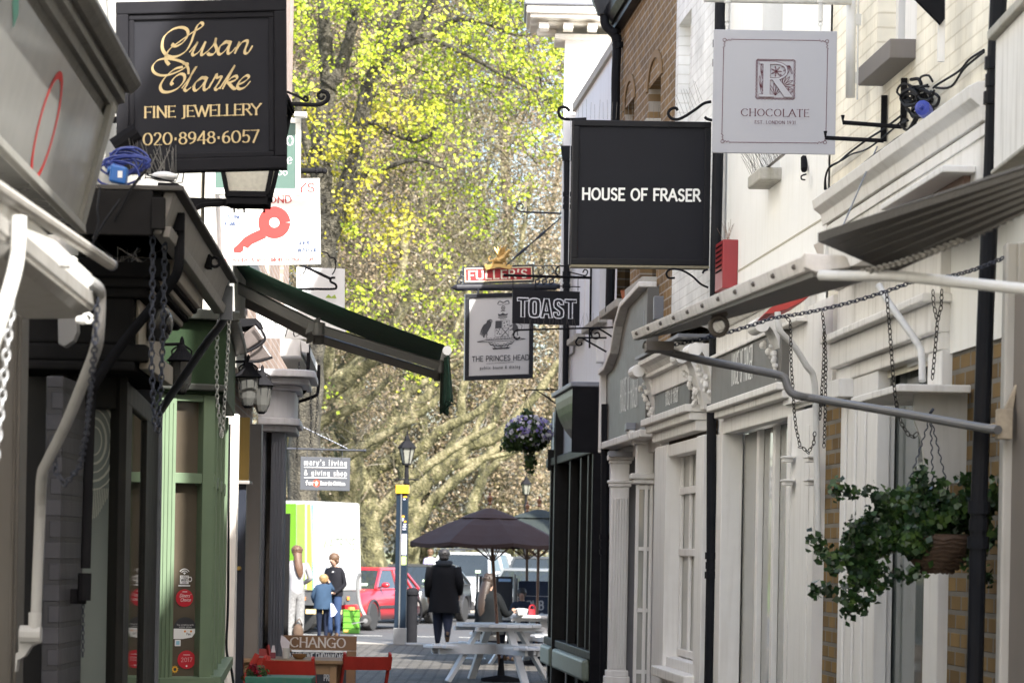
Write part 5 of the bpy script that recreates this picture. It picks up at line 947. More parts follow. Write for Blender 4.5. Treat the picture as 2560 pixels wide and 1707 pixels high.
# ---- pub sign
t, pl, c, ux, uy, w, h, n, loc = board('pub_sign', 'black framed pale grey pub sign with engraved coat of arms under a red board', (1163, 735), (1334, 730), (1161, 951), 33.0, .15, .06, M('sign_pale', (.44, .435, .43), .5, var=.03, scale=3), M('pub_frame', (.008, .009, .013), .4, spec=.3), .05, .02)
INK = M('sign_ink', (.035, .035, .04), .5)
def pub(pn):
 L_ = lambda x, y: loc(*q('A1', x, y))
 k = (loc(*q('A1', 100, 0))[0] - loc(*q('A1', 0, 0))[0]) / 100
 f = lambda pts: [L_(*p) for p in pts]
 # crest: helm, crown, quartered shield, supporters, compartment
 pn.stroke(spline(f([(420, 830), (435, 808), (465, 820), (500, 806), (512, 832)]), 5), .012); pn.stroke(f([(425, 835), (508, 835)]), .006)
 x_, y_ = L_(466, 862); pn.ring(x_, y_, .02, .022, .009, 14); pn.disc(x_, y_, .010); pn.stroke(f([(448, 885), (484, 885)]), .01)
 pn.poly(f([(432, 925), (500, 925), (506, 905), (485, 912), (466, 898), (447, 912), (426, 905)])); pn.stroke(f([(430, 935), (502, 935)]), .012); pn.stroke(f([(445, 948), (490, 948)]), .006)
 pn.poly(f([(412, 962), (462, 962), (462, 1018), (412, 1018)])); pn.stroke(f([(412, 962), (520, 962), (520, 1085), (412, 1085), (412, 962)]), .005); pn.stroke(f([(412, 1020), (520, 1020)]), .004); pn.stroke(f([(466, 962), (466, 1085)]), .004)
 pn.stroke(f([(468, 1082), (518, 1024)]), .009); pn.stroke(f([(518, 1082), (468, 1024)]), .009)
 for px, py in ((480, 980), (500, 972), (508, 996), (484, 1005), (425, 1035), (445, 1030), (430, 1060), (450, 1065), (438, 1046)): pn.disc(*L_(px, py), .0085)
 pn.poly(f([(345, 952), (362, 952), (382, 968), (378, 1000), (362, 1030), (345, 1062), (330, 1062), (318, 1048), (310, 1010), (322, 985), (340, 972)]))       # eagle
 for kk in range(5): pn.stroke(spline(f([(322 + kk * 6, 985 + kk * 4), (305 + kk * 5, 1020 + kk * 6), (294 + kk * 9, 1062 + kk * 6)]), 4), .0085)
 pn.stroke(spline(f([(352, 955), (375, 950), (386, 968)]), 4), .012); pn.stroke(f([(335, 1060), (322, 1085)]), .012); pn.stroke(f([(352, 1055), (345, 1085)]), .009)
 pn.poly(f([(540, 965), (560, 955), (575, 968), (570, 990), (590, 1015), (592, 1045), (560, 1060), (545, 1035), (550, 1000)]))                                   # lion
 for a_, b_ in (((548, 1000), (525, 1010)), ((552, 1030), (528, 1040)), ((562, 1050), (545, 1085)), ((585, 1045), (592, 1085))): pn.stroke(f([a_, b_]), .012)
 pn.stroke(spline(f([(590, 1030), (612, 1040), (622, 1010), (600, 995), (618, 983)]), 5), .007)
 for kk in range(9): pn.ring(*L_(352 + kk * 28, 1098 + 3 * math.sin(kk)), .013, .011, .005, 10)
 pn.stroke(f([(276, 1118), (340, 1108), (590, 1106), (655, 1114)]), .008); pn.stroke(f([(276, 1118), (340, 1122), (590, 1121), (655, 1114)]), .006)
 for rr, yy in ((100, 1128), (62, 1150)): pn.stroke(spline(f([(465 - rr, yy), (465 - rr * .7, yy + 22), (465, yy + 32), (465 + rr * .7, yy + 22), (465 + rr, yy)]), 5), .009)
 for kk in range(-3, 4): pn.ring(*L_(465 + kk * 26, 1150 + 8 - abs(kk) * 6), .015, .014, .006, 12)
 pn.poly(f([(395, 1172), (540, 1172), (525, 1184), (405, 1184)]))
 x0, y0 = L_(243, 1270); x1, _ = L_(690, 1268); pn.text('THE PRINCES HEAD', x0, y0, L_(243, 1231)[1] - y0, x1 - x0, .16, 1, gap=.12)
 pn.stroke(f([(355, 1293), (572, 1292)]), .004)
 x0, y0 = L_(308, 1335); x1, _ = L_(622, 1333); pn.text('public house & dining', x0, y0, L_(308, 1312)[1] - y0, x1 - x0, .16, 1, gap=.3)
lettering(t, INK, c, ux, uy, pub, 'printed_crest')
PB = M('pub_iron', (.014, .015, .022), .4, var=.2)
mb = MB(); mb.tube([PZ('A1', 85, 687, 33), PZ('A1', 130, 688, 33), PZ('A1', 910, 680, 33.2)], [.005, .04, .042], 12); mb.tube([PZ('A1', 750, 680, 33.1), PZ('A1', 1000, 675, 33.2)], .03, 10)
for x_ in (300, 630): mb.tube([PZ('A1', x_, 700, 33), PZ('A1', x_, 745, 33)], .012, 6)
obj('beam', mb, PB, t)
mb = MB(); iron('A1', [(185, 600), (160, 585), (165, 560), (185, 575), (160, 610), (135, 640), (150, 665), (170, 640), (155, 630)], 33, .009)
for x0_ in (745, 800, 855): iron('A1', [(x0_, 600), (x0_ + 25, 610), (x0_ + 35, 645), (x0_ + 10, 655), (x0_ + 5, 630), (x0_ + 30, 620), (x0_ + 55, 600)], 33.1, .009)
for x0_ in (735, 810, 860): iron('A1', [(x0_, 520), (x0_ + 20, 515), (x0_ + 70, 525), (x0_ + 80, 570), (x0_ + 50, 585), (x0_ + 35, 560), (x0_ + 55, 548)], 33.1, .006)
mb.tube([PZ('A1', 740, 600, 33.1), PZ('A1', 1000, 600, 33.2)], .008, 6)
p0, p1 = PZ('A1', 515, 515, 33), PZ('A1', 965, 125, 33.2); mb.tube([p0, p0.lerp(p1, .15), p0.lerp(p1, .3), p0.lerp(p1, .42), p0.lerp(p1, .5), p0.lerp(p1, .62), p0.lerp(p1, .72), p1], [.006, .01, .022, .008, .008, .022, .01, .006], 6)
mb.tube([PZ('A1', 650, 95, 33.2), PZ('A1', 1000, 108, 33.2)], .011, 6); iron('A1', [(650, 95), (615, 85), (600, 55), (625, 28), (652, 48), (640, 70)], 33.2, .009)
obj('wrought_iron', mb, PB, t); spikes('bird_spikes', t, PZ('A1', 640, 95, 33.2), PZ('A1', 960, 105, 33.2), 14, .2, SPK, .08, False)
rb = board('red_sign', 'red and cream brewery name board with gilded griffin standing on the pub sign beam', (1161, 671), (1330, 666), (1162, 706), 33.0, .15, .04, M('red_sign_face', (.36, .014, .018), .45, var=.12), M('cream_sign', (.7, .6, .4), .5), .014, .006)
t2, pl2, c2, ux2, uy2, w2, h2, n2, loc2 = rb
def ful(pn):
 x0, y0 = loc2(*q('A1', 222, 624)); x1, _ = loc2(*q('A1', 685, 620)); H_ = loc2(*q('A1', 222, 560))[1] - y0
 pn.text('FULLER\'S', x0, y0, H_, x1 - x0, .2, .55, .1, gap=.16, ang=.1)
lettering(t2, M('sign_cream', (.78, .72, .58), .5), c2, ux2, uy2, ful)
mb = MB()
for x0_, y0_, x1_, y1_ in ((-.02, -.02, w2 + .02, 0), (-.02, h2, w2 + .02, h2 + .02), (-.02, 0, 0, h2), (w2, 0, w2 + .02, h2)): mb.prism([c2 + ux2 * a_ + uy2 * b_ for a_, b_ in ((x0_, y0_), (x1_, y0_), (x1_, y1_), (x0_, y1_))], n2 * -.05)
obj('edge', mb, PB, t2)
GRIF = M('gilt', (.42, .27, .09), .4, .6, var=.3)
mb = MB(); G = lambda x_, y_, d=0: PZ('A1', x_, y_, 33.02) + n2 * d
mb.ell(G(460, 475), (.07, .035, .045)); mb.tube([G(470, 470), G(500, 450), G(520, 420), G(535, 405)], [.04, .036, .03, .024], 8); mb.ell(G(540, 400), (.03, .022, .022)); mb.tube([G(550, 402), G(562, 410)], [.015, .004], 6)
for a_, b_ in (((420, 480), (410, 515)), ((435, 485), (430, 515)), ((495, 465), (515, 485)), ((500, 455), (545, 440)), ((510, 480), (520, 515))): mb.tube([G(*a_), G(*b_)], [.016, .01], 6)
for k in range(5): mb.tube([G(470 + k * 4, 455), G(440 + k * 16, 400 - k * 3), G(425 + k * 26, 372 - k * 6)], [.02, .016, .004], 5)
mb.tube([G(415, 475), G(390, 480), G(380, 460), G(395, 440)], [.012, .01, .008, .012], 6)
mb.prism([G(*p, .02) for p in ((345, 512), (400, 505), (450, 502), (520, 506), (565, 518), (555, 545), (460, 528), (358, 550))], n2 * -.05)
for k in range(14): mb.ell(G(360 + k * 14, 508 + 10 * math.sin(k), .0), .013, 6, 4)
obj('gilded_griffin', mb, GRIF, t2)
def band(pn): x0_, y0_ = loc2(*q('A1', 385, 530)); x1_, _ = loc2(*q('A1', 525, 526)); pn.text('GRIFFIN BREWERY', x0_, y0_, .024, x1_ - x0_, .16, .6, .0)
lettering(t2, M('band_dark', (.02, .03, .02), .5), c2 + n2 * .03, ux2, uy2, band)
# ---- green framed sign behind the jewellery sign
t, pl, c, ux, uy, w, h, n, loc = board('hanging_sign', 'dark green sign with white ornamental frame behind the black jewellery sign', (514, 292), (753, 296), (512, 486), 19.5, .02, .03, M('sign_green', (.055, .105, .09), .45, var=.05), M('frame_white', (.76, .75, .73), .5, var=.25, scale=60), .036, .01)
def gre(pn):
 X = lambda x_, y_: loc(*q('B1', x_, y_))
 for s_, x_, y_, hh in (('o', 650, 492, 105), ('e', 656, 632, 72), ('66', 584, 718, 60)): x0, y0 = X(x_, y_); pn.text(s_, x0, y0, X(x_, y_ - hh)[1] - y0, None, .1, .3, gap=.08)
 x0, y0 = X(150, 712); pn.text('v', x0, y0, .08, None, .1, .4)
 for a_, b_ in (((72, 818), (722, 822)), ((722, 822), (724, 312))): pn.stroke([X(*a_), X(*b_)], .005)
lettering(t, STW, c, ux, uy, gre)
mb = MB(); mb.prism([P(735, 279, 19.4), P(766, 280, 19.4), P(765, 291, 19.4), P(735, 290, 19.4)], (0, .1, 0)); obj('header', mb, WHITE, t)
for nm, lb, Y_, fn in (('sign_pole', 'black pole with ball end carrying the white key sign', 20.4, lambda mb: (mb.tube([P(500, 423, Y_), P(806, 427, Y_)], .02, 12), mb.lathe([(.02, -.03), (.028, -.02), (.016, 0)], P(798, 427, Y_), 12, (1, 0, 0)), mb.ell(P(811, 428, Y_), .021))),
                       ('scroll_bracket', 'wrought iron scroll bracket end poking out beside the jewellery sign', 16.2, lambda mb: (mb.tube([P(600, 262, Y_), P(745, 261, Y_)], .012, 8), mb.tube([V(v) for v in spline([tuple(PZ('B1', x_, y_, Y_)) for x_, y_ in ((720, 182), (880, 188), (945, 165), (968, 130), (950, 95), (915, 88), (890, 110), (900, 138), (925, 140), (935, 118))], 6)], [.012] * 30 + [.009] * 25, 8), mb.tube([V(v) for v in spline([tuple(PZ('B1', x_, y_, Y_)) for x_, y_ in ((655, 90), (740, 125), (800, 160), (812, 140), (795, 125), (780, 140))], 5)], .007, 6)))):
 mb = MB(); fn(mb); fit(nm, mb, BLACK, lb, 'bracket')
# ---- white key-cutting sign
t, pl, c, ux, uy, w, h, n, loc = board('hanging_sign', 'sunlit white key cutting sign with a big red key and red telephone numbers', (532, 449), (799, 446), (535, 664), 20.6, .02, .025, M('sign_white', (.82, .82, .8), .5, var=.01))
KR = M('key_red', (.42, .03, .028), .5, var=.03); KB = M('key_blue', (.025, .05, .13), .5)
def keyred(pn):
 X = lambda x_, y_: loc(*q('B1', x_, y_)); k = (X(100, 0)[0] - X(0, 0)[0]) / 100
 cx, cy = X(560, 1075); ro, ri = 122 * k, 38 * k; N_ = 36                      # bow of the key: a ring
 pn.stroke([(cx + (ro + ri) / 2 * math.cos(a_), cy + (ro + ri) / 2 * math.sin(a_)) for a_ in np.linspace(0, 2 * PI, N_)], ro - ri)
 pn.poly([X(*p) for p in ((470, 1120), (500, 1190), (390, 1240), (360, 1270), (330, 1255), (325, 1290), (300, 1305), (255, 1300), (250, 1270), (290, 1235), (330, 1190), (380, 1160))])
 for s_, x_, y_, x1_, hh in (('KEYS', 590, 845, 865, 62), ('RICHMOND', 270, 930, 690, 48), ('020 8948 4383.', 130, 1375, 508, 32), ('MOB: 07960775852', 538, 1368, 896, 32)):
  x0, y0 = X(x_, y_); pn.text(s_, x0, y0, hh * k, X(x1_, y_)[0] - x0, .2, .45, .08, gap=.12, ang=.05)
def keyblue(pn):
 X = lambda x_, y_: loc(*q('B1', x_, y_)); k = (X(100, 0)[0] - X(0, 0)[0]) / 100
 for s_, x_, y_, x1_ in (('ENGRAVING', 112, 1050, 316), ('LOCKSMITH', 115, 1100, 316), ('SHOES', 736, 1242, 856), ('WATCHES', 738, 1296, 904)):
  x0, y0 = X(x_, y_); pn.text(s_, x0, y0, 32 * k, X(x1_, y_)[0] - x0, .2, .5, .08, gap=.12, ang=.05)
lettering(t, KR, c, ux, uy, keyred, 'red_print'); lettering(t, KB, c, ux, uy, keyblue, 'blue_print')
# ---- white hanging signs past the awning
SWH = M('sign_offwhite', (.70, .71, .72), .5, var=.02)
t, pl, c, ux, uy, w, h, n, loc = board('hanging_sign', 'plain white hanging sign half hidden above the green awning', (741, 668), (862, 672), (741, 800), 26.0, .02, .02, SWH)
def leafy(pn): pn.poly([loc(*q('B3', *p)) for p in ((1000, 480), (1030, 445), (1060, 470), (1095, 445), (1110, 485))])
lettering(t, M('print_green', (.32, .45, .06), .5), c, ux, uy, leafy, 'green_print')
mb = MB(); mb.tube([PZ('B3', *p, 25.8) for p in ((640, 120), (760, 165), (1040, 300))], .013, 8); iron('B3', [(1090, 290), (1050, 295), (1045, 330), (1090, 355), (1100, 385), (1070, 402), (880, 402)], 25.8, .011); mb.tube([PZ('B3', 700, 402, 25.8), PZ('B3', 880, 402, 25.8)], .012, 6)
for x_ in (800, 1090): iron('B3', [(x_, 130), (x_ + 5, 180), (x_ - 10, 230), (x_ - 30, 260)], 25.9, .006)
iron('B3', [(960, 40), (1010, 50), (1040, 90), (1080, 100), (1098, 140)], 25.9, .007); obj('iron_arm', mb, BLACK, t)
t, pl, c, ux, uy, w, h, n, loc = board('hanging_sign', 'white shop sign with italic black letters showing under the awning arms', (640, 760), (846, 764), (642, 845), 25.0, .02, .02, MATS['sign_white'])
def itf(pn): x0, y0 = loc(664, 829); pn.text('it', x0, y0, .13, None, .08, .3, slant=.3); x0, y0 = loc(708, 838); pn.text('fe', x0, y0, .14, None, .08, .3, slant=.3, gap=.2)
lettering(t, STB_, c, ux, uy, itf)
mb = MB(); mb.prism([P(*p, 25.02) for p in ((846, 764), (873, 800), (871, 822), (862, 831), (846, 826))], (0, .02, 0)); obj('shaped_end', mb, MATS['sign_white'], t)
# ---- charity shop sign
t, pl, c, ux, uy, w, h, n, loc = board('hanging_sign', 'slate blue charity shop sign with white typewriter lettering on an iron bar', (752, 1141), (876, 1144), (750, 1224), 34.2, .03, .03, M('sign_slateblue', (.07, .077, .092), .5, var=.04))
def mary(pn):
 X = lambda x_, y_: loc(*q('Z4', x_, y_))
 for s_, x_, y_, x1_, y1_ in (("mary's living", 1020, 1025, 1438, 972), ('& giving shop', 1020, 1125, 1438, 1074)): x0, y0 = X(x_, y_); pn.text(s_, x0, y0, X(x_, y1_)[1] - y0, X(x1_, y_)[0] - x0, .095, .8, .09, gap=.24)
 x0, y0 = X(1036, 1220); pn.text('for', x0, y0, .05, .1, .15, .75, .12)
 x0, y0 = X(1180, 1222); pn.text('Save the Children', x0, y0, .042, X(1420, 1222)[0] - x0, .17, gap=.1)
 for y_ in (1048, 1150): pn.stroke([X(1020, y_), X(1438, y_ + 6)], .008)
lettering(t, STW, c, ux, uy, mary)
def savr(pn): x0, y0 = loc(*q('Z4', 1141, 1205)); pn.disc(x0, y0, .045, 16);
lettering(t, M('print_red', (.6, .06, .03), .5), c, ux, uy, savr, 'red_emblem')
def savw(pn): x0, y0 = loc(*q('Z4', 1141, 1205)); pn.disc(x0, y0 + .018, .008, 10); pn.stroke([(x0 - .022, y0 + .006), (x0, y0 - .002), (x0 + .022, y0 + .006)], .008); pn.stroke([(x0, y0), (x0, y0 - .03)], .014)
lettering(t, STW, c + n * .002, ux, uy, savw, 'emblem_figure')
mb = MB(); mb.tube([P(712, 1121, 34.2), P(915, 1126, 34.2)], .013, 7); mb.ell(P(912, 1126, 34.2), .02)
for x_ in (768, 856): mb.tube([P(x_, 1122, 34.2), P(x_, 1143, 34.2)], .004, 4)
pts = [P(728, 1053, 34.2).lerp(P(868, 1121, 34.2), k / 40) for k in range(41)]; mb.tube(pts, [.011 if k % 2 else .007 for k in range(41)], 5); obj('iron_bar', mb, M('twist_iron', (.07, .075, .09), .4, .5, var=.5), t)
# ---- small plaque on pub corner
mb = MB(); mb.prism([RH.at(32.2, 3.9, .01), RH.at(31.4, 3.9, .01), RH.at(31.4, 4.25, .01), RH.at(32.2, 4.25, .01)], RH.n * .02)
fit('street_plaque', mb, M('plaque', (.42, .41, .4), .6, var=.2), 'small grey framed plaque on the white corner house above the dark shop', 'plaque')
# ================================================================== CHAINS, LANTERNS, CANOPY ON THE RIGHT
def chain(label, pts, link, r, mat, name='chain', group=None):
 link *= .66; r *= .55; pts = [V(p) for p in pts]; sg = [(b_ - a_).length for a_, b_ in zip(pts, pts[1:])]; tot = sum(sg); n = max(2, int(tot / (link * .74))); mb = MB()
 def at(d):
  for (a_, b_), l in zip(zip(pts, pts[1:]), sg):
   if d <= l: return a_.lerp(b_, d / l), (b_ - a_).normalized()
   d -= l
  return pts[-1], (pts[-1] - pts[-2]).normalized()
 for i in range(n):
  p, t = at(tot * (i + .5) / n); s_ = t.cross(V((0, 1, 0))) if abs(t.y) < .9 else t.cross(V((0, 0, 1))); s_.normalize(); u_ = s_.cross(t)
  a_ = s_ * .85 + u_ * .5 if i % 2 else s_ * -.45 + u_ * .9; a_.normalize()
  mb.tube([p + t * (link * .5 * math.cos(k)) + a_ * (link * .3 * math.sin(k)) for k in np.linspace(0, 2 * PI, 9)[:-1]], r, 4, closed=True)
 return fit(name, mb, mat, label, 'chain', smooth=True, group=group)
def sag(a, b_, s_, n=14): return [V(a).lerp(V(b_), k / n) - V((0, 0, s_ * 4 * (k / n) * (1 - k / n))) for k in range(n + 1)]
WCHAIN = M('pale_chain', (.45, .46, .48), .4, .5, var=.3)
chain('pale chain at the left edge hanging from the nearest white arm', [P(31, 752, 6.6), P(18, 860, 6.6), P(3, 1010, 6.6), P(-12, 1150, 6.6)], .046, .006, WCHAIN)
chain('grey chain hanging along the bent grey-white pipe arm and looping back up', [P(244, 745, 8.45), P(238, 850, 8.45), P(228, 960, 8.6), P(216, 1080, 8.9), P(200, 1165, 9.1), P(163, 1212, 9.2), P(140, 1180, 9.2), P(130, 1100, 9.2)], .046, .0055, DCHAIN)
chain('dark bluish chain hanging straight from the dark canopy end, left of its twin', [P(370, 585, 10.9), P(382, 592, 10.9), P(381, 760, 10.95), P(379, 910, 11), P(388, 1075, 11.1)], .055, .0065, DCHAIN, group=None)
chain('dark bluish chain beside its twin, ending at the steel arm on the green shop', [P(455, 570, 11.3), P(425, 600, 11.1), P(412, 610, 11.1), P(409, 780, 11.2), P(405, 910, 11.3), P(397, 1080, 11.4)], .055, .0065, DCHAIN)
chain('bright sunlit chain hanging in a narrow loop in front of the green shop', [P(544, 803, 14.6), P(541, 900, 14.6), P(543, 1000, 14.6), P(552, 1075, 14.6), P(554, 1090, 14.6), P(557, 1070, 14.6), P(565, 950, 14.55), P(571, 850, 14.5), P(573, 784, 14.5), P(571, 760, 14.45)], .05, .0055, BCHAIN)
chain('small dark chain hanging under the black pipe socket of the black shop', [P(208, 1500, 11.6), P(207, 1640, 11.6)], .035, .004, DCHAIN)
for i, (lb, pts) in enumerate((('thin chain hanging left of the canopy arm over the grey corner shop', [(748, 905), (746, 1020), (742, 1150)]), ('thin chain hanging between the two canopy arms of the corner shop', [(775, 965), (778, 1040), (776, 1115)]), ('thin chain hanging from the farther canopy arm of the corner shop', [(795, 985), (791, 1050), (788, 1090)]))):
 chain(lb, [P(x_, y_, 27.8) for x_, y_ in pts], .06, .005, DCHAIN, group='chains under the pale canopy')
# --- right: fold-out timber canopy
t = thing('timber_canopy', 'weathered fold-out timber canopy with white trim and pipe arms, right foreground', 'canopy', P(1900, 740, 10.5))
of, on_, inn, inf = P(1590, 852, 13), P(2032, 692, 9), P(2222, 686, 9), P(1722, 824, 13)
upv = V((0, 0, .03))
mb = MB(); mb.loft([[of, on_, inn, inf], [p + upv for p in (of, on_, inn, inf)]]); obj('board', mb, M('board_under', (.2, .195, .185), .6, var=.15, streak=.4, bump=.1), t)
oft, ont = P(1577, 828, 13), P(2012, 636, 9); ofb, onb = P(1583, 850, 13), P(2020, 676, 9); th_ = V((.035, -.0, 0))
mb = MB(); mb.loft([[ofb, onb, ont, oft], [p + th_ for p in (ofb, onb, ont, oft)]])
obj('trim', mb, M('chipped_white', (.82, .78, .75), .55, var=.12, scale=45, streak=.35, dirt=(.12, .095, .075), bump=.3), t, bevel=.004)
mb = MB(); e0 = P(2016, 640, 8.98); mb.prism([P(2010, 632, 8.97), P(2115, 640, 8.95), P(2128, 668, 8.95), P(2040, 680, 8.97), P(2012, 668, 8.98)], (0, .06, 0)); obj('end_plate', mb, MATS['chipped_white'], t, bevel=.004)
for mm, q4 in ((DWOOD, ((2044, 604, 9.05), (2230, 684, 9.0), (2760, 448, 6.5), (2760, 374, 6.6))),):
 mb = MB(); A_ = [P(*p) for p in q4]
 for k in range(6):
  f0, f1 = k / 6 + .004, (k + 1) / 6 - .004
  a0_, a1_, b0_, b1_ = A_[0].lerp(A_[1], f0), A_[0].lerp(A_[1], f1), A_[3].lerp(A_[2], f0), A_[3].lerp(A_[2], f1)
  mb.loft([[a0_, a1_, b1_, b0_], [p + V((0, 0, .028)) for p in (a0_, a1_, b1_, b0_)]])
 obj('dark_planking', mb, mm, t)
mb = MB(); p = P(1797, 815, 11.1); mb.tube([p + V((.033 * math.cos(k), 0, .036 * math.sin(k) - .0)) for k in np.linspace(0, 2 * PI, 14)[:-1]], .01, 6, closed=True); mb.prism([P(1776, 785, 11.1), P(1782, 770, 11.1), P(1812, 770, 11.1), P(1820, 785, 11.1), P(1810, 800, 11.1), P(1786, 800, 11.1)], (0, .03, 0)); obj('ring_plate', mb, M('iron_brown', (.09, .075, .065), .5, var=.4), t); mb = MB(); mb.obox(P(1648, 868, 12.6), (.06, 0, 0), (0, .1, 0), (0, 0, .02)); obj('hinge_plate', mb, MATS['iron_brown'], t)
for k in range(11): mb = MB(); f = (k + .5) / 11; mb.lathe([(.009, -.004), (.009, .004), (.004, .008)], oft.lerp(ont, f).lerp(ofb.lerp(onb, f), .5) - V((.004, 0, 0)), 8, (-1, -.15, 0)); obj('bolt', mb, MATS['iron_brown'], t)
sp = lambda pts, n_=5: [V(v) for v in spline([tuple(P(*p)) for p in pts], n_)]
pipe('support_arm', sp([(2050, 688, 8.9), (2140, 690, 8.8), (2230, 690, 8.6), (2380, 704, 8.3), (2600, 727, 7.9)]), .0165, PIPEW, t)
pipe('support_arm', sp([(1610, 862, 12.9), (1680, 882, 12.85), (1740, 897, 12.8), (1860, 920, 12.6), (1940, 936, 12.5), (1962, 946, 12.48), (1972, 972, 12.46), (1992, 988, 12.44), (2060, 1000, 12.4), (2250, 1032, 11.8), (2440, 1066, 11.35), (2495, 1074, 11.2)], 6), .0185, M('pipe_midgrey', (.15, .147, .145), .4, var=.15, streak=.3), t)
chain('long dark chain rising from the timber canopy tip to the right hand post', sag(P(1640, 868, 12.85), P(1925, 797, 12.4), .015) + sag(P(1930, 795, 12.4), P(2285, 703, 11.8), .02) + sag(P(2290, 700, 11.8), P(2508, 645, 11.2), .02), .046, .0058, DCHAIN)
chain('pale rusty chain running close under the dark planking of the timber canopy', sag(P(2150, 682, 8.8), P(2620, 492, 7.4), .025, 16), .05, .0075, M('rust_chain', (.25, .24, .22), .5, .5, var=.6, scale=40))
chain('dark chain hanging in a deep loop beside the white pipe of the white shop', [P(*q('C2', x_, y_), 15.6) for x_, y_ in ((1790, 330), (1850, 385), (1855, 520), (1860, 800), (1875, 1000), (1885, 1200), (1905, 1380), (1945, 1560))] + [P(2006, 1118, 15.6), P(2020, 1131, 15.6), P(2034, 1110, 15.6), P(2037, 1080, 15.6)], .046, .005, M('brown_chain', (.045, .04, .036), .5, .6, var=.4))
chain('doubled dark chain hanging against the brick pier, left of the door case', [P(*q('C2', x_, y_), 15.4) for x_, y_ in ((2150, 300), (2175, 520), (2185, 800), (2180, 1000), (2175, 1300), (2165, 1560))], .046, .005, MATS['brown_chain'])
chain('second strand of dark chain against the brick pier', [P(*q('C2', x_, y_), 15.42) for x_, y_ in ((2165, 480), (2165, 700), (2155, 900), (2140, 1100), (2128, 1300))], .046, .005, MATS['brown_chain'])
chain('dark chain hanging from the long chain down through the shelf hood and looping', [P(*q('C3', x_, y_), 12.55) for x_, y_ in ((522, 410), (548, 720), (575, 1090), (600, 1290), (640, 1440), (690, 1520), (735, 1545), (765, 1510))], .046, .0048, MATS['brown_chain'])
chain('knotted dark chain hanging by the white wall right of the door case', [P(*q('C3', x_, y_), 12.75) for x_, y_ in ((955, 390), (950, 520), (920, 640), (905, 830), (880, 1090))], .046, .0048, MATS['brown_chain'])
chain('short strand of dark chain ending in the knot right of the door case', [P(*q('C3', x_, y_), 12.77) for x_, y_ in ((885, 390), (890, 500), (915, 620))], .046, .0048, MATS['brown_chain'])
for lb, pts, rr in (('bent white steel pipe arm standing against the white shop beside the brick pier', [(1944, 780, 15.7), (1950, 826, 15.7), (1983, 862, 15.75), (2016, 914, 15.8), (2036, 955, 15.85), (2041, 1112, 15.9), (2046, 1345, 15.9)], .018), ('bent white steel pipe arm over the shelf hood of the cream house', [(2196, 712, 13.2), (2222, 756, 13.15), (2292, 856, 13.0), (2304, 890, 12.95), (2306, 952, 12.9)], .017)):
 pipe('steel_pipe', sp(pts), rr, PIPEW, label=lb, cat='pipe')
mb = MB(); pts_ = [(1912, 784), (1930, 783), (1968, 772), (1998, 757), (2030, 735), (2030, 728), (1960, 750), (1925, 770)]; mb.prism([P(*p, 15.9) for p in pts_], (0, .5, 0)); fit('red_canopy', mb, M('canopy_red', (.5, .05, .04), .6, var=.1), 'curved bottom edge of a small red canopy peeping under the timber canopy', 'canopy')
# --- lanterns
def lantern_square(c_, top, bot, hgt, mat_g):
 """tapered street lantern hung by its foot: glass sides, dark frame, cap"""
 t_ = thing('lantern', '', 'lantern', c_); z0 = c_.z
 R4 = lambda r_, z_: [c_ + V((x_ * r_, y_ * r_, z_)) for x_, y_ in ((-1, -1), (1, -1), (1, 1), (-1, 1))]
 mb = MB(); mb.loft([R4(bot * .92, .03), R4(top * .94, hgt)]); obj('glass', mb, mat_g, t_)
 mb = MB(); lo, hi = R4(bot, .02), R4(top, hgt)
 for a_, b_ in zip(lo, hi): mb.bar(a_, b_, .022, .022, (0, 1, .2))
 for L_ in (lo, hi): [mb.bar(L_[k], L_[(k + 1) % 4], .026, .03) for k in range(4)]
 mb.loft([R4(top * 1.12, hgt), R4(top * 1.1, hgt + .03), R4(top * .5, hgt + .16), R4(top * .4, hgt + .22), R4(.02, hgt + .3)]); mb.loft([R4(bot * 1.05, -.03), R4(bot * 1.05, .02)]); obj('frame', mb, BLACK, t_, bevel=.004); return t_
LG = M('lantern_glass', (.62, .6, .52), .25, var=.25, scale=50)
c_ = P(622, 502, 14.2); lt = lantern_square(c_, .185, .098, .47, LG); lt['label'] = 'large dark square lantern with cream glass hanging under the black jewellery sign'
mb = MB(); mb.bar(P(455, 503, 14.2), P(660, 508, 14.2), .02, .035); mb.tube([P(440, 545, 14.2), P(505, 512, 14.2), P(560, 508, 14.2)], .016, 6); mb.tube([P(560, 512, 14.2), P(595, 520, 14.2), P(620, 518, 14.2)], .008, 6)
for x_ in (530, 560, 585, 610, 660): mb.tube([P(x_, 500, 14.2), P(x_, 532 if x_ > 570 else 515, 14.2)], .006, 5)
mb.tube([P(395, 462, 14.1), P(440, 466, 14.1), P(460, 468, 14.1)], [.012, .016, .002], 6); obj('iron_arm', mb, BLACK, lt)
CLG = M('clear_lantern_glass', (.07, .07, .066), .08, var=.3, scale=14, spec=.6)
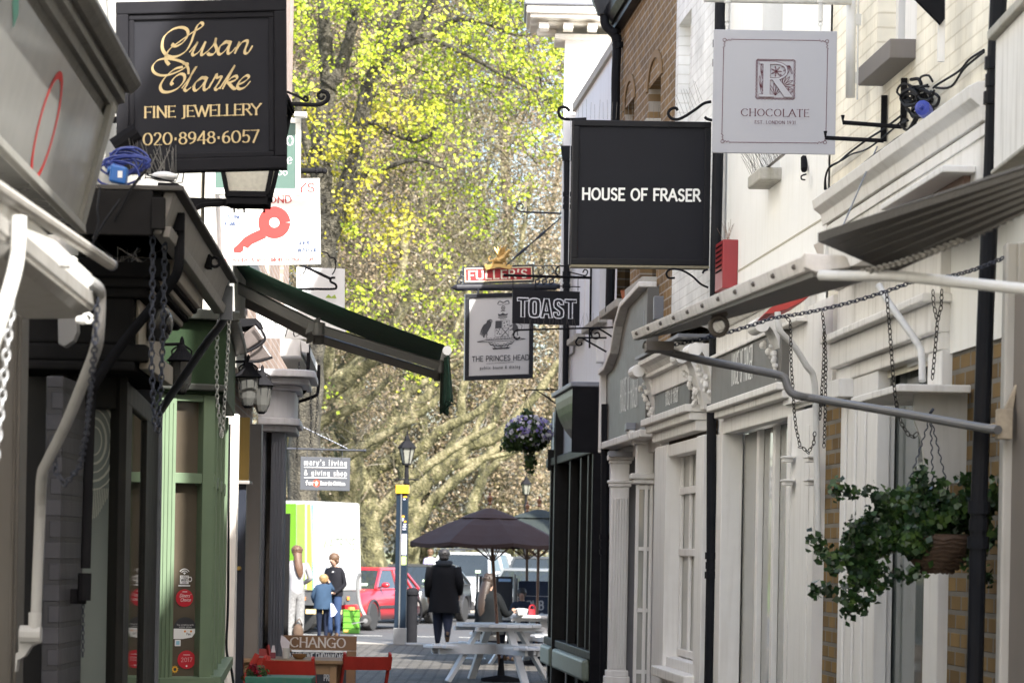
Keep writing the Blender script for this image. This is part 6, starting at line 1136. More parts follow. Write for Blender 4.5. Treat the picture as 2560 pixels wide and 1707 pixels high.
def coach(px, py, Y, sc_, label):
 c0 = P(px, py, Y); k = sc_ * Y / F; t_ = thing('coach_lantern', label, 'lantern', c0)
 mb = MB(); mb.lathe([(18 * k, -96 * k), (30 * k, -70 * k), (36 * k, -20 * k), (38 * k, 0)], c0, 12); mb2 = MB()
 obj('glass', mb, CLG, t_)
 mb = MB(); mb.lathe([(40 * k, 0), (50 * k, 4 * k), (44 * k, 10 * k), (22 * k, 34 * k), (9 * k, 56 * k), (6 * k, 74 * k), (2 * k, 82 * k)], c0, 14); mb.lathe([(10 * k, -104 * k), (18 * k, -96 * k), (19 * k, -93 * k), (10 * k, -92 * k)], c0, 10)
 for a_ in np.linspace(0, 2 * PI, 9)[:-1]: mb.tube([c0 + V((18 * k * math.cos(a_), 18 * k * math.sin(a_), -96 * k)), c0 + V((36.5 * k * math.cos(a_), 36.5 * k * math.sin(a_), -20 * k)), c0 + V((39 * k * math.cos(a_), 39 * k * math.sin(a_), 0))], 1.6 * k, 4)
 for sx in (-1, 1): mb.tube([c0 + V((sx * 30 * k, 0, 20 * k)), c0 + V((sx * 32 * k, 0, 36 * k)), c0 + V((sx * 26 * k, 0, 42 * k)), c0 + V((0, 0, 58 * k))], 3 * k, 6)
 mb.tube([c0 + V((-62 * k, 0, 55 * k)), c0 + V((0, 0, 58 * k))], 5 * k, 6); obj('frame', mb, BLACK, t_); return t_
coach(620, 945, 19.5, .72, 'clear glass coach lantern in front of its twin beside the green shop')
coach(655, 966, 22.0, .66, 'clear glass coach lantern half hidden behind its twin')
coach(454, 905, 15.4, .78, 'dim clear glass coach lantern hanging before the dark green fascia')
# reflector heater by the lanterns
t = thing('patio_heater', 'pair of dusty angled reflector heaters above the coach lanterns', 'heater', P(620, 860, 19.4))
HM = M('heater_reflector', (.14, .12, .115), .35, .5, var=.3, streak=.6, dirt=(.09, .07, .06))
mb = MB()
for pts in (((612, 832), (638, 812), (662, 846), (620, 872), (596, 876)), ((626, 884), (656, 858), (680, 892), (640, 902), (622, 902)), ((575, 842), (610, 828), (604, 872), (586, 890), (574, 884))): mb.prism([P(*p, 19.3) for p in pts], (0, .12, 0))
obj('reflector', mb, HM, t, bevel=.008)
mb = MB(); mb.prism([P(*p, 19.5) for p in ((560, 796), (641, 796), (647, 812), (560, 822))], (0, .4, 0)); mb.tube(sp([(600, 884, 19.25), (630, 874, 19.25), (662, 850, 19.25), (654, 826, 19.25), (640, 808, 19.25)]), .009, 5); mb.tube(sp([(622, 905, 19.25), (650, 903, 19.25), (681, 893, 19.25)]), .008, 5); obj('housing', mb, BLACK, t)
# blue cables on the canopy
BLU = M('cable_blue', (.012, .03, .2), .4, var=.15)
mb = MB()
for k in range(13):
 cx, cy = rnd.gauss(312, 14), rnd.gauss(404, 13); rx_, ry_ = rnd.uniform(22, 58), rnd.uniform(8, 34); t0 = rnd.uniform(0, 6)
 mb.tube([V(v) for v in spline([tuple(P(cx + rx_ * math.cos(t0 + a_) + (a_ > 4) * rnd.uniform(0, 18), cy + ry_ * math.sin(t0 + a_), 10.95 + .02 * (k % 6))) for a_ in (0, 1, 2, 3, 4, 5)], 5)], .0046, 6)
cb2 = fit('blue_cables', mb, BLU, 'coil of bright blue cables bundled under the corner of the black jewellery sign', 'cables', smooth=True)
mb = MB(); mb.obox(P(297, 438, 10.9), (.032, 0, -.006), (0, .03, 0), (.004, 0, .033)); mb.obox(P(278, 422, 10.95), (.015, 0, .01), (0, .02, 0), (0, 0, .012)); obj('plug_box', mb, M('plug_box_blue', (.02, .12, .4), .4), cb2, bevel=.008)
mb = MB(); mb.obox(P(300, 436, 10.868), (.009, 0, 0), (0, .001, 0), (0, 0, .013)); obj('plug_label', mb, STW, cb2)
mb = MB(); mb.tube(sp([(285, 555, 10.75), (310, 510, 10.75), (330, 470, 10.75), (365, 425, 10.8)]), .006, 5); mb.tube(sp([(228, 615, 10.5), (258, 560, 10.6), (300, 500, 10.7)]), .006, 5); mb.tube(sp([(232, 600, 10.5), (246, 560, 10.55), (243, 520, 10.6), (250, 470, 10.7)]), .005, 5); fit('black_cable', mb, CABLE, 'black cable draped over the black end board of the dark canopy', 'cable')
mb = MB(); mb.tube([P(*p, 11.2) for p in ((362, 448), (366, 437), (440, 459), (456, 456), (460, 430))], .003, 4); mb.tube([P(*p, 11.2) for p in ((362, 444), (440, 454), (448, 428))], .003, 4); wt = fit('wire_tray', mb, BLACK, 'small wire tray with a white cloth on top of the dark canopy', 'tray')
mb = MB(); mb.ell(P(410, 442, 11.3), (.055, .05, .02)); obj('white_cloth', mb, STW, wt)
mb = MB(); a_, b_ = P(330, 440, 11.1), P(440, 446, 11.6)
for k in range(30):
 p = a_.lerp(b_, k / 29); mb.tube([p, p + V((rnd.uniform(-.06, .06), rnd.uniform(-.03, .03), rnd.uniform(.08, .15)))], .0014, 3)
for k in range(16):
 p = P(320 + rnd.uniform(-30, 40), 655, 10.9); mb.tube([p, p + V((rnd.uniform(-.1, .1), rnd.uniform(-.05, .05), rnd.uniform(.02, .06)))], .0007, 3)
fit('bird_spikes', mb, SPK, 'thin wire bird spikes sticking up along the dark canopy', 'spikes')
mb = MB(); mb.lathe([(.035, -.05), (.035, .06)], P(312, 350, 11.2), 10, (.5, 0, .35)); fit('camera_tube', mb, BLACK, 'short black tube floodlight poking out in front of the jewellery sign', 'light')

# ================================================================== LEAVES
def leafmesh(name, pos, nrm, size, mat, parent=None, aspect=1.0, **k):
 """many small four-cornered leaves: pos (n,3), nrm (n,3), size (n,)"""
 rs = np.random.RandomState(len(pos)); n = len(pos)
 nrm = nrm / (np.linalg.norm(nrm, axis=1, keepdims=True) + 1e-9); r_ = rs.normal(size=(n, 3)); a_ = np.cross(nrm, r_); a_ /= np.linalg.norm(a_, axis=1, keepdims=True) + 1e-9; b_ = np.cross(nrm, a_)
 s_ = size[:, None]; c4 = np.stack([pos - a_ * s_ * .5 * aspect, pos - b_ * s_ * .5 + nrm * s_ * .12, pos + a_ * s_ * .5 * aspect, pos + b_ * s_ * .5 + nrm * s_ * .12], 1).reshape(-1, 3)
 off = ORG[parent.name] if parent is not None else V((0, 0, 0)); c4 = c4 - np.array(off)
 me = bpy.data.meshes.new(name); me.vertices.add(4 * n); me.vertices.foreach_set('co', c4.astype(np.float32).ravel()); me.loops.add(4 * n); me.loops.foreach_set('vertex_index', np.arange(4 * n, dtype=np.int32)); me.polygons.add(n); me.polygons.foreach_set('loop_start', np.arange(0, 4 * n, 4, dtype=np.int32)); me.polygons.foreach_set('loop_total', np.full(n, 4, np.int32)); me.update(calc_edges=True)
 me.materials.append(mat); o = bpy.data.objects.new(name, me); COL.objects.link(o); ORG[o.name] = off
 if parent is not None: o.parent = parent
 for kk, v in k.items(): o[kk] = v
 return o
def Mleaf(name, cols, scale=3., trans=.35, rough=.5, fine=40.):
 """leaf colour varied in clumps and from leaf to leaf"""
 if name in MATS: return MATS[name]
 m, t, b_ = mk(name); N, L = t.nodes.new, t.links.new; tc = N('ShaderNodeTexCoord')
 no = N('ShaderNodeTexNoise'); no.inputs['Scale'].default_value = scale; no.inputs['Detail'].default_value = 3; L(tc.outputs['Object'], no.inputs['Vector'])
 ge = N('ShaderNodeNewGeometry'); ad = N('ShaderNodeMath'); ad.operation = 'MULTIPLY_ADD'; ad.inputs[1].default_value = .55; L(ge.outputs['Random Per Island'], ad.inputs[0])
 sb = N('ShaderNodeMath'); sb.operation = 'SUBTRACT'; sb.inputs[1].default_value = .28; L(no.outputs[0], sb.inputs[0]); L(sb.outputs[0], ad.inputs[2])
 rp = N('ShaderNodeValToRGB'); el = rp.color_ramp.elements
 while len(el) < len(cols): el.new(.5)
 for i, c in enumerate(cols): el[i].position = .15 + .7 * i / (len(cols) - 1); el[i].color = (*c, 1)
 L(ad.outputs[0], rp.inputs[0]); L(rp.outputs[0], b_.inputs['Base Color']); b_.inputs['Roughness'].default_value = rough
 tr = N('ShaderNodeBsdfTranslucent'); L(rp.outputs[0], tr.inputs[0]); mx = N('ShaderNodeMixShader'); mx.inputs[0].default_value = trans; L(b_.outputs[0], mx.inputs[1]); L(tr.outputs[0], mx.inputs[2]); L(mx.outputs[0], t.nodes['Material Output'].inputs['Surface'])
 MATS[name] = m; return m
rs = np.random.RandomState(3)
def blob(c_, r_, n, shell=.55):
 d = rs.normal(size=(n, 3)); d /= np.linalg.norm(d, axis=1, keepdims=True); k = (shell + (1 - shell) * rs.rand(n, 1)); return np.array(c_) + d * k * np.array(r_), d + rs.normal(size=(n, 3)) * .6
# --- ivy basket on the right
IVY = Mleaf('ivy_leaf', [(.007, .02, .007), (.014, .038, .012), (.028, .068, .018), (.08, .14, .03)], 9, .15, .35)
t = thing('hanging_basket', 'brown wicker hanging basket trailing dark ivy from the grey pipe arm', 'hanging basket', P(2345, 1425, 12.2))
cb_ = P(2345, 1335, 12.2); mb = MB()
for k in range(9): f = k / 8; mb.tube([cb_ + V(((.155 - .09 * f ** 1.8) * math.cos(a_), (.155 - .09 * f ** 1.8) * math.sin(a_), -.02 - .135 * f + .006 * math.sin(9 * a_ + k))) for a_ in np.linspace(0, 2 * PI, 25)[:-1]], .0115, 6, closed=True)
mb.lathe([(.02, -.155), (.06, -.15), (.145, -.02), (.14, 0)], cb_, 18); obj('basket', mb, M('wicker', (.09, .055, .035), .8, var=.5, scale=60, bump=.5), t)
hook = P(2326, 1040, 12.15); mb = MB()
for x_, y_ in ((2270, 1215), (2333, 1230), (2372, 1230)):
 e_ = P(x_, y_, 12.2); n_ = 16
 for k in range(n_): p, p2 = hook.lerp(e_, k / n_), hook.lerp(e_, (k + 1.25) / n_); mb.tube([p, p.lerp(p2, .5) + V((.004 * (-1) ** k, 0, 0)), p2], .0035, 4)
mb.tube(sp([(2333, 1022, 12.1), (2327, 1030, 12.1), (2322, 1042, 12.15), (2328, 1052, 12.15)]), .007, 5); obj('chains', mb, DCHAIN, t)
pos, nr = [], []
def addb(px, py, rx, rz, n, dy=0.): p, d = blob(P(px, py, 12.2 + dy), (rx, rx * .8, rz), int(n * 2.5)); pos.append(p); nr.append(d)
addb(2330, 1290, .20, .11, 700); addb(2250, 1270, .12, .09, 300); addb(2200, 1340, .1, .1, 260); addb(2150, 1370, .08, .12, 260); addb(2420, 1280, .11, .08, 240); addb(2300, 1240, .12, .05, 200); addb(2470, 1250, .07, .05, 90); addb(2160, 1430, .07, .06, 160); addb(2290, 1350, .09, .08, 200, -.12); addb(2440, 1350, .08, .07, 120)
stems = []
for pts in ([(2230, 1260), (2170, 1235), (2110, 1230), (2085, 1218)], [(2150, 1340), (2100, 1390), (2050, 1380), (2040, 1350)], [(2140, 1450), (2080, 1475), (2025, 1475)], [(2140, 1480), (2130, 1500), (2115, 1525)], [(2190, 1420), (2250, 1440), (2300, 1430)], [(2400, 1260), (2430, 1215), (2405, 1200)], [(2450, 1270), (2500, 1210), (2520, 1222)], [(2480, 1330), (2530, 1350), (2580, 1370)], [(2420, 1380), (2440, 1430), (2470, 1440)], [(2290, 1260), (2300, 1200), (2305, 1180)], [(2340, 1250), (2350, 1205)], [(2180, 1290), (2130, 1320), (2110, 1400), (2075, 1420)], [(2160, 1450), (2200, 1470), (2140, 1530)]):
 ln = spline([tuple(P(x_, y_, 12.1)) for x_, y_ in pts], 6); stems.append(ln)
 for p in ln:
  k = 7; pos.append(np.array(p) + rs.normal(size=(k, 3)) * .02); nr.append(rs.normal(size=(k, 3)) + np.array([0, -.6, .5]))
pos, nr = np.concatenate(pos), np.concatenate(nr); nr[:, 1] -= .3; leafmesh('ivy', pos, nr, rs.uniform(.02, .045, len(pos)), IVY, t, .8)
mb = MB(); [mb.tube([V(p) for p in l], .003, 4) for l in stems]; obj('stem', mb, M('stem_brown', (.05, .06, .02), .7), t)
# --- pansy basket by the pub
t = thing('hanging_basket', 'round hanging basket full of purple and white pansies by the dark shopfront', 'hanging basket', P(1315, 1130, 33.0))
cc = P(1318, 1088, 33.0); p1_, d1 = blob(cc, (.27, .27, .2), 1500, .75); p2_, d2 = blob(P(1326, 1150, 33), (.08, .08, .16), 260, .3); p3_, d3 = blob(P(1318, 1040, 33), (.08, .08, .1), 140, .3); p4_, d4 = blob(P(1275, 1110, 33), (.13, .13, .1), 250, .5)
pp_ = np.concatenate([p1_, p2_, p3_, p4_]); leafmesh('foliage', pp_, np.concatenate([d1, d2, d3, d4]), rs.uniform(.03, .055, len(pp_)), Mleaf('basket_leaf', [(.015, .035, .01), (.04, .08, .02), (.09, .15, .04)], 14, .25), t)
for nm, col, n_ in (('purple_flower', [(.13, .1, .30), (.24, .2, .44), (.36, .33, .55)], 190), ('white_flower', [(.55, .55, .6), (.7, .7, .72), (.75, .72, .7)], 170)):
 p_, d_ = blob(cc + V((.02, 0, .04)), (.285, .285, .2), n_, .93); m_ = d_[:, 2] > -1.0; d_[:, 1] -= .5; leafmesh(nm, p_[m_], d_[m_], rs.uniform(.04, .06, m_.sum()), Mleaf(nm + '_petal', col, 20, .2), t)
mb = MB(); mb.lathe([(.03, -.16), (.12, -.12), (.17, 0), (.16, .01)], P(1318, 1090, 33), 14); obj('bowl', mb, MATS['wicker'], t)
mb = MB(); hk = P(1317, 990, 33)
for dx in (-.1, 0, .1): mb.tube([hk, cc + V((dx, 0, .12))], .004, 4)
mb.tube([P(1311, 974, 33), P(1395, 974, 33.2)], .008, 5); mb.tube([P(1311, 974, 33), P(1313, 985, 33), P(1320, 988, 33), P(1317, 992, 33)], .006, 5); mb.tube([P(1340, 975, 33), P(1372, 995, 33.1), P(1390, 1010, 33.2)], [.005, .012, .005], 5); obj('iron_arm', mb, BLACK, t)

# ================================================================== TABLES, CHAIRS AND PARASOLS
PW = M('table_white', (.6, .6, .6), .5, var=.08, streak=.2, dirt=(.35, .34, .3), bump=.1)
def picnic_table(name, label, cx, cy, rot=0.):
 t_ = thing(name, label, 'picnic table', (cx, cy, 0), 'white round picnic tables'); o_ = V((cx, cy, 0)); Rz = Matrix.Rotation(rot, 3, 'Z')
 W_ = lambda x_, y_, z_: o_ + Rz @ V((x_, y_, z_))
 mb = MB(); r_ = .58; n_ = 6; w_ = 2 * r_ / n_
 for k in range(n_):                                       # boards of the octagonal top
  x0_ = -r_ + k * w_ + .004; x1_ = x0_ + w_ - .008; h = lambda x_: min(math.sqrt(max(r_ * r_ - x_ * x_, .0)) + .02, r_ * .96) if abs(x_) < r_ else .12
  mb.prism([W_(x0_, -h(x0_), .715), W_(x1_, -h(x1_), .715), W_(x1_, h(x1_), .715), W_(x0_, h(x0_), .715)], (0, 0, .04))
 obj('tabletop', mb, PW, t_, bevel=.004)
 mb = MB()
 for s_ in (-.3, .3): mb.prism([W_(-.5, s_ - .025, .66), W_(.5, s_ - .025, .66), W_(.5, s_ + .025, .66), W_(-.5, s_ + .025, .66)], (0, 0, .054))
 for s_ in (-.09, .09):
  mb.prism([W_(-.92, s_ - .022, .36), W_(.92, s_ - .022, .36), W_(.92, s_ + .022, .36), W_(-.92, s_ + .022, .36)], (0, 0, .13))
  mb.prism([W_(s_ - .022, -.92, .362), W_(s_ + .022, -.92, .362), W_(s_ + .022, .92, .362), W_(s_ - .022, .92, .362)], (0, 0, .13))
 obj('cross_frame', mb, PW, t_, bevel=.004)
 for k in range(4):
  a_ = k * PI / 2; cs_, sn_ = math.cos(a_), math.sin(a_); Q_ = lambda u, v_, z_: W_(u * cs_ - v_ * sn_, u * sn_ + v_ * cs_, z_)
  mb = MB(); mb.bar(Q_(.28, 0, .7), Q_(.74, 0, 0), .1, .05, (0, 0, 1)); obj('leg', mb, PW, t_, bevel=.004)
  mb = MB()
  for j in range(3):
   u0 = .72 + j * .105; v_ = .34 - .05 * abs(j - .5); mb.prism([Q_(u0, -v_ + (.06 if j == 2 else 0), .44), Q_(u0 + .1, -v_ + (.12 if j == 2 else .03), .44), Q_(u0 + .1, v_ - (.12 if j == 2 else .03), .44), Q_(u0, v_ - (.06 if j == 2 else 0), .44)], (0, 0, .035))
  mb.prism([Q_(.74, -.02, .38), Q_(.98, -.02, .38), Q_(.98, .02, .38), Q_(.74, .02, .38)], (0, 0, .06)); obj('seat', mb, PW, t_, bevel=.004)
 return t_
tc1 = P(1247, 1560, 37.2); tc2 = P(1346, 1526, 43.0)
picnic_table('picnic_table', 'nearer white round picnic table under the brown parasol', tc1.x, tc1.y, .5)
picnic_table('picnic_table', 'farther white round picnic table where a woman and a child are sitting', tc2.x, tc2.y, .25)
def parasol(label, cx, cy, zt_, r_, drop, col, lean=(0, 0), group='parasols at the pub tables', rot=.3):
 t_ = thing('parasol', label, 'parasol', (cx, cy, 0), group); a_ = V((cx + lean[0], cy + lean[1], zt_))
 mb = MB(); n_ = 8; rings = []
 for j, (f, z_) in enumerate(((.02, 0), (.3, -.1), (.55, -.22), (.8, -.37), (1., -.5))):
  rg = []
  for k in range(n_ * 4):
   an = rot + 2 * PI * k / (n_ * 4); sc2 = 1 - .055 * math.sin(PI * ((k % 4) / 4)) * f
   rg.append(a_ + V((r_ * f * sc2 * math.cos(an), r_ * f * sc2 * math.sin(an), z_ / .5 * drop - .03 * f * math.sin(PI * (k % 4) / 4))))
  rings.append(rg)
 mb.loft(rings, caps=False); rim = rings[-1]; mb.loft([rim, [p + V((0, 0, -.05)) for p in rim]], caps=False)
 o = obj('canopy', mb, col, t_, smooth=False); sm_ = o.modifiers.new('thick', 'SOLIDIFY'); sm_.thickness = .006
 mb = MB(); rings = []
 for f, z_ in ((.05, .03), (.26, -.05), (.36, -.10)): rings.append([a_ + V((r_ * f * (1 - .1 * (k % 4 == 2) * f) * math.cos(rot + 2 * PI * k / 32), r_ * f * math.sin(rot + 2 * PI * k / 32), z_ - (.025 if (k % 4 == 2 and f > .4) else 0))) for k in range(32)])
 mb.loft(rings, caps=False); v = obj('vent', mb, col, t_); sm_ = v.modifiers.new('thick', 'SOLIDIFY'); sm_.thickness = .006
 mb = MB(); b0 = V((cx, cy, 0)); mb.tube([b0, a_], .022, 10); obj('pole', mb, M('pole_wood', (.13, .06, .035), .45, var=.25), t_)
 mb = MB(); mb.lathe([(.02, 0), (.03, .02), (.02, .04), (.035, .07), (.04, .1), (.02, .12), (.012, .13), (.02, .15), (.005, .17)], a_ + V((0, 0, .07)), 10); obj('finial', mb, M('finial_wood', (.2, .09, .04), .4), t_)
 mb = MB()
 for k in range(n_): an = rot + 2 * PI * k / n_; e_ = a_ + V((r_ * .97 * math.cos(an), r_ * .97 * math.sin(an), -drop - .02)); mb.tube([a_ + V((0, 0, -.06)), e_], .009, 5); mb.tube([a_.lerp(e_, .55), a_ + (b0 - a_).normalized() * (drop + .25)], .008, 5)
 obj('rib', mb, MATS['pole_wood'], t_)
 mb = MB(); mb.lathe([(.26, 0), (.26, .04), (.05, .08), (.03, .3)], b0, 16); obj('base', mb, BLACK, t_); return t_
BRN = M('parasol_brown', (.045, .025, .022), .9, var=.12, bump=.1); GRN = M('parasol_green', (.016, .022, .019), .95, var=.12, bump=.1)
ap = P(1224, 1276, 37.2); parasol('large dark brown parasol leaning over the nearer picnic table', tc1.x + .04, tc1.y, ap.z, 1.07, .42, BRN, (ap.x - tc1.x - .04, 0))
ap2 = P(1348, 1278, 43.); parasol('dark green parasol behind the brown one, over the farther table', tc2.x - .02, tc2.y, ap2.z, 1.2, .45, GRN, (ap2.x - tc2.x + .02, 0), rot=.1)
ap3 = P(1318, 1290, 45.5); parasol('second dark green parasol mostly hidden behind the other two', ap3.x + .03, 45.5, ap3.z, 1.2, .45, GRN, (-.03, 0), rot=.5)
# tableware
def ware(px, py, Y, prof, mat, name, label, cat, n=14): mb = MB(); mb.lathe(prof, P(px, py, Y), n); return fit(name, mb, mat, label, cat, smooth=False)
GLS = M('drinking_glass', (.6, .62, .62), .05, var=.05, spec=.8)
zt2 = .757
def onT(px, Y): p = P(px, 1500, Y); return V((p.x, p.y, zt2))
for i, (px, Y_) in enumerate(((1222, 42.6), (1268, 42.8))):
 mb = MB(); mb.lathe([(.05, 0), (.11, .012), (.12, .018), (.11, .016), (.04, .006)], onT(px, Y_), 18); fit('plate', mb, STW, ('white plate in front of the long haired woman', 'white plate in the middle of the farther table')[i], 'plate', group='plates on the farther table')
mb = MB(); mb.lathe([(.08, 0), (.1, .05), (.11, .09), (.04, .1)], onT(1303, 42.5), 9); fit('paper_bag', mb, M('paper_white', (.6, .6, .58), .8, var=.1, bump=.4), 'crumpled white paper wrapping on the farther picnic table', 'wrapping')
mb = MB(); p = onT(1331, 42.6); mb.box(p.x - .05, p.x + .05, p.y - .03, p.y + .03, p.z, p.z + .09); mb.tube([p + V((.045 * math.cos(k), 0, .09 + .06 * math.sin(k))) for k in np.linspace(0, PI, 8)], .012, 6); fit('red_bag', mb, M('bag_red', (.4, .02, .03), .5), 'small red bag with looped handle on the farther picnic table', 'bag')
for i, px in enumerate((1378, 1386)):
 mb = MB(); mb.lathe([(.035, 0), (.035, .004), (.005, .01), (.005, .08), (.035, .1), (.042, .14), (.034, .19), (.032, .19), (.038, .14), (.03, .105)], onT(px, 42.7), 14); fit('wine_glass', mb, GLS, 'empty wine glass beside the dark shop corner on the farther table', 'glass', group='wine glasses', smooth=True)
# --- café table, folding chairs and boards at the left
t = thing('cafe_table', 'wooden café table set with a napkin holder and bowl', 'table', P(760, 1707, 24.6).xy.to_3d())
def quadtop(mb, pts, z0_, z1_): mb.prism([V((p.x, p.y, z0_)) for p in pts], (0, 0, z1_ - z0_))
zt_ = P(700, 1646, 24.4).z; ct = P(718, 1646, 24.6); mb = MB(); A_ = .5
for k in range(4): mb.box(ct.x - .5, ct.x + .5, ct.y - .38 + k * .19, ct.y - .195 + k * .19, zt_ - .03, zt_)
obj('tabletop', mb, WOOD, t, bevel=.004); mb = MB(); mb.box(ct.x - .44, ct.x + .44, ct.y - .33, ct.y - .3, zt_ - .12, zt_ - .031); mb.box(ct.x - .44, ct.x + .44, ct.y + .3, ct.y + .33, zt_ - .12, zt_ - .031); obj('apron', mb, WOOD, t, bevel=.003)
for sx in (-.42, .42):
 for sy in (-.31, .31): mb = MB(); mb.box(ct.x + sx - .03, ct.x + sx + .03, ct.y + sy - .03, ct.y + sy + .03, 0, zt_ - .031); obj('leg', mb, WOOD, t, bevel=.003)
mb = MB(); b0 = V((P(748, 1646, 24.4).x, 24.4, zt_ + .001)); mb.lathe([(.03, 0), (.055, .02), (.065, .045), (.058, .045), (.04, .015)], b0, 14); fit('wooden_bowl', mb, M('bowl_wood', (.22, .12, .05), .5, var=.3), 'small brown wooden bowl on the café table', 'bowl')
mb = MB(); b0 = V((P(715, 1646, 24.5).x, 24.5, zt_ + .001)); mb.lathe([(.028, 0), (.036, .09), (.033, .09), (.025, .01)], b0, 12); wg = fit('glass_tumbler', mb, GLS, 'glass tumbler holding a tall rolled white napkin on the café table', 'glass')
mb = MB(); mb.loft([[b0 + V((x_ * .02, y_ * .02, .02)) for x_, y_ in ((-1, -1), (1, -1), (1, 1), (-1, 1))], [b0 + V((-.01 + x_ * .04, y_ * .02, .14)) for x_, y_ in ((-1, -1), (1, -1), (1, 1), (-1, 1))], [b0 + V((-.045, -.004, .2)), b0 + V((-.02, -.006, .19)), b0 + V((-.02, .006, .19)), b0 + V((-.045, .004, .2))]]); obj('napkin', mb, M('napkin', (.72, .7, .76), .8), wg)
mb = MB(); b0 = V((P(683, 1640, 24.5).x, 24.5, zt_ + .001)); mb.box(b0.x - .025, b0.x + .02, b0.y - .02, b0.y + .02, b0.z, b0.z + .05); cd = fit('condiment_box', mb, M('box_maroon', (.2, .03, .05), .5), 'small dark red condiment box with white napkin on the café table', 'condiments'); mb = MB(); mb.loft([[b0 + V((x_ * .02, y_ * .01, .045)) for x_, y_ in ((-1, -1), (1, -1), (1, 1), (-1, 1))], [b0 + V((.0 + x_ * .008, y_ * .01, .11)) for x_, y_ in ((-1, -1), (1, -1), (1, 1), (-1, 1))]]); obj('napkin', mb, MATS['napkin'], cd)
CHR = M('chair_red', (.40, .035, .025), .45, var=.15, streak=.2, dirt=(.2, .02, .015), bump=.08)
def chair(label):
 t_ = thing('folding_chair', label, 'chair', (0, 0, 0), 'red wooden folding chairs')
 for sx in (-.2, .2):
  mb = MB(); mb.bar((sx, -.2, 0), (sx, .2, .80), .022, .045, (0, 1, 0)); obj('leg', mb, CHR, t_, bevel=.004); mb = MB(); mb.bar((sx * .87, .2, 0), (sx * .87, -.17, .44), .022, .04, (0, 1, 0)); obj('leg', mb, CHR, t_, bevel=.004)
 mb = MB(); pts = [];
 for k in range(9): x_ = -.215 + .43 * k / 8; d_ = .035 * (1 - (x_ / .215) ** 2); pts.append((x_, d_))
 for (x0_, d0_), (x1_, d1_) in zip(pts, pts[1:]): mb.prism([V((x0_, .155 + d0_, .655)), V((x1_, .155 + d1_, .655)), V((x1_, .175 + d1_, .655)), V((x0_, .175 + d0_, .655))], V((0, .045, .115)))
 obj('backrest', mb, CHR, t_)
 mb = MB(); mb.lathe([(.022, -.003), (.022, .003)], (0, .195, .715), 14, (0, -1, .3)); obj('backrest_hole', mb, M('hole_dark', (.03, .01, .01), .8), t_)
 mb = MB()
 for k in range(5): mb.box(-.18, .18, -.2 + k * .075, -.135 + k * .075, .44, .458)
 obj('seat', mb, CHR, t_, bevel=.003); return t_
c0 = chair('red folding chair with its back to us at the right end of the café table')
def put(o, px, py, Y, rz): p = P(px, py, Y); o.location = (p.x, p.y, 0); o.rotation_euler[2] = rz
put(c0, 905, 1650, 24.6, -2.85)
for lb, px, Y_, rz in (('red folding chair with its back to us in front of the café table', 735, 23.4, 3.0), ('red folding chair at the left end of the café table beside the green shop', 598, 23.5, -1.25), ('red folding chair behind the café table, leaning by the blue door', 640, 25.6, .5)):
 put(copy_tree(c0, label=lb), px, 1650, Y_, rz)
# menu board
t = thing('menu_board', 'wooden menu board painted CHANGO over a chalk panel, behind the café table', 'sign', P(795, 1700, 30).xy.to_3d())
zt_, zm_, zb_ = P(800, 1589, 30).z, P(800, 1626, 30).z, .05; xa_, xb_ = P(704, 1600, 30).x, P(890, 1600, 30).x; lean_ = .12
def wp(x_, z_, d_=0): return V((x_, 30 + (z_ / zt_) * lean_ - d_, z_))
mb = MB(); mb.prism([wp(xa_, zm_ + .004), wp(xb_, zm_ + .004), wp(xb_, zt_), wp(xa_, zt_)], (0, .03, 0)); mb.prism([wp(xa_, zb_), wp(xa_ + .1, zb_), wp(xa_ + .1, zm_), wp(xa_, zm_)], (0, .03, 0)); mb.prism([wp(xb_ - .1, zb_), wp(xb_, zb_), wp(xb_, zm_), wp(xb_ - .1, zm_)], (0, .03, 0)); obj('frame', mb, M('sign_wood', (.23, .12, .055), .6, var=.3, scale=6, streak=.3, dirt=(.12, .06, .03)), t, bevel=.003)
mb = MB(); mb.prism([wp(xa_ + .1, zb_), wp(xb_ - .1, zb_), wp(xb_ - .1, zm_ - .02), wp(xa_ + .1, zm_ - .02)], (0, .02, 0)); mb.prism([wp(xa_ + .05, zm_ - .13, .004), wp(xb_ - .1, zm_ - .13, .004), wp(xb_ - .1, zm_ - .02, .004), wp(xa_ + .05, zm_ - .02, .004)], (0, .002, 0)); obj('chalkboard', mb, M('chalk_board', (.03, .035, .045), .7, var=.25), t)
upb = (wp(0, 1) - wp(0, 0)).normalized()
lettering(t, M('paint_cream', (.72, .68, .62), .6), wp(xa_, zm_, .002), (1, 0, 0), upb, lambda pn: pn.text('CHANGO', .085, .035, .10, .585, .17, .45, .1, gap=.1, ang=.05))
def chalk(pn):
 pn.text('ARGENTINE EMPANADAS', .07, -.115, .085, .585, .1, gap=.08)
 for k, s_ in enumerate(('GRILLED', 'PRKY  4')): pn.text(s_, .45, -.23 - k * .09, .065, .18, .1)
lettering(t, M('chalk_white', (.66, .68, .7), .8), wp(xa_, zm_, .006), (1, 0, 0), upb, chalk, 'chalk_writing')
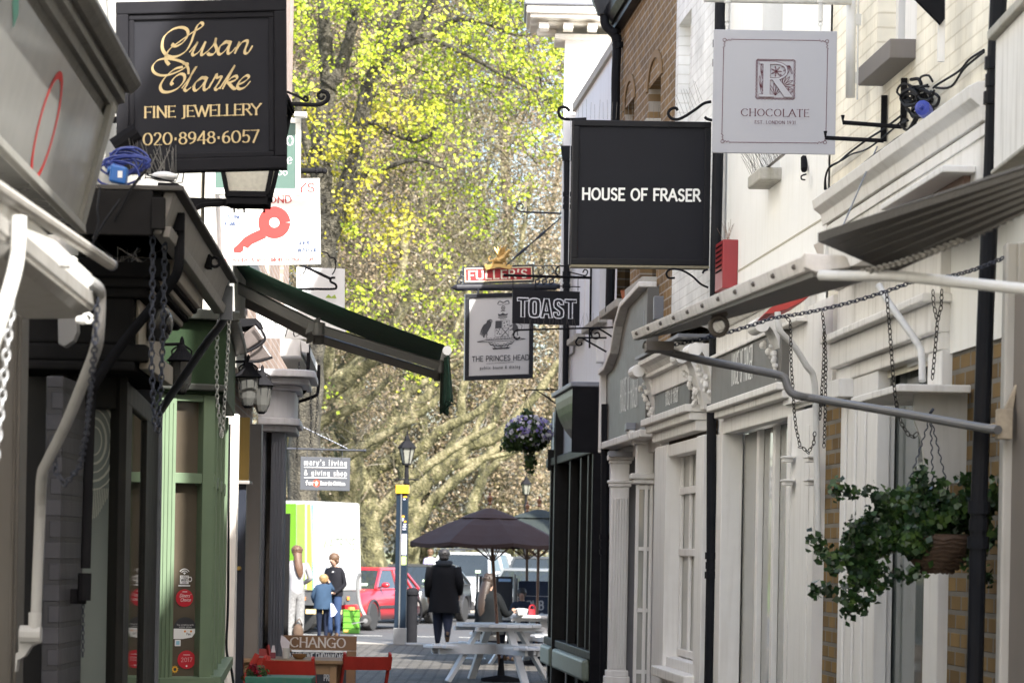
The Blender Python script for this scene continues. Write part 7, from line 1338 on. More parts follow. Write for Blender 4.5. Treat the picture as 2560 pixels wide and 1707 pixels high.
# planter with geraniums nearest the café
t = thing('planter_box', 'green painted planter box with dark red geraniums at the foot of the picture', 'planter', P(700, 1707, 22).xy.to_3d())
pz = P(690, 1690, 22); x0_, x1_ = P(622, 1690, 22).x, P(776, 1690, 22).x; mb = MB(); mb.box(x0_, x1_, 21.9, 22.3, .35, pz.z - .06); mb.box(x0_ - .02, x1_ + .02, 21.88, 22.32, pz.z - .06, pz.z + .0); obj('box', mb, M('planter_green', (.02, .12, .085), .5, var=.15, streak=.2), t, bevel=.006)
for sx in (x0_ + .03, x1_ - .03): mb = MB(); mb.box(sx - .025, sx + .025, 22.05, 22.15, 0, .35); obj('leg', mb, MATS['planter_green'], t)
p_, d_ = blob(P(640, 1685, 22.1), (.12, .12, .08), 160, .3); leafmesh('foliage', p_, d_, rs.uniform(.03, .05, 160), MATS['basket_leaf'], t)
p_, d_ = np.concatenate([blob(P(x_, y_, 21.95), (.035, .035, .03), 60, .3)[0] for x_, y_ in ((640, 1676), (650, 1695), (632, 1700), (634, 1665))]), rs.normal(size=(240, 3)); leafmesh('red_flower', p_, d_, rs.uniform(.018, .03, 240), Mleaf('geranium_petal', [(.10, .0, .01), (.25, .005, .02), (.32, .01, .03)], 20, .15), t)

# ================================================================== STREET FURNITURE
YEL = M('totem_yellow', (.78, .40, .015), .4, var=.04); NAVY = M('totem_navy', (.012, .02, .032), .4, var=.1, spec=.1); INX = M('stainless', (.22, .22, .22), .4, .6, var=.15)
t = thing('wayfinding_post', 'slim navy wayfinding totem with yellow cap and map panel at the kerb', 'sign', P(1000, 1612, 51).xy.to_3d())
x0_, x1_, xm = P(988, 1400, 51).x, P(1017, 1400, 51).x, P(1002, 1400, 51).x; zt_ = P(1000, 1233, 51).z
mb = MB(); mb.box(x0_, x0_ + (xm - x0_) * .75, 51, 51.25, .0, zt_); obj('side_panel', mb, NAVY, t, bevel=.006); mb = MB(); mb.box(x0_ + (xm - x0_) * .75 + .002, xm, 50.98, 51.2, .0, zt_); mb.box(x0_ - .01, x1_ + .01, 50.97, 51.26, .0, .3); obj('steel_edge', mb, INX, t, bevel=.006)
mb = MB(); mb.box(xm + .002, x1_, 51.02, 51.24, .3, zt_); fp = obj('front_panel', mb, NAVY, t, bevel=.004); mb = MB(); mb.box(x0_ - .012, x1_ + .012, 50.96, 51.27, zt_ + .001, P(1000, 1212, 51).z); obj('cap', mb, YEL, t, bevel=.008)
zz_ = lambda y_: P(1000, y_, 51).z
def totem(pn):
 w_ = x1_ - xm
 for y_, f0, f1 in ((1241, .2, .85), (1290, .05, .5), (1303, .4, .8)): pn.rect(w_ * f0, zz_(y_ + 2) - zz_(1400), w_ * f1, zz_(y_ - 2) - zz_(1400))
lettering(fp, M('print_amber', (.7, .35, .02), .5), V((xm, 51.018, zz_(1400))), (1, 0, 0), (0, 0, 1), totem, 'amber_print')
def totemw(pn):
 w_ = x1_ - xm
 for y_, f0, f1 in ((1247, .2, .6), (1296, .1, .4), (1300, .1, .3), (1310, .3, .8), (1316, .2, .8), (1322, .2, .75)): pn.rect(w_ * f0, zz_(y_ + 1.5) - zz_(1400), w_ * f1, zz_(y_ - 1.5) - zz_(1400))
 pn.rect(.01, zz_(1386) - zz_(1400), w_ - .01, zz_(1334) - zz_(1400))
lettering(fp, M('print_pale', (.5, .5, .62), .5), V((xm, 51.017, zz_(1400))), (1, 0, 0), (0, 0, 1), totemw, 'map')
lettering(fp, M('print_lime', (.42, .5, .18), .5), V((xm, 51.017, zz_(1400))), (1, 0, 0), (0, 0, 1), lambda pn: pn.rect(.01, zz_(1411) - zz_(1400), x1_ - xm - .01, zz_(1390) - zz_(1400)), 'lime_band')
mb = MB(); p = P(1029, 1598, 53); mb.lathe([(.1, -.1), (.1, .85), (.12, .87), (.12, .93), (.08, .99), (.02, 1.0)], V((p.x, 53, 0)), 16); fit('bollard', mb, BLACK, 'black cylindrical bollard behind the wayfinding totem', 'bollard')
t = thing('cycle_stand', 'black ring cycle stand on a post beside the man in the dark coat', 'cycle stand', P(1040, 1590, 53).xy.to_3d()); p = P(1040, 1528, 53.05); mb = MB(); mb.tube([p + V((.1 * math.cos(k), .02 * math.cos(k), .235 * math.sin(k))) for k in np.linspace(0, 2 * PI, 25)[:-1]], .022, 8, closed=True); obj('ring', mb, BLACK, t); mb = MB(); mb.tube([V((p.x, 53.05, 0)), p + V((0, 0, -.235))], .02, 8); obj('post', mb, BLACK, t)
def street_lamp(px, Y_, ybase, label, kk=.74):
 b_ = P(px, ybase, Y_); t_ = thing('street_lamp', label, 'street lamp', V((b_.x, Y_, 0)), 'Victorian street lamps'); o_ = b_; k = Y_ / F
 mb = MB(); mb.lathe([(.12, 0), (.12, .5), (.09, .55), (.055, .8), (.05, o_.z - .4), (.07, o_.z - .38), (.045, o_.z - .3), (.04, o_.z)], V((o_.x, Y_, 0)), 12); mb.tube([V((o_.x - .25, Y_, o_.z - .3)), V((o_.x + .25, Y_, o_.z - .3))], .015, 6); obj('post', mb, BLACK, t_)
 H6 = lambda r_, z_: [o_ + kk * V((r_ * math.cos(a_), r_ * math.sin(a_), z_)) for a_ in np.linspace(0, 2 * PI, 7)[:-1]]
 mb = MB(); mb.loft([H6(.11, .02), H6(.2, .42)]); obj('glass', mb, M('lamp_pane', (.2, .2, .17), .1, var=.3), t_)
 mb = MB()
 for a_, c_ in zip(H6(.115, 0), H6(.205, .42)): mb.tube([a_, c_], .012, 5)
 mb.loft([H6(.12, -.03), H6(.12, .02)]); mb.loft([H6(.25, .42), H6(.24, .46), H6(.12, .6), H6(.08, .62), H6(.07, .7), H6(.02, .78), H6(.02, .88)]); obj('frame', mb, BLACK, t_); return t_
street_lamp(1017, 56, 1160, 'black Victorian street lamp rising behind the yellow capped totem')
street_lamp(1315, 88, 1236, 'black Victorian street lamp far off above the green parasol')
# pub windbreaks
for i, (xa_, xb_, ya_, yb_, Y_, lb) in enumerate(((1193, 1287, 1436, 1512, 45.0, 'black canvas windbreak with pale blue top stripe behind the seated woman'), (1292, 1386, 1448, 1510, 45.3, 'navy canvas windbreak with white pub lettering behind the child'))):
 t = thing('windbreak', lb, 'windbreak', V((P((xa_ + xb_) / 2, 1500, Y_).x, Y_, 0)), 'pub windbreaks'); a_, b_ = P(xa_, ya_, Y_), P(xb_, ya_, Y_)
 mb = MB(); mb.box(a_.x + .03, b_.x - .03, Y_, Y_ + .01, .12, a_.z - .02); ca = obj('canvas', mb, M('canvas_navy' if i else 'canvas_black', (.02, .035, .075) if i else (.012, .014, .02), .7, var=.1), t)
 for xx in (a_.x, b_.x): mb = MB(); mb.tube([V((xx, Y_, 0)), V((xx, Y_, a_.z + .02))], .02, 8); mb.lathe([(.16, 0), (.15, .02)], V((xx, Y_, 0)), 12); obj('post', mb, INX, t)
 if i == 0: lettering(ca, M('stripe_blue', (.25, .4, .62), .6), V((a_.x + .04, Y_ - .001, a_.z - .1)), (1, 0, 0), (0, 0, 1), lambda pn: pn.rect(.3, 0, b_.x - a_.x - .1, .045), 'stripe')
 else: lettering(ca, M('canvas_white', (.5, .53, .58), .7), V((a_.x, Y_ - .001, .62)), (1, 0, 0), (0, 0, 1), lambda pn: (pn.text('PUB', .17, .17, .13, .26, .2, .6, .1), pn.text('& 12', .16, -.02, .13, .28, .2, .6, .1), pn.stroke([(.05, .38), (.5, .38), (.53, .35), (.53, -.2)], .008)))
# delivery trolley and crate beside the van
t = thing('hand_trolley', 'grey two wheeled delivery trolley standing by the red car', 'trolley', P(912, 1566, 60.2).xy.to_3d()); mb = MB()
zz = [P(x_, y_, 60.2) for x_, y_ in ((899, 1432), (893, 1455), (898, 1510), (914, 1545))];
for dy in (0, .35): mb.tube([V(v) + V((0, dy, 0)) for v in spline([tuple(p) for p in zz], 4)], .032, 7)
mb.tube([zz[1], zz[1] + V((0, .35, 0))], .015, 6); mb.tube([zz[2], zz[2] + V((0, .35, 0))], .015, 6); mb.bar(P(912, 1552, 60.2), P(880, 1558, 60.2), .3, .02); obj('frame', mb, INX, t)
for dy in (-.06, .41): mb = MB(); mb.lathe([(.02, -.04), (.1, -.035), (.125, -.02), (.13, 0), (.125, .02), (.1, .035), (.02, .04)], P(914, 1551, 60.2 + dy), 16, (0, 1, 0)); w_ = obj('wheel', mb, M('tyre', (.02, .02, .02), .8, var=.3), t); mb = MB(); mb.lathe([(.0, -.045), (.05, -.043), (.05, .043), (0, .045)], P(914, 1551, 60.2 + dy), 12, (0, 1, 0)); obj('hub', mb, INX, w_)
t = thing('plastic_crate', 'bright green plastic delivery crate on the road by the van', 'crate', V((P(878, 1560, 60.5).x, 60.5, -.1))); xa_, xb_ = P(857, 1550, 60.5).x, P(899, 1550, 60.5).x; GC = M('crate_green', (.09, .28, .02), .45, var=.1); mb = MB()
z0_, z1_ = -.1, P(878, 1525, 60.5).z
for k in range(4): mb.box(xa_ + .01, xb_ - .01, 60.5, 60.9, z0_ + (z1_ - z0_) * k / 4 + .012, z0_ + (z1_ - z0_) * (k + 1) / 4 - .004); mb.box(xa_, xb_, 60.48, 60.92, z0_ + (z1_ - z0_) * (k + 1) / 4 - .003, z0_ + (z1_ - z0_) * (k + 1) / 4 + .01)
obj('crate_body', mb, GC, t, bevel=.004); mb = MB(); mb.box(xa_ + .03, xa_ + .12, 60.475, 60.48, z0_ + .04, z0_ + .08); mb.box(xa_ + .1, xb_ - .12, 60.6, 60.8, z1_ + .012, z1_ + .07); obj('contents', mb, M('crate_orange', (.6, .25, .06), .6), t)
# ================================================================== VEHICLES
GLC = M('car_glass', (.02, .025, .028), .04, var=.3, scale=1.5, spec=.7); TYR = MATS['tyre']; ALLOY = M('alloy', (.45, .45, .46), .3, .7, var=.15)
TRIM = M('car_trim', (.025, .025, .027), .5, var=.2); LAMP = M('car_lamp', (.72, .74, .76), .08, var=.1, spec=.8); PLATE = M('plate_white', (.72, .72, .68), .5)
PAPER = M('permit_green', (.55, .72, .5), .5)
def car(name, label, FL, hd, L_, w, belt, roof, hood, paint, xs, cat='car', group=None, bars=False, round_=False):
 """FL: front corner at the viewer's right; hd: heading (2d). xs: windscreen base, roof front, roof rear, rear glass base as distances from the nose"""
 h = V((*hd, 0)).normalized(); l = V((-h.y, h.x, 0)); C_ = V((FL.x, FL.y, -.1)) - h * (L_ / 2) - l * w
 t_ = thing(name, label, cat, C_, group); W_ = lambda x_, y_, z_: C_ + h * (L_ / 2 - x_) + l * y_ + V((0, 0, z_))     # x_ measured back from the nose
 gc = .24
 def sec(x_, hw, zt_, zb_=gc): return [W_(x_, s_ * hw * k, z_) for s_, seq in ((1, ((.9, zb_), (1, zb_ + .14), (1.0, (zt_ + zb_) / 2 + .05), (.96, zt_ - .05), (.86, zt_))), (-1, ((.86, zt_), (.96, zt_ - .05), (1.0, (zt_ + zb_) / 2 + .05), (1, zb_ + .14), (.9, zb_)))) for k, z_ in seq]
 mb = MB(); st = [(0, w * .82, hood - .16), (.06, w * .92, hood - .08), (.25, w * .97, hood - .03), (xs[0] - .35, w, hood + .02), (xs[0], w, belt), (L_ * .6, w, belt + .02), (xs[3], w * .98, belt + .03), (L_ - .2, w * .95, belt - .0 if not round_ else belt - .1), (L_ - .04, w * .9, belt - .08), (L_, w * .84, belt - .2)]
 mb.loft([sec(*s_) for s_ in st]); obj('body', mb, paint, t_, smooth=True)
 wt = w * .74; wb = w * .93; lo = lambda x_, s_, k=1: W_(x_, s_ * wb * k, belt - .01); hi = lambda x_, s_, k=1: W_(x_, s_ * wt * k, roof - .05)
 mb = MB(); mb.loft([[lo(xs[0], 1), lo(xs[3], 1), lo(xs[3], -1), lo(xs[0], -1)], [hi(xs[1], 1), hi(xs[2], 1), hi(xs[2], -1), hi(xs[1], -1)]]); obj('window', mb, GLC, t_)
 mb = MB(); R_ = lambda k, z_, e: [W_(xs[1] - e, wt * k, z_), W_(xs[2] + e, wt * k, z_), W_(xs[2] + e, -wt * k, z_), W_(xs[1] - e, -wt * k, z_)]
 mb.loft([R_(1.03, roof - .07, .04), R_(1.03, roof - .04, .03), R_(.9, roof, -.1)])
 xm = (xs[0] + xs[3]) / 2 + .05
 for s_ in (1, -1):
  for a_, b_ in ((xs[0], xs[1]), (xm - .06, xm), (xs[3] - .5, xs[2] - .2), (xs[3], xs[2])): mb.bar(lo(a_, s_, 1.005), hi(b_, s_, 1.01), .06, .07, tuple(h))
  mb.bar(lo(xs[0], s_, 1.0), lo(xs[3], s_, 1.0), .03, .05)
 mb.bar(hi(xs[1], 1), hi(xs[1], -1), .05, .05); obj('roof', mb, paint, t_, bevel=.012)
 if bars:
  mb = MB()
  for s_ in (1, -1): mb.tube([W_(xs[1] + .1, s_ * wt * .85, roof + .005), W_(xs[1] + .2, s_ * wt * .85, roof + .06), W_(xs[2] - .1, s_ * wt * .85, roof + .06), W_(xs[2], s_ * wt * .85, roof)], .018, 6)
  for x_ in (xs[1] + .5, xs[2] - .5): mb.tube([W_(x_, wt * .85, roof + .08), W_(x_, -wt * .85, roof + .08)], .02, 6)
  obj('roof_rack', mb, TRIM, t_)
 for x_ in (.78, L_ - .85):
  for s_ in (1, -1):
   mb = MB(); r_ = .31 if roof < 1.6 else .36; c_ = W_(x_, s_ * (w - .09), r_); mb.lathe([(r_ * .62, -.1), (r_ * .96, -.1), (r_, -.07), (r_, .07), (r_ * .96, .1), (r_ * .62, .1)], c_, 24, l); wh = obj('wheel', mb, TYR, t_)
   mb = MB(); mb.lathe([(.0, -.07), (r_ * .2, -.085), (r_ * .6, -.06), (r_ * .64, -.09), (r_ * .64, .09), (r_ * .6, .06), (r_ * .2, .085), (0, .07)], c_, 16, l)
   obj('rim', mb, ALLOY, wh); mb = MB(); pts = [c_ + l * s_ * .098 + (h * math.cos(a_) + V((0, 0, math.sin(a_)))) * (r_ + .055) for a_ in np.linspace(-.25, PI + .25, 17)]; mb.tube(pts, .035, 6); obj('wheel_arch', mb, TRIM if roof < 1.6 or bars else paint, t_)
 for s_ in (1, -1):
  mb = MB(); mb.loft([[W_(.05, s_ * w * a_, z_) for a_, z_ in ((.5, hood - .22), (.86, hood - .2), (.9, hood - .08), (.5, hood - .11))], [W_(-.01 if k < 3 else .02, s_ * w * a_, z_) for k, (a_, z_) in enumerate(((.52, hood - .22), (.82, hood - .2), (.84, hood - .1), (.52, hood - .12)))]]); obj('headlight', mb, LAMP, t_, bevel=.01)
  mb = MB(); c_ = W_(xs[0] + .22, s_ * (w + .1), belt + .09); mb.ell(c_, (.07, .1, .065), 10, 7, Matrix.Rotation(math.atan2(l.y, l.x) - PI / 2, 3, 'Z')); mb.bar(c_, W_(xs[0] + .25, s_ * w * .9, belt + .02), .03, .03); obj('mirror', mb, paint, t_, smooth=True)
  mb = MB(); mb.bar(W_(.9 + .3, s_ * (w + .004), gc + .28), W_(L_ - 1.3, s_ * (w + .004), gc + .28), .02, .07); mb.bar(W_(xm - .35, s_ * (w * .99 + .01), belt - .12), W_(xm - .17, s_ * (w * .99 + .01), belt - .12), .03, .03); obj('side_strip', mb, TRIM, t_, bevel=.004)
 mb = MB(); mb.loft([[W_(.03, w * a_, z_) for a_, z_ in ((-.48, hood - .24), (.48, hood - .24), (.48, hood - .1), (-.48, hood - .1))], [W_(-.012, w * a_, z_) for a_, z_ in ((-.46, hood - .23), (.46, hood - .23), (.46, hood - .12), (-.46, hood - .12))]]); gr = obj('grille', mb, TRIM, t_)
 if bars: mb = MB(); [mb.bar(W_(-.02, w * (-.42 + .14 * k), hood - .24), W_(-.016, w * (-.42 + .14 * k), hood - .09), .045, .03, tuple(h)) for k in range(7)]; obj('grille_bar', mb, ALLOY, gr)
 mb = MB(); mb.loft([[W_(x_, w * s_ * .93, z_) for x_, s_ in ((.08, -1), (-.06, -.8), (-.06, .8), (.08, 1))] for z_ in (gc + .02, gc + .24)]); obj('bumper', mb, TRIM if not round_ else paint, t_, bevel=.02)
 mb = MB(); mb.prism([W_(-.068, a_, z_) for a_, z_ in ((-.26, gc + .08), (.26, gc + .08), (.26, gc + .19), (-.26, gc + .19))], h * .008); obj('number_plate', mb, PLATE, t_)
 mb = MB(); f = .16; pc = lo(xs[0], .62).lerp(hi(xs[1], .62), f); u_ = (hi(xs[1], .62) - lo(xs[0], .62)).normalized(); nn_ = l.cross(u_).normalized(); nn_ = nn_ if nn_.dot(h) > 0 else -nn_; mb.prism([pc + nn_ * .012 + l * a_ * .07 + u_ * b_ for a_, b_ in ((-1, 0), (1, 0), (1, .09), (-1, .09))], nn_ * .003); obj('permit', mb, PAPER, t_)
 return t_
def paint(n_, c, coat=.6, metal=.0): return M(n_, c, .3, metal, var=.04, coat=coat)
car('parked_car', 'bright red parked hatchback beside the white and green van', P(903, 1500, 62.4), (-.3, -.95), 4.1, .84, .92, 1.40, .86, paint('car_red', (.36, .015, .022)), (1.05, 1.75, 3.3, 3.95), group=None)
car('parked_car', 'black parked car hidden behind the walking man', P(1062, 1500, 69.5), (-.27, -.96), 4.3, .87, .95, 1.46, .88, paint('car_black', (.03, .03, .028)), (1.1, 1.85, 3.4, 4.1), round_=True)
car('parked_car', 'silver off-road car with roof bars parked behind the picnic tables', P(1199, 1500, 75.5), (-.24, -.97), 4.6, .92, 1.13, 1.78, 1.08, paint('car_silver', (.56, .57, .58), .5, .35), (1.25, 1.85, 4.1, 4.45), bars=True)
car('parked_car', 'low grey parked car with pale windscreen right of the silver off-roader', P(1392, 1500, 66.5), (-.12, -.99), 4.3, .86, .93, 1.42, .86, paint('car_grey', (.16, .17, .17), .6, .3), (1.1, 1.8, 3.3, 4.1), round_=True)
car('parked_car', 'tall dark parked car farthest right behind the low grey one', P(1420, 1500, 74), (-.1, -.99), 4.5, .92, 1.08, 1.70, 1.02, paint('car_dark', (.03, .033, .035)), (1.2, 1.85, 4.0, 4.4), round_=True)
car('parked_car', 'small white car parked far across the green', P(1296, 1400, 108), (-.5, -.86), 4.2, .86, .95, 1.5, .9, paint('car_white', (.7, .7, .7)), (1.1, 1.8, 3.4, 4.1), round_=True)
car('parked_car', 'pale silver car parked far behind the roof of the off-roader', P(1240, 1400, 112), (-.6, -.8), 4.4, .9, 1.0, 1.62, .95, MATS['car_silver'], (1.2, 1.8, 3.8, 4.2), round_=True)
# delivery van
K = P(781, 1400, 60.0); wdv, gdv = V((.453, .89, 0)), V((-.89, .453, 0)); lean = V((.075, 0, 0))
t = thing('delivery_van', 'white and lime green supermarket delivery van with its box side in full sun', 'van', V((K.x, K.y, -.1)))
z0_, z1_ = .80, 2.70; VW = M('van_white', (.42, .42, .41), .35, var=.02, coat=.3); VG = M('van_green', (.11, .26, .012), .4, var=.04)
ring_ = lambda z_: [V((K.x, K.y, z_)) + a_ + lean * ((z1_ - z_) / (z1_ - z0_) - .5) for a_ in (V(), wdv * 2.05, wdv * 2.05 + gdv * 3.9, gdv * 3.9)]
mb = MB(); mb.loft([ring_(z0_), ring_(z1_)]); bx_ = obj('box_body', mb, VW, t, bevel=.05)
def vface(o_, u_, z_, d_=.004):
 n_ = V((u_.y, -u_.x, 0)); n_ = n_ if n_.y < 0 else -n_; return lambda x_, y_: V((K.x, K.y, y_)) + u_ * x_ + n_ * d_ + lean * ((z1_ - y_) / (z1_ - z0_) - .5)
g_ = vface(K, gdv, 0)
for nm, mt, a_, b_, d_ in (('green_side', VG, .43, 3.85, .004), ('lime_band', M('van_lime', (.22, .34, .06), .4), .21, .42, .004), ('yellow_band', M('van_yellow', (.42, .42, .07), .4), .03, .165, .004), ('teal_line', M('van_teal', (.02, .3, .25), .4), .0, .022, .004)):
 f = vface(K, gdv, 0, d_); mb = MB(); mb.face(f(a_, z0_ + .03), f(b_, z0_ + .03), f(b_ - .05, z1_ - .08), f(a_ - .05 if a_ > .05 else a_, z1_ - .06)); obj(nm, mb, mt, bx_, normals=False)
f = vface(K, wdv, 0, .004); VL = M('van_print', (.14, .17, .11), .4)
lettering(bx_, VL, f(.42, 1.70), wdv, (0, 0, 1), lambda pn: (pn.text('WAITROSE', 0, 0, .22, 1.35, .1, gap=.12), pn.text('. com', .3, -.25, .09, None, .08)), 'lettering')
mb = MB(); mb.box(0, 0.001, 0, .001, 0, .001); mb = MB(); a_ = [V((K.x, K.y, .5)) + q_ + lean * .6 for q_ in (wdv * .03 + gdv * .03, wdv * 2.0 + gdv * .03, wdv * 2.0 + gdv * 3.9, wdv * .03 + gdv * 3.9)]; mb.prism(a_, (0, 0, .295)); obj('chassis', mb, M('chassis_grey', (.07, .072, .075), .6, var=.2), t)
for i, q_ in enumerate((wdv * .5 + gdv * .5, wdv * 1.5 + gdv * .5, wdv * 1.5 + gdv * 3.2, wdv * .5 + gdv * 3.2)): mb = MB(); mb.lathe([(.2, -.12), (.34, -.1), (.36, 0), (.34, .1), (.2, .12)], V((K.x, K.y, .26)) + q_, 20, wdv); obj('wheel', mb, TYR, t)
mb = MB()
for u_, x_ in ((gdv, .25), (gdv, 1.3), (wdv, .9), (wdv, 1.45)): f = vface(K, u_, 0, .0); c_ = f(x_, .64); mb.obox(c_, u_ * .05, V((0, -.02, 0)), (0, 0, .035))
obj('marker_lamp', mb, M('lamp_orange', (.75, .22, .03), .3), t); mb = MB(); f = vface(K, wdv, 0); mb.box(K.x - .1, K.x + .65, K.y - .3, K.y - .02, .33, .42); obj('step', mb, M('step_yellow', (.55, .42, .2), .5, var=.3), t)

# ================================================================== PEOPLE
SKIN = M('skin', (.36, .22, .16), .55, var=.08)
def cloth(n_, c, var=.2, scale=14, rough=.85): return M(n_, c, rough, 0, var, scale, bump=.25, sc2=25, spec=.08)
BASEJ = dict(pelvis=(0, 0, .53, .085), waist=(0, .0, .62, .078), chest=(0, -.005, .745, .088), neck=(0, -.005, .845, .032), jaw=(0, .015, .89, .042), head=(0, .008, .926, .05), crown=(0, 0, .958, .037), nose=(0, .06, .918, .010))
for s_, k in ((-1, 'L'), (1, 'R')):
 BASEJ.update({'sh' + k: (s_ * .102, -.005, .80, .042), 'el' + k: (s_ * .128, -.02, .635, .031), 'wr' + k: (s_ * .135, .025, .485, .021), 'ha' + k: (s_ * .135, .04, .445, .021), 'hip' + k: (s_ * .048, 0, .51, .066), 'kn' + k: (s_ * .052, .012, .28, .043), 'an' + k: (s_ * .052, -.012, .045, .028), 'toe' + k: (s_ * .058, .085, .02, .021), 'heel' + k: (s_ * .052, -.03, .022, .02)})
BONES = [('pelvis', 'waist'), ('waist', 'chest'), ('chest', 'neck'), ('neck', 'jaw'), ('jaw', 'head'), ('head', 'crown'), ('head', 'nose')]
for k in 'LR': BONES += [('chest', 'sh' + k), ('sh' + k, 'el' + k), ('el' + k, 'wr' + k), ('wr' + k, 'ha' + k), ('pelvis', 'hip' + k), ('hip' + k, 'kn' + k), ('kn' + k, 'an' + k), ('an' + k, 'toe' + k), ('an' + k, 'heel' + k)]
def person(label, loc, yaw, H_, pose=None, top=None, legs=None, shoes=None, skin=SKIN, fat=1., z=0.):
 J = {k: list(v) for k, v in BASEJ.items()}
 for k, v in (pose or {}).items(): J[k] = list(v) + ([J[k][3]] if len(v) == 3 else [])
 Rz = Matrix.Rotation(yaw, 3, 'Z'); names = list(J); idx = {n_: i for i, n_ in enumerate(names)}
 co = [Rz @ (V(J[n_][:3]) * H_) for n_ in names]; rad = [J[n_][3] * H_ * (fat if n_ in ('pelvis', 'waist', 'chest', 'shL', 'shR', 'elL', 'elR') else 1) for n_ in names]; edges = [(idx[a_], idx[b_]) for a_, b_ in BONES]
 kind = []                                 # bone -> material slot
 for a_, b_ in BONES: kind.append(1 if b_ in ('waist', 'chest', 'neck') or b_[:2] in ('sh', 'el', 'wr') else 2 if b_[:2] in ('hi', 'kn', 'an') else 3 if b_[:3] in ('toe', 'hee') else 0)
 segs = [(co[a_], co[b_], rad[b_]) for a_, b_ in edges]
 for k in 'LR':                            # five fingers per hand
  w_, h_ = V(J['wr' + k][:3]), V(J['ha' + k][:3]); d_ = (h_ - w_).normalized(); sx = -1 if k == 'L' else 1; side = V((0, 1, 0)) - d_ * d_.y; side = side.normalized() if side.length > .2 else V((1, 0, 0)); palm = d_.cross(side) * sx
  for j, (off, ln) in enumerate(((-.012, .032), (-.004, .04), (.004, .043), (.012, .038))):
   b_ = h_ + d_ * .012 + side * off; m_ = b_ + d_ * ln * .5; e_ = m_ + (d_ * .8 + palm * -.5).normalized() * ln * .5
   for pnt, r_, par in ((m_, .0062, 'ha' + k), (e_, .005, None)):
    co.append(Rz @ (pnt * H_)); rad.append(r_ * H_); edges.append((idx[par] if par else len(co) - 2, len(co) - 1)); kind.append(0); segs.append((co[edges[-1][0]], co[-1], r_ * H_))
  b_ = w_.lerp(h_, .5) + side * .018; e_ = b_ + (d_ + side * .8).normalized() * .026; co.append(Rz @ (b_ * H_)); rad.append(.0075 * H_); edges.append((idx['ha' + k], len(co) - 1)); kind.append(0); segs.append((co[idx['ha' + k]], co[-1], .007)); co.append(Rz @ (e_ * H_)); rad.append(.0058 * H_); edges.append((len(co) - 2, len(co) - 1)); kind.append(0); segs.append((co[-2], co[-1], .006))
 me = bpy.data.meshes.new('tmp'); me.from_pydata(co, edges, []); o = bpy.data.objects.new('tmp', me); COL.objects.link(o)
 md = o.modifiers.new('s', 'SKIN'); md.use_smooth_shade = True; md.branch_smoothing = .35
 for i, sv in enumerate(me.skin_vertices[0].data): sv.radius = (rad[i], rad[i]); sv.use_root = i == 0
 sb_ = o.modifiers.new('b', 'SUBSURF'); sb_.levels = 1; sb_.render_levels = 1
 dg = bpy.context.evaluated_depsgraph_get(); ev = o.evaluated_get(dg); nm = bpy.data.meshes.new_from_object(ev); bpy.data.objects.remove(o)
 A_ = np.array([s_[0] for s_ in segs]); B_ = np.array([s_[1] for s_ in segs]); D_ = B_ - A_; dd = (D_ ** 2).sum(1) + 1e-9; rr = np.array([s_[2] for s_ in segs])
 for m_ in (skin, top, legs, shoes): nm.materials.append(m_)
 for pl_ in nm.polygons:
  c_ = np.array(pl_.center); tt = np.clip(((c_ - A_) * D_).sum(1) / dd, 0, 1); ds = np.linalg.norm(c_ - (A_ + D_ * tt[:, None]), axis=1) - rr; pl_.material_index = kind[int(ds.argmin())]; pl_.use_smooth = True
 nm.name = 'body'; t_ = thing('person', label, 'person', V((loc[0], loc[1], z))); bo = bpy.data.objects.new('body', nm); COL.objects.link(bo); bo.parent = t_; ORG[bo.name] = ORG[t_.name]
 def W_(x_, y_, z_): return V((loc[0], loc[1], z)) + Rz @ (V((x_, y_, z_)) * H_)
 return t_, W_, J, H_, Rz
def face(t_, W_, J, H_, Rz):
 x_, y_, z_ = J['head'][:3]; mb = MB()
 for s_ in (-.02, .02): mb.ell(W_(x_ + s_, y_ + .045, z_ + .002), .0065 * H_, 8, 6)
 obj('eyes', mb, M('eye_dark', (.03, .02, .015), .3), t_); mb = MB(); mb.ell(W_(x_, y_ + .046, z_ - .03), (.014 * H_, .006 * H_, .004 * H_), 8, 6, Rz); obj('mouth', mb, M('lips', (.3, .12, .1), .5), t_)
 mb = MB(); [mb.ell(W_(x_ + s_, y_ - .002, z_ - .004), (.007 * H_, .012 * H_, .018 * H_), 8, 6, Rz) for s_ in (-.05, .05)]; obj('ears', mb, SKIN, t_, smooth=True)
def hairm(n_, c): return M(n_, c, .5, 0, .35, 30, bump=.6, sc2=90)
def cap(t_, W_, J, H_, Rz, mat, back=.012, up=.014, k=1.12, fr=.0, nm='hair'):
 x_, y_, z_ = J['head'][:3]; mb = MB(); mb.ell(W_(x_, y_ - back, z_ + up), (.053 * k * H_, .056 * k * H_, .052 * k * H_), 16, 10, Rz)
 mb.ell(W_(x_, y_ - back - .014, z_ - .018), (.047 * k * H_, .041 * k * H_, .038 * k * H_), 12, 8, Rz)
 rr_ = random.Random(5)
 for i in range(46): a_ = rr_.uniform(0, 2 * PI); e_ = rr_.uniform(.1, 1.3); mb.ell(W_(x_ + .05 * k * math.cos(a_) * math.cos(e_), y_ - back + .052 * k * math.sin(a_) * math.cos(e_) - .004, z_ + up + .045 * k * math.sin(e_)), (.010 * H_, .010 * H_, .008 * H_), 6, 4, Rz)
 return obj(nm, mb, mat, t_, smooth=True)
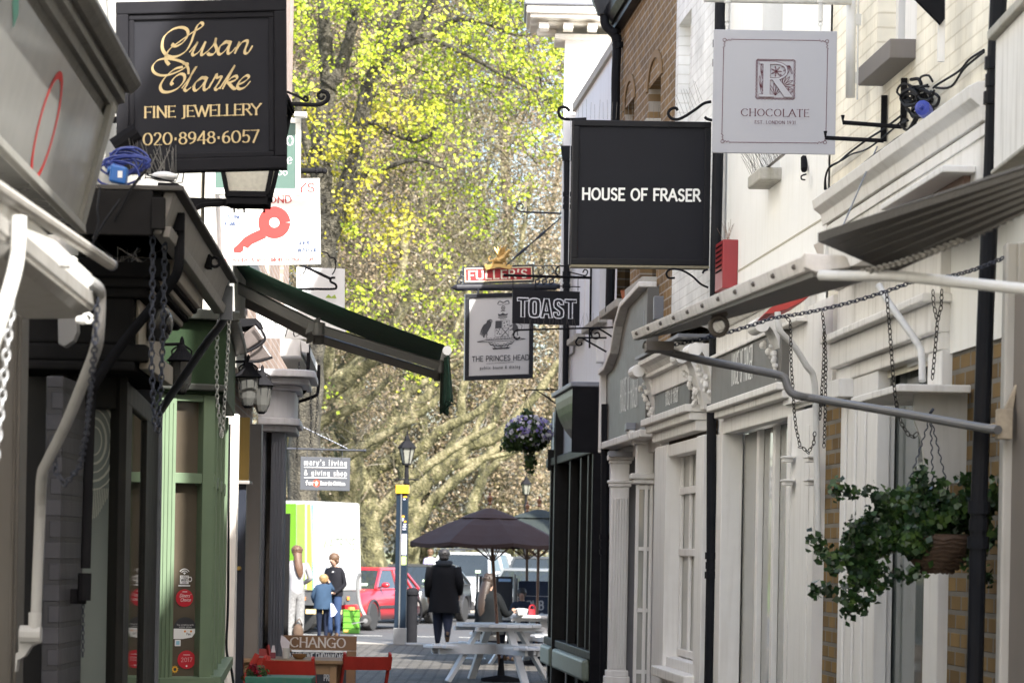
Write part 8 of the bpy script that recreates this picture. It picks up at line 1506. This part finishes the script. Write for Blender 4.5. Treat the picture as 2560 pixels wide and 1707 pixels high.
def shell(mb, W_, rings, n_=20, open_=None, wob=.004):
 """garment loft: rings (cx, cy, z, rx, ry)"""
 L_ = []
 for j, (cx, cy, z_, rx, ry) in enumerate(rings): L_.append([W_(cx + (rx + wob * math.sin(3 * k + j * 1.7)) * math.cos(2 * PI * k / n_), cy + (ry + wob * math.cos(5 * k + j)) * math.sin(2 * PI * k / n_), z_) for k in range(n_)])
 mb.loft(L_, caps=False)
# man walking away
BLKC = cloth('coat_black', (.006, .006, .007)); NAVT = cloth('trouser_navy', (.014, .016, .026)); SHO = cloth('shoe_brown', (.09, .06, .04), .3)
mp = P(1106, 1609, 51.0)
mn = person('man in a black hooded coat walking away with one heel lifted', (mp.x, 51.0), .06, 1.74, {'anR': (.045, -.13, .14, .04), 'toeR': (.045, -.10, .03), 'heelR': (.045, -.165, .13), 'knR': (.05, .01, .285, .06), 'toeL': (-.05, .14, .02), 'heelL': (-.045, .03, .022), 'knL': (-.05, .045, .285, .06), 'hipL': (-.05, 0, .51, .078), 'hipR': (.05, 0, .51, .078), 'anL': (-.045, .05, .045, .042), 'elR': (.155, -.035, .65), 'wrR': (.165, .04, .53), 'haR': (.165, .06, .50), 'elL': (-.15, -.03, .64), 'wrL': (-.15, .03, .5), 'haL': (-.15, .05, .465)}, BLKC, NAVT, SHO, fat=1.18)
mb = MB(); shell(mb, mn[1], [(0, -.005, .845, .045, .045), (0, -.008, .825, .095, .07), (0, -.01, .79, .138, .09), (0, -.012, .72, .142, .10), (0, -.01, .6, .135, .10), (.005, -.01, .48, .15, .11), (.01, -.012, .385, .165, .12), (.012, -.012, .34, .168, .122)], 22, wob=.006)
mb.tube([mn[1](-.125, -.01, .8), mn[1](-.158, -.03, .64), mn[1](-.153, .03, .505)], [.056 * 1.74, .046 * 1.74, .036 * 1.74], 10); mb.tube([mn[1](.125, -.01, .8), mn[1](.165, -.035, .65), mn[1](.168, .04, .535)], [.056 * 1.74, .047 * 1.74, .036 * 1.74], 10); ct_ = obj('coat', mb, BLKC, mn[0], smooth=True)
mb = MB(); mb.ell(mn[1](0, -.06, .838), (.085 * 1.74, .05 * 1.74, .036 * 1.74), 14, 8); mb.tube([mn[1](.07 * math.cos(a_), -.01 + .055 * math.sin(a_), .853) for a_ in np.linspace(0, 2 * PI, 15)[:-1]], .022 * 1.74, 8, closed=True); obj('hood', mb, cloth('hood_grey', (.018, .02, .023)), mn[0], smooth=True)
cap(*mn[:5], hairm('hair_black', (.012, .010, .009)), k=1.15)
# tall boy in a tracksuit looking down
bp_ = P(834, 1590, 54.0)
DARKT = cloth('tracksuit_black', (.012, .012, .015)); JEAN = cloth('jeans_blue', (.03, .05, .105))
by = person('teenage boy in black tracksuit top with white sleeve stripes, looking down', (bp_.x, 54.0), PI - .5, 1.62, {'head': (0, .03, .922), 'jaw': (0, .035, .88), 'crown': (0, .028, .962), 'nose': (0, .098, .905), 'neck': (0, .004, .845), 'wrL': (-.07, .10, .53), 'haL': (-.04, .13, .53), 'elL': (-.14, -.01, .63), 'wrR': (.10, .08, .5), 'haR': (.09, .1, .465)}, DARKT, JEAN, SHO, fat=1.05)
face(*by); cap(*by, hairm('hair_brown', (.085, .045, .022)), k=1.2, up=.02)
mb = MB()
for d_ in (-.014, 0, .014): mb.tube([by[1](-.118, .0 + d_, .825), by[1](-.150, -.01 + d_ * 1.2, .77), by[1](-.178, -.012 + d_, .64)], .004 * 1.62, 5); mb.tube([by[1](.118, .0 + d_, .825), by[1](.150, -.01 + d_ * 1.2, .77), by[1](.172, -.02 + d_, .64)], .004 * 1.62, 5)
mb.obox(by[1](-.035, .093, .78), (.02, 0, 0), (0, .004, 0), (0, 0, .006)); obj('white_stripe', mb, cloth('stripe_white', (.7, .7, .72)), by[0])
mb = MB(); shell(mb, by[1], [(0, 0, .835, .045, .045), (0, 0, .8, .115, .07), (0, 0, .7, .115, .085), (0, .0, .58, .11, .085), (0, 0, .5, .108, .085)], 18); obj('jacket', mb, DARKT, by[0], smooth=True)
# small blond boy in denim jacket
sp_ = P(806, 1588, 53.2); DEN = cloth('denim', (.028, .05, .085), .4, 8); DKJ = cloth('dark_jeans', (.012, .016, .03))
sb2 = person('small blond boy in a denim jacket raising one arm to his face', (sp_.x, 53.2), .35, 1.24, {'elR': (.17, .03, .735), 'wrR': (.115, .075, .86), 'haR': (.095, .075, .9), 'elL': (-.16, .02, .65), 'wrL': (-.12, .09, .56), 'haL': (-.1, .11, .54), 'hipL': (-.055, 0, .51, .07), 'hipR': (.055, 0, .51, .07), 'head': (0, .005, .915, .07), 'jaw': (0, .015, .87, .055), 'crown': (0, 0, .96, .05), 'nose': (0, .08, .9)}, DEN, DKJ, SHO, fat=1.12)
mb = MB(); shell(mb, sb2[1], [(0, -.005, .84, .05, .05), (0, -.005, .8, .125, .085), (0, -.005, .7, .13, .1), (0, -.005, .56, .14, .11), (0, -.005, .46, .145, .115)], 18, wob=.006); obj('jacket', mb, DEN, sb2[0], smooth=True)
cap(*sb2, hairm('hair_blond', (.25, .155, .065)), k=1.36, up=.006, back=.01)
mb = MB(); pc = P(833, 1528, 53.0); mb.prism([pc + V(v) for v in ((-.05, 0, .16), (.0, 0, .14), (.075, .02, -.0), (.02, .02, -.08), (-.04, 0, -.1))], (0, .01, 0)); fit('paper_bag', mb, M('bag_lilac', (.42, .42, .58), .8), 'pale lilac paper bag held between the two boys', 'bag')
# woman in white top
wp_ = P(738, 1610, 51.6); WTOP = cloth('top_white', (.25, .245, .255), .06); PATT = M('trouser_pattern', (.17, .17, .17), .85, var=.8, scale=26, bump=.2)
wm = person('woman with long brown hair in white top and grey patterned trousers', (wp_.x, 51.6), .35, 1.76, {'elR': (.15, -.02, .65), 'wrR': (.10, .09, .60), 'haR': (.07, .12, .6), 'elL': (-.12, .02, .63), 'wrL': (-.05, .13, .58), 'haL': (-.02, .15, .58), 'knR': (.045, .02, .285, .056), 'knL': (-.05, .02, .285, .056), 'anR': (.05, -.02, .05, .042), 'anL': (-.06, .0, .05, .042)}, WTOP, PATT, SHO)
HBR = hairm('hair_longbrown', (.085, .042, .022)); cap(*wm, HBR, k=1.12)
mb = MB(); shell(mb, wm[1], [(0, -.02, .945, .03, .03), (0, -.035, .9, .045, .036), (.0, -.058, .84, .044, .028), (.005, -.08, .77, .045, .022), (.012, -.085, .71, .034, .016), (.016, -.085, .66, .012, .008)], 16, wob=.003); obj('long_hair', mb, HBR, wm[0], smooth=True)
mb = MB(); mb.ell(wm[1](.01, -.06, .1), (.1, .1, .16), 12, 8); mb.tube([wm[1](-.04, -.05, .17), wm[1](.02, -.07, .24), wm[1](.06, -.05, .17)], .012, 6); fit('handbag', mb, cloth('bag_brown', (.08, .055, .04), .4), 'brown bag standing by the feet of the woman in white', 'bag', smooth=True)
# seated pair at the far table
DJK = cloth('jacket_dark', (.01, .011, .012)); sw_ = P(1222, 1520, 42.3)
SIT = {'hipL': (-.05, .02, .51), 'hipR': (.05, .02, .51), 'knL': (-.055, .24, .5), 'knR': (.055, .24, .5), 'anL': (-.055, .22, .255), 'anR': (.055, .22, .255), 'toeL': (-.055, .31, .23), 'toeR': (.055, .31, .23), 'heelL': (-.055, .19, .235), 'heelR': (.055, .19, .235), 'elL': (-.14, .07, .63), 'elR': (.14, .07, .63), 'wrL': (-.1, .19, .655), 'wrR': (.1, .19, .655), 'haL': (-.08, .225, .665), 'haR': (.08, .225, .665)}
ws = person('seated woman with very long brown hair in a dark puffer jacket, back to us', (sw_.x, 42.2), -.75, 1.68, SIT, DJK, NAVT, SHO, fat=1.25, z=.49 - .53 * 1.68 + .1)
HLB = hairm('hair_ombre', (.03, .018, .012)); cap(*ws, HLB, k=1.16)
mb = MB(); shell(mb, ws[1], [(0, -.02, .955, .04, .035), (0, -.035, .9, .05, .042), (0, -.06, .84, .052, .04), (0, -.085, .77, .054, .035), (0, -.1, .69, .046, .028), (0, -.1, .62, .03, .015)], 18, wob=.004); obj('long_hair', mb, HLB, ws[0], smooth=True)
mb = MB(); shell(mb, ws[1], [(0, 0, .845, .05, .05), (0, -.005, .81, .12, .085), (0, -.005, .76, .13, .105), (0, -.005, .745, .125, .1), (0, -.005, .69, .135, .112), (0, -.005, .675, .13, .105), (0, 0, .61, .138, .115), (0, 0, .595, .132, .11), (0, 0, .52, .145, .12), (0, .0, .46, .15, .12)], 20, wob=.003); obj('jacket', mb, DJK, ws[0], smooth=True)
cp_ = P(1304, 1510, 44.6)
ch = person('seated dark haired child facing us across the farther table', (cp_.x, 44.5), PI - .05, 1.22, SIT, cloth('child_top', (.03, .035, .05)), NAVT, SHO, fat=1.05, z=.49 - .53 * 1.22 + .07)
face(*ch); cap(*ch, MATS['hair_black'], k=1.14, up=.022, back=.018)
# far off walkers
fp_ = P(1075, 1400, 92)
fw = person('distant walker in a mauve shirt beyond the parked cars', (fp_.x, 92), .5, 1.75, None, cloth('shirt_mauve', (.25, .23, .36)), NAVT, SHO, fat=1.2, z=.02); cap(*fw, MATS['hair_brown'])
fp_ = P(1104, 1390, 86.5)
fw = person('distant person in a red cap behind the head of the man in black', (fp_.x, 86.5), 2.5, 1.72, None, cloth('shirt_grey', (.3, .3, .32)), NAVT, SHO, z=.02); cap(*fw, cloth('cap_red', (.6, .03, .03)), nm='cap')

# ================================================================== TREES
def Mbark(name, c1, c2, c3, sc_=1.6):
 m, t, b_ = mk(name); N, L = t.nodes.new, t.links.new; tc = N('ShaderNodeTexCoord'); mp_ = N('ShaderNodeMapping'); mp_.inputs['Scale'].default_value = (1, 1, .55); L(tc.outputs['Object'], mp_.inputs[0])
 no = N('ShaderNodeTexNoise'); no.inputs['Scale'].default_value = sc_ * 2; no.inputs['Detail'].default_value = 7; no.inputs['Roughness'].default_value = .65; L(mp_.outputs[0], no.inputs['Vector'])
 rp = N('ShaderNodeValToRGB'); el = rp.color_ramp.elements; el[0].position = .36; el[0].color = (*c1, 1); el[1].position = .62; el[1].color = (*c3, 1); e_ = el.new(.5); e_.color = (*c2, 1); L(no.outputs[0], rp.inputs[0]); L(rp.outputs[0], b_.inputs['Base Color']); b_.inputs['Roughness'].default_value = .9
 n2 = N('ShaderNodeTexNoise'); n2.inputs['Scale'].default_value = sc_ * 9; n2.inputs['Detail'].default_value = 5; L(tc.outputs['Object'], n2.inputs['Vector']); bp = N('ShaderNodeBump'); bp.inputs['Strength'].default_value = 1; bp.inputs['Distance'].default_value = .12; L(n2.outputs[0], bp.inputs['Height']); L(bp.outputs[0], b_.inputs['Normal']); MATS[name] = m; return m
BARK = Mbark('plane_bark', (.018, .017, .008), (.09, .084, .037), (.22, .195, .115)); BARKD = Mbark('maple_bark', (.02, .018, .013), (.05, .045, .033), (.1, .09, .066), 2.5)
TWIG = Mleaf('twig', [(0.030, 0.024, 0.015), (0.084, 0.069, 0.045), (0.168, 0.144, 0.102)], 1., .0)
LIME = Mleaf('lime_leaf', [(0.123, 0.194, 0.007), (0.296, 0.378, 0.018), (0.429, 0.482, 0.037), (0.512, 0.493, 0.056)], .45, .4)
YELL = Mleaf('yellow_leaf', [(0.226, 0.217, 0.013), (0.413, 0.377, 0.026), (0.508, 0.433, 0.047)], .6, .4)
BUD = Mleaf('tan_bud', [(0.087, 0.063, 0.034), (0.174, 0.130, 0.080), (0.246, 0.189, 0.120), (0.204, 0.182, 0.080)], .5, .25)
OLIVE = Mleaf('olive_bud', [(0.040, 0.035, 0.013), (0.099, 0.086, 0.034), (0.154, 0.135, 0.058), (0.154, 0.161, 0.037)], .5, .3)
tr_ = random.Random(11)
def bend(a, b_, n_, j):
 a, b_ = V(a), V(b_); L_ = (b_ - a).length; pts = []
 ph = [tr_.uniform(0, 6) for _ in range(6)]
 for k in range(n_ + 1):
  f = k / n_; e_ = math.sin(PI * f) * L_ * j
  pts.append(a.lerp(b_, f) + V((math.sin(4 * f + ph[0]) * e_, math.sin(3 * f + ph[1]) * e_, math.sin(5 * f + ph[2]) * e_ * .6 + math.sin(PI * f) * L_ * j * .5)))
 return pts
def tree(name, label, Y_, base, limbs, seeds, leafmats, bark, leaf=(.1, .16), per=(14, .4), twig=True, group=None, dead=.0, r_cl=(.5, 1.2)):
 """base: (px, radius m); limbs: pixel paths with radii; seeds: world points of leaf clumps"""
 b_ = P(base[0], 1500, Y_); t_ = thing(name, label, 'tree', V((b_.x, Y_, 0)), group); mb = MB(); nodes = []
 for pts, r0, r1 in limbs:
  pw = []
  for p in pts: pw.append(V((P(p[0], 1500, Y_).x, Y_, -.05)) if p[1] is None else P(p[0], p[1], Y_ + (p[2] if len(p) > 2 else 0)))
  ln = [V(v) for v in spline([tuple(p) for p in pw], 6)]; m_ = len(ln); rad = [(r0 + (r1 - r0) * (k / (m_ - 1)) ** .8) * (1 + .12 * math.sin(k * 2.1 + r0 * 40) + tr_.uniform(-.05, .05)) for k in range(m_)]
  if pts[0][1] is None: rad[0] *= 1.5; rad[1] *= 1.2
  rad = [r_ * 1.18 for r_ in rad]; mb.tube(ln, rad, 12); nodes += [(p, r) for p, r in zip(ln, rad)]
 obj('trunk', mb, bark, t_, smooth=True)
 NP = np.array([n_[0] for n_ in nodes]); NR = np.array([n_[1] for n_ in nodes]); mb = MB(); NP0 = NP.copy()
 order = sorted(seeds, key=lambda s_: np.min(np.linalg.norm(NP0 - np.array(s_), axis=1)))
 extra, er = [], []
 if twig:
  for s_ in order:
   sv = np.array(s_); d_ = np.linalg.norm(NP - sv, axis=1); i = int((d_ + .6 * np.maximum(0, NP[:, 2] - sv[2])).argmin()); a_ = V(NP[i]); L_ = d_[i]
   if L_ < .25: continue
   r0 = min(NR[i] * .6, .012 + .011 * L_); ln = bend(a_, s_, max(3, int(L_ * 1.5)), .07); m_ = len(ln); mb.tube(ln, [r0 * (1 - .75 * k / (m_ - 1)) + .004 for k in range(m_)], 4, caps=False)
   NP = np.concatenate([NP, np.array([tuple(p) for p in ln[1:]])]); NR = np.concatenate([NR, np.array([r0 * (1 - .75 * k / (m_ - 1)) + .004 for k in range(1, m_)])])
  obj('branches', mb, bark, t_, smooth=True)
 S_ = np.array([tuple(s_) for s_ in seeds]); n_ = len(S_); k_ = per[0]
 cr = rs.uniform(r_cl[0], r_cl[1], (n_, 1)) * per[1]
 pos = (S_[:, None, :] + rs.normal(size=(n_, k_, 3)) * cr[:, None, :] * np.array([1, 1, .75]) * .55).reshape(-1, 3); nr_ = rs.normal(size=pos.shape) * .7 + np.array([.4, -.75, .75]); sz = rs.uniform(*leaf, len(pos))
 k2 = 16 if bark is BARK else 7; tp = (S_[:, None, :] + rs.normal(size=(n_, k2, 3)) * cr[:, None, :] * .75).reshape(-1, 3); leafmesh('twigs', tp, rs.normal(size=tp.shape), rs.uniform(.35, 1.1, len(tp)), TWIG if bark is BARK else BARKD, t_, .035)
 if len(leafmats) == 1: leafmesh('crown', pos, nr_, sz, leafmats[0], t_, .9)
 else:
  pick = np.repeat(np.array([leafmats[1](s_) for s_ in seeds]), k_)
  leafmesh('crown', pos[~pick], nr_[~pick], sz[~pick], leafmats[0], t_, .9)
  if pick.any(): leafmesh('crown', pos[pick], nr_[pick], sz[pick], leafmats[2], t_, .9)
 return t_
def cloud(n_, Y0, Y1, test):
 out = []
 while len(out) < n_:
  x_, y_ = tr_.uniform(560, 1560), tr_.uniform(-230, 1330); pr = test(x_, y_)
  if tr_.random() < pr: out.append(P(x_, y_, tr_.uniform(Y0, Y1)))
 return out
sm01 = lambda a_, b_, x_: max(0., min(1., (x_ - a_) / (b_ - a_)))
def lump(x_, y_, s_=95., o=0.): return .5 + .5 * math.sin(x_ / s_ * 2.3 + o + 1.7 * math.sin(y_ / s_ * 1.3 + o)) * math.sin(y_ / s_ * 2.1 + 1.3 * math.sin(x_ / s_ * 1.1 + 2 * o))
# maple in fresh yellow-green leaf, nearest
def dens1(x_, y_):
 d_ = 1 - sm01(380, 760, y_ + (x_ - 760) * .28); d_ = max(d_, .32 * (1 - sm01(650, 1080, y_)) * (1 - sm01(1100, 1280, x_))); d_ *= 1 - .55 * sm01(1150, 1400, x_) * sm01(250, 420, y_); return d_ * (.12 + .88 * lump(x_, y_, 88) ** 1.5)
s1 = cloud(680, 68, 77, dens1)
tree('maple_tree', 'maple tree in fresh yellow green leaf, dark branches forking behind the left signs', 70, (742, .3),
     [([(748, None), (755, 1250), (775, 900), (812, 620), (806, 470), (799, 355), (819, 214), (812, 71), (803, -120)], .42, .1), ([(819, 214), (855, 160), (880, 64), (893, -60)], .2, .07), ([(812, 620), (872, 450), (905, 290), (923, 211), (955, 154), (1019, 93), (1073, 18), (1100, -60)], .22, .07), ([(955, 154), (966, 89), (994, 36), (1020, -40)], .14, .05),
      ([(905, 290), (980, 330), (1052, 350), (1120, 290)], .1, .03), ([(1019, 93), (1073, 89), (1126, 54), (1198, 54), (1290, 90)], .09, .025), ([(955, 154), (1060, 100), (1150, 130), (1260, 190), (1340, 230)], .07, .02), ([(806, 470), (760, 330), (730, 200), (700, 40)], .14, .04), ([(872, 450), (960, 420), (1040, 400), (1110, 420)], .09, .03)],
     s1, [LIME, lambda p: (p.z - 1.68) / p.y * F > 1375 - 700 and (p.z - 1.68) / p.y * F < 1375 - 250 and p.x / p.y * F + 1270 < 1010 and lump(p.x * 60, p.z * 70, 70) > .3, YELL], BARKD, (.07, .125), (46, .55), r_cl=(.45, 1.0))
# mossy plane trees around the green
def densP(lo_, hi_, k=0.):
 def f(x_, y_):
  d_ = sm01(lo_ - 90, lo_ + 20, x_) * (1 - sm01(hi_ - 20, hi_ + 90, x_)); d_ *= .35 + .65 * lump(x_, y_, 120, k); d_ *= 1 - .75 * sm01(740, 880, y_); d_ *= 1 - .7 * sm01(1050, 1200, y_); d_ *= 1 - .35 * sm01(1220, 1330, x_) * (1 - sm01(500, 700, y_)); return d_
 return f
pl = [('broad mossy plane tree with a thick trunk behind the white van and the slate sign', 84, 715, [([(716, None), (712, 1400), (722, 1150), (737, 1032), (802, 991), (892, 922), (960, 860), (1040, 700)], .62, .12), ([(722, 1150), (690, 900), (670, 600), (690, 200), (660, -100)], .5, .14), ([(802, 991), (830, 800), (820, 560), (860, 300)], .22, .06), ([(737, 1100), (830, 1040), (905, 1010), (980, 940)], .2, .06), ([(720, 960), (790, 890), (880, 830), (960, 780)], .2, .06), ([(712, 1300), (800, 1200), (900, 1120), (985, 1075), (1040, 1050)], .2, .06)], densP(650, 860), .5),
      ('mossy plane tree whose long limbs sweep up to the right behind the yellow totem', 92, 930, [([(932, None), (925, 1400), (905, 1230), (876, 1150), (843, 1089), (860, 1028), (892, 979), (930, 820)], .55, .1), ([(876, 1150), (933, 1093), (1007, 1048), (1047, 1007), (1076, 979), (1120, 880), (1180, 700)], .27, .07), ([(905, 1230), (941, 1171), (1047, 1122), (1113, 1069), (1190, 1032), (1260, 960), (1330, 800)], .26, .06), ([(860, 1028), (840, 800), (900, 500), (880, 200)], .22, .06), ([(860, 1010), (900, 930), (1000, 880), (1100, 850)], .19, .06), ([(905, 1330), (1010, 1210), (1120, 1130), (1240, 1060)], .24, .08), ([(880, 1150), (1000, 1060), (1080, 1010), (1120, 940)], .2, .07)], densP(830, 1060), 1.5),
      ('mossy plane tree leaning right behind the street lamp and the walking man', 98, 1030, [([(1018, None), (1020, 1400), (1031, 1244), (1109, 1167), (1170, 1114), (1243, 1089), (1330, 1000), (1400, 900)], .42, .1), ([(1031, 1244), (1000, 1100), (1020, 950), (1070, 760), (1060, 500), (1110, 250)], .28, .07), ([(1109, 1167), (1150, 1060), (1160, 960), (1230, 800), (1240, 600)], .2, .05), ([(1020, 950), (1100, 900), (1180, 880), (1290, 850)], .16, .05), ([(1018, 1390), (1060, 1280), (1150, 1190), (1260, 1110), (1350, 1060)], .24, .07), ([(1090, 1190), (1160, 1140), (1200, 1050), (1270, 940)], .17, .06), ([(1031, 1244), (1060, 1120), (1060, 1000), (1100, 900)], .18, .06), ([(1100, 1180), (1190, 1150), (1280, 1130), (1370, 1090)], .12, .05)], densP(1000, 1240), 2.6),
      ('slim pale plane tree rising above the parasols', 106, 1185, [([(1172, None), (1178, 1330), (1182, 1260), (1207, 1191), (1215, 1130), (1260, 950), (1290, 700), (1330, 450)], .27, .07), ([(1207, 1191), (1250, 1150), (1310, 1120), (1380, 1110)], .13, .04), ([(1260, 950), (1220, 800), (1200, 600), (1230, 350)], .14, .04)], densP(1180, 1420), 3.4),
      ('stout plane tree trunk between the red car and the totem', 88, 845, [([(878, None), (872, 1420), (868, 1280), (880, 1150), (850, 1000), (900, 850), (1000, 700), (1010, 500)], .5, .1), ([(868, 1280), (800, 1200), (760, 1120), (700, 1050)], .3, .1), ([(880, 1150), (960, 1080), (1010, 1000), (1080, 940), (1160, 900)], .2, .05)], densP(760, 1010), 4.4)]
for i, (lb, Y_, bx_, limbs, dn, k) in enumerate(pl):
 tree('plane_tree', lb, Y_, (bx_, .5), limbs, cloud(420, Y_ - 1, Y_ + 7, dn), [OLIVE if i in (1, 2) else BUD], BARK, (.06, .12), (44, .95), group='plane trees on the green', r_cl=(.6, 1.3))
# farther trees filling the distance
for i, (lb, Y_, px, lo_, hi_) in enumerate((('far brown leafless tree behind the left plane trees', 128, 760, 560, 930), ('far brown leafless tree in the middle of the green', 140, 1000, 880, 1160), ('far brown leafless tree on the right with sky showing through', 134, 1250, 1120, 1480))):
 tree('distant_tree', lb, Y_, (px, .4), [([(px, None), (px + 10, 1300), (px - 15, 1000), (px + 20, 600), (px, 200), (px + 15, -100)], .5, .08), ([(px - 15, 1000), (px - 90, 800), (px - 130, 500)], .25, .06), ([(px - 70, None), (px - 60, 1250), (px + 10, 1050)], .35, .12), ([(px + 70, None), (px + 60, 1250), (px + 130, 1000), (px + 160, 800)], .32, .1), ([(px - 10, 900), (px + 90, 700), (px + 150, 400)], .25, .06)], cloud(1700, Y_ - 6, Y_ + 8, lambda x_, y_, lo_=lo_, hi_=hi_, i=i: sm01(lo_ - 60, lo_ + 40, x_) * (1 - sm01(hi_ - 40, hi_ + 60, x_)) * (.3 + .7 * lump(x_, y_, 130, i)) * (1 - (.65 if i == 2 else .2) * (1 - sm01(500, 700, y_))) * (1 - .35 * sm01(900, 1100, y_))), [BUD], BARK, (.09, .17), (50, 1.3), group='distant trees beyond the green', r_cl=(.6, 1.3))
# shrub band under the far trees
p_ = np.stack([rs.uniform(-34, 34, 16000), rs.uniform(150, 158, 16000), rs.gamma(2., 1.1, 16000)], 1); leafmesh('far_undergrowth', p_, rs.normal(size=p_.shape) + [0, -.6, .5], rs.uniform(.15, .3, 16000), MATS['olive_bud'], None, 1., kind='stuff')
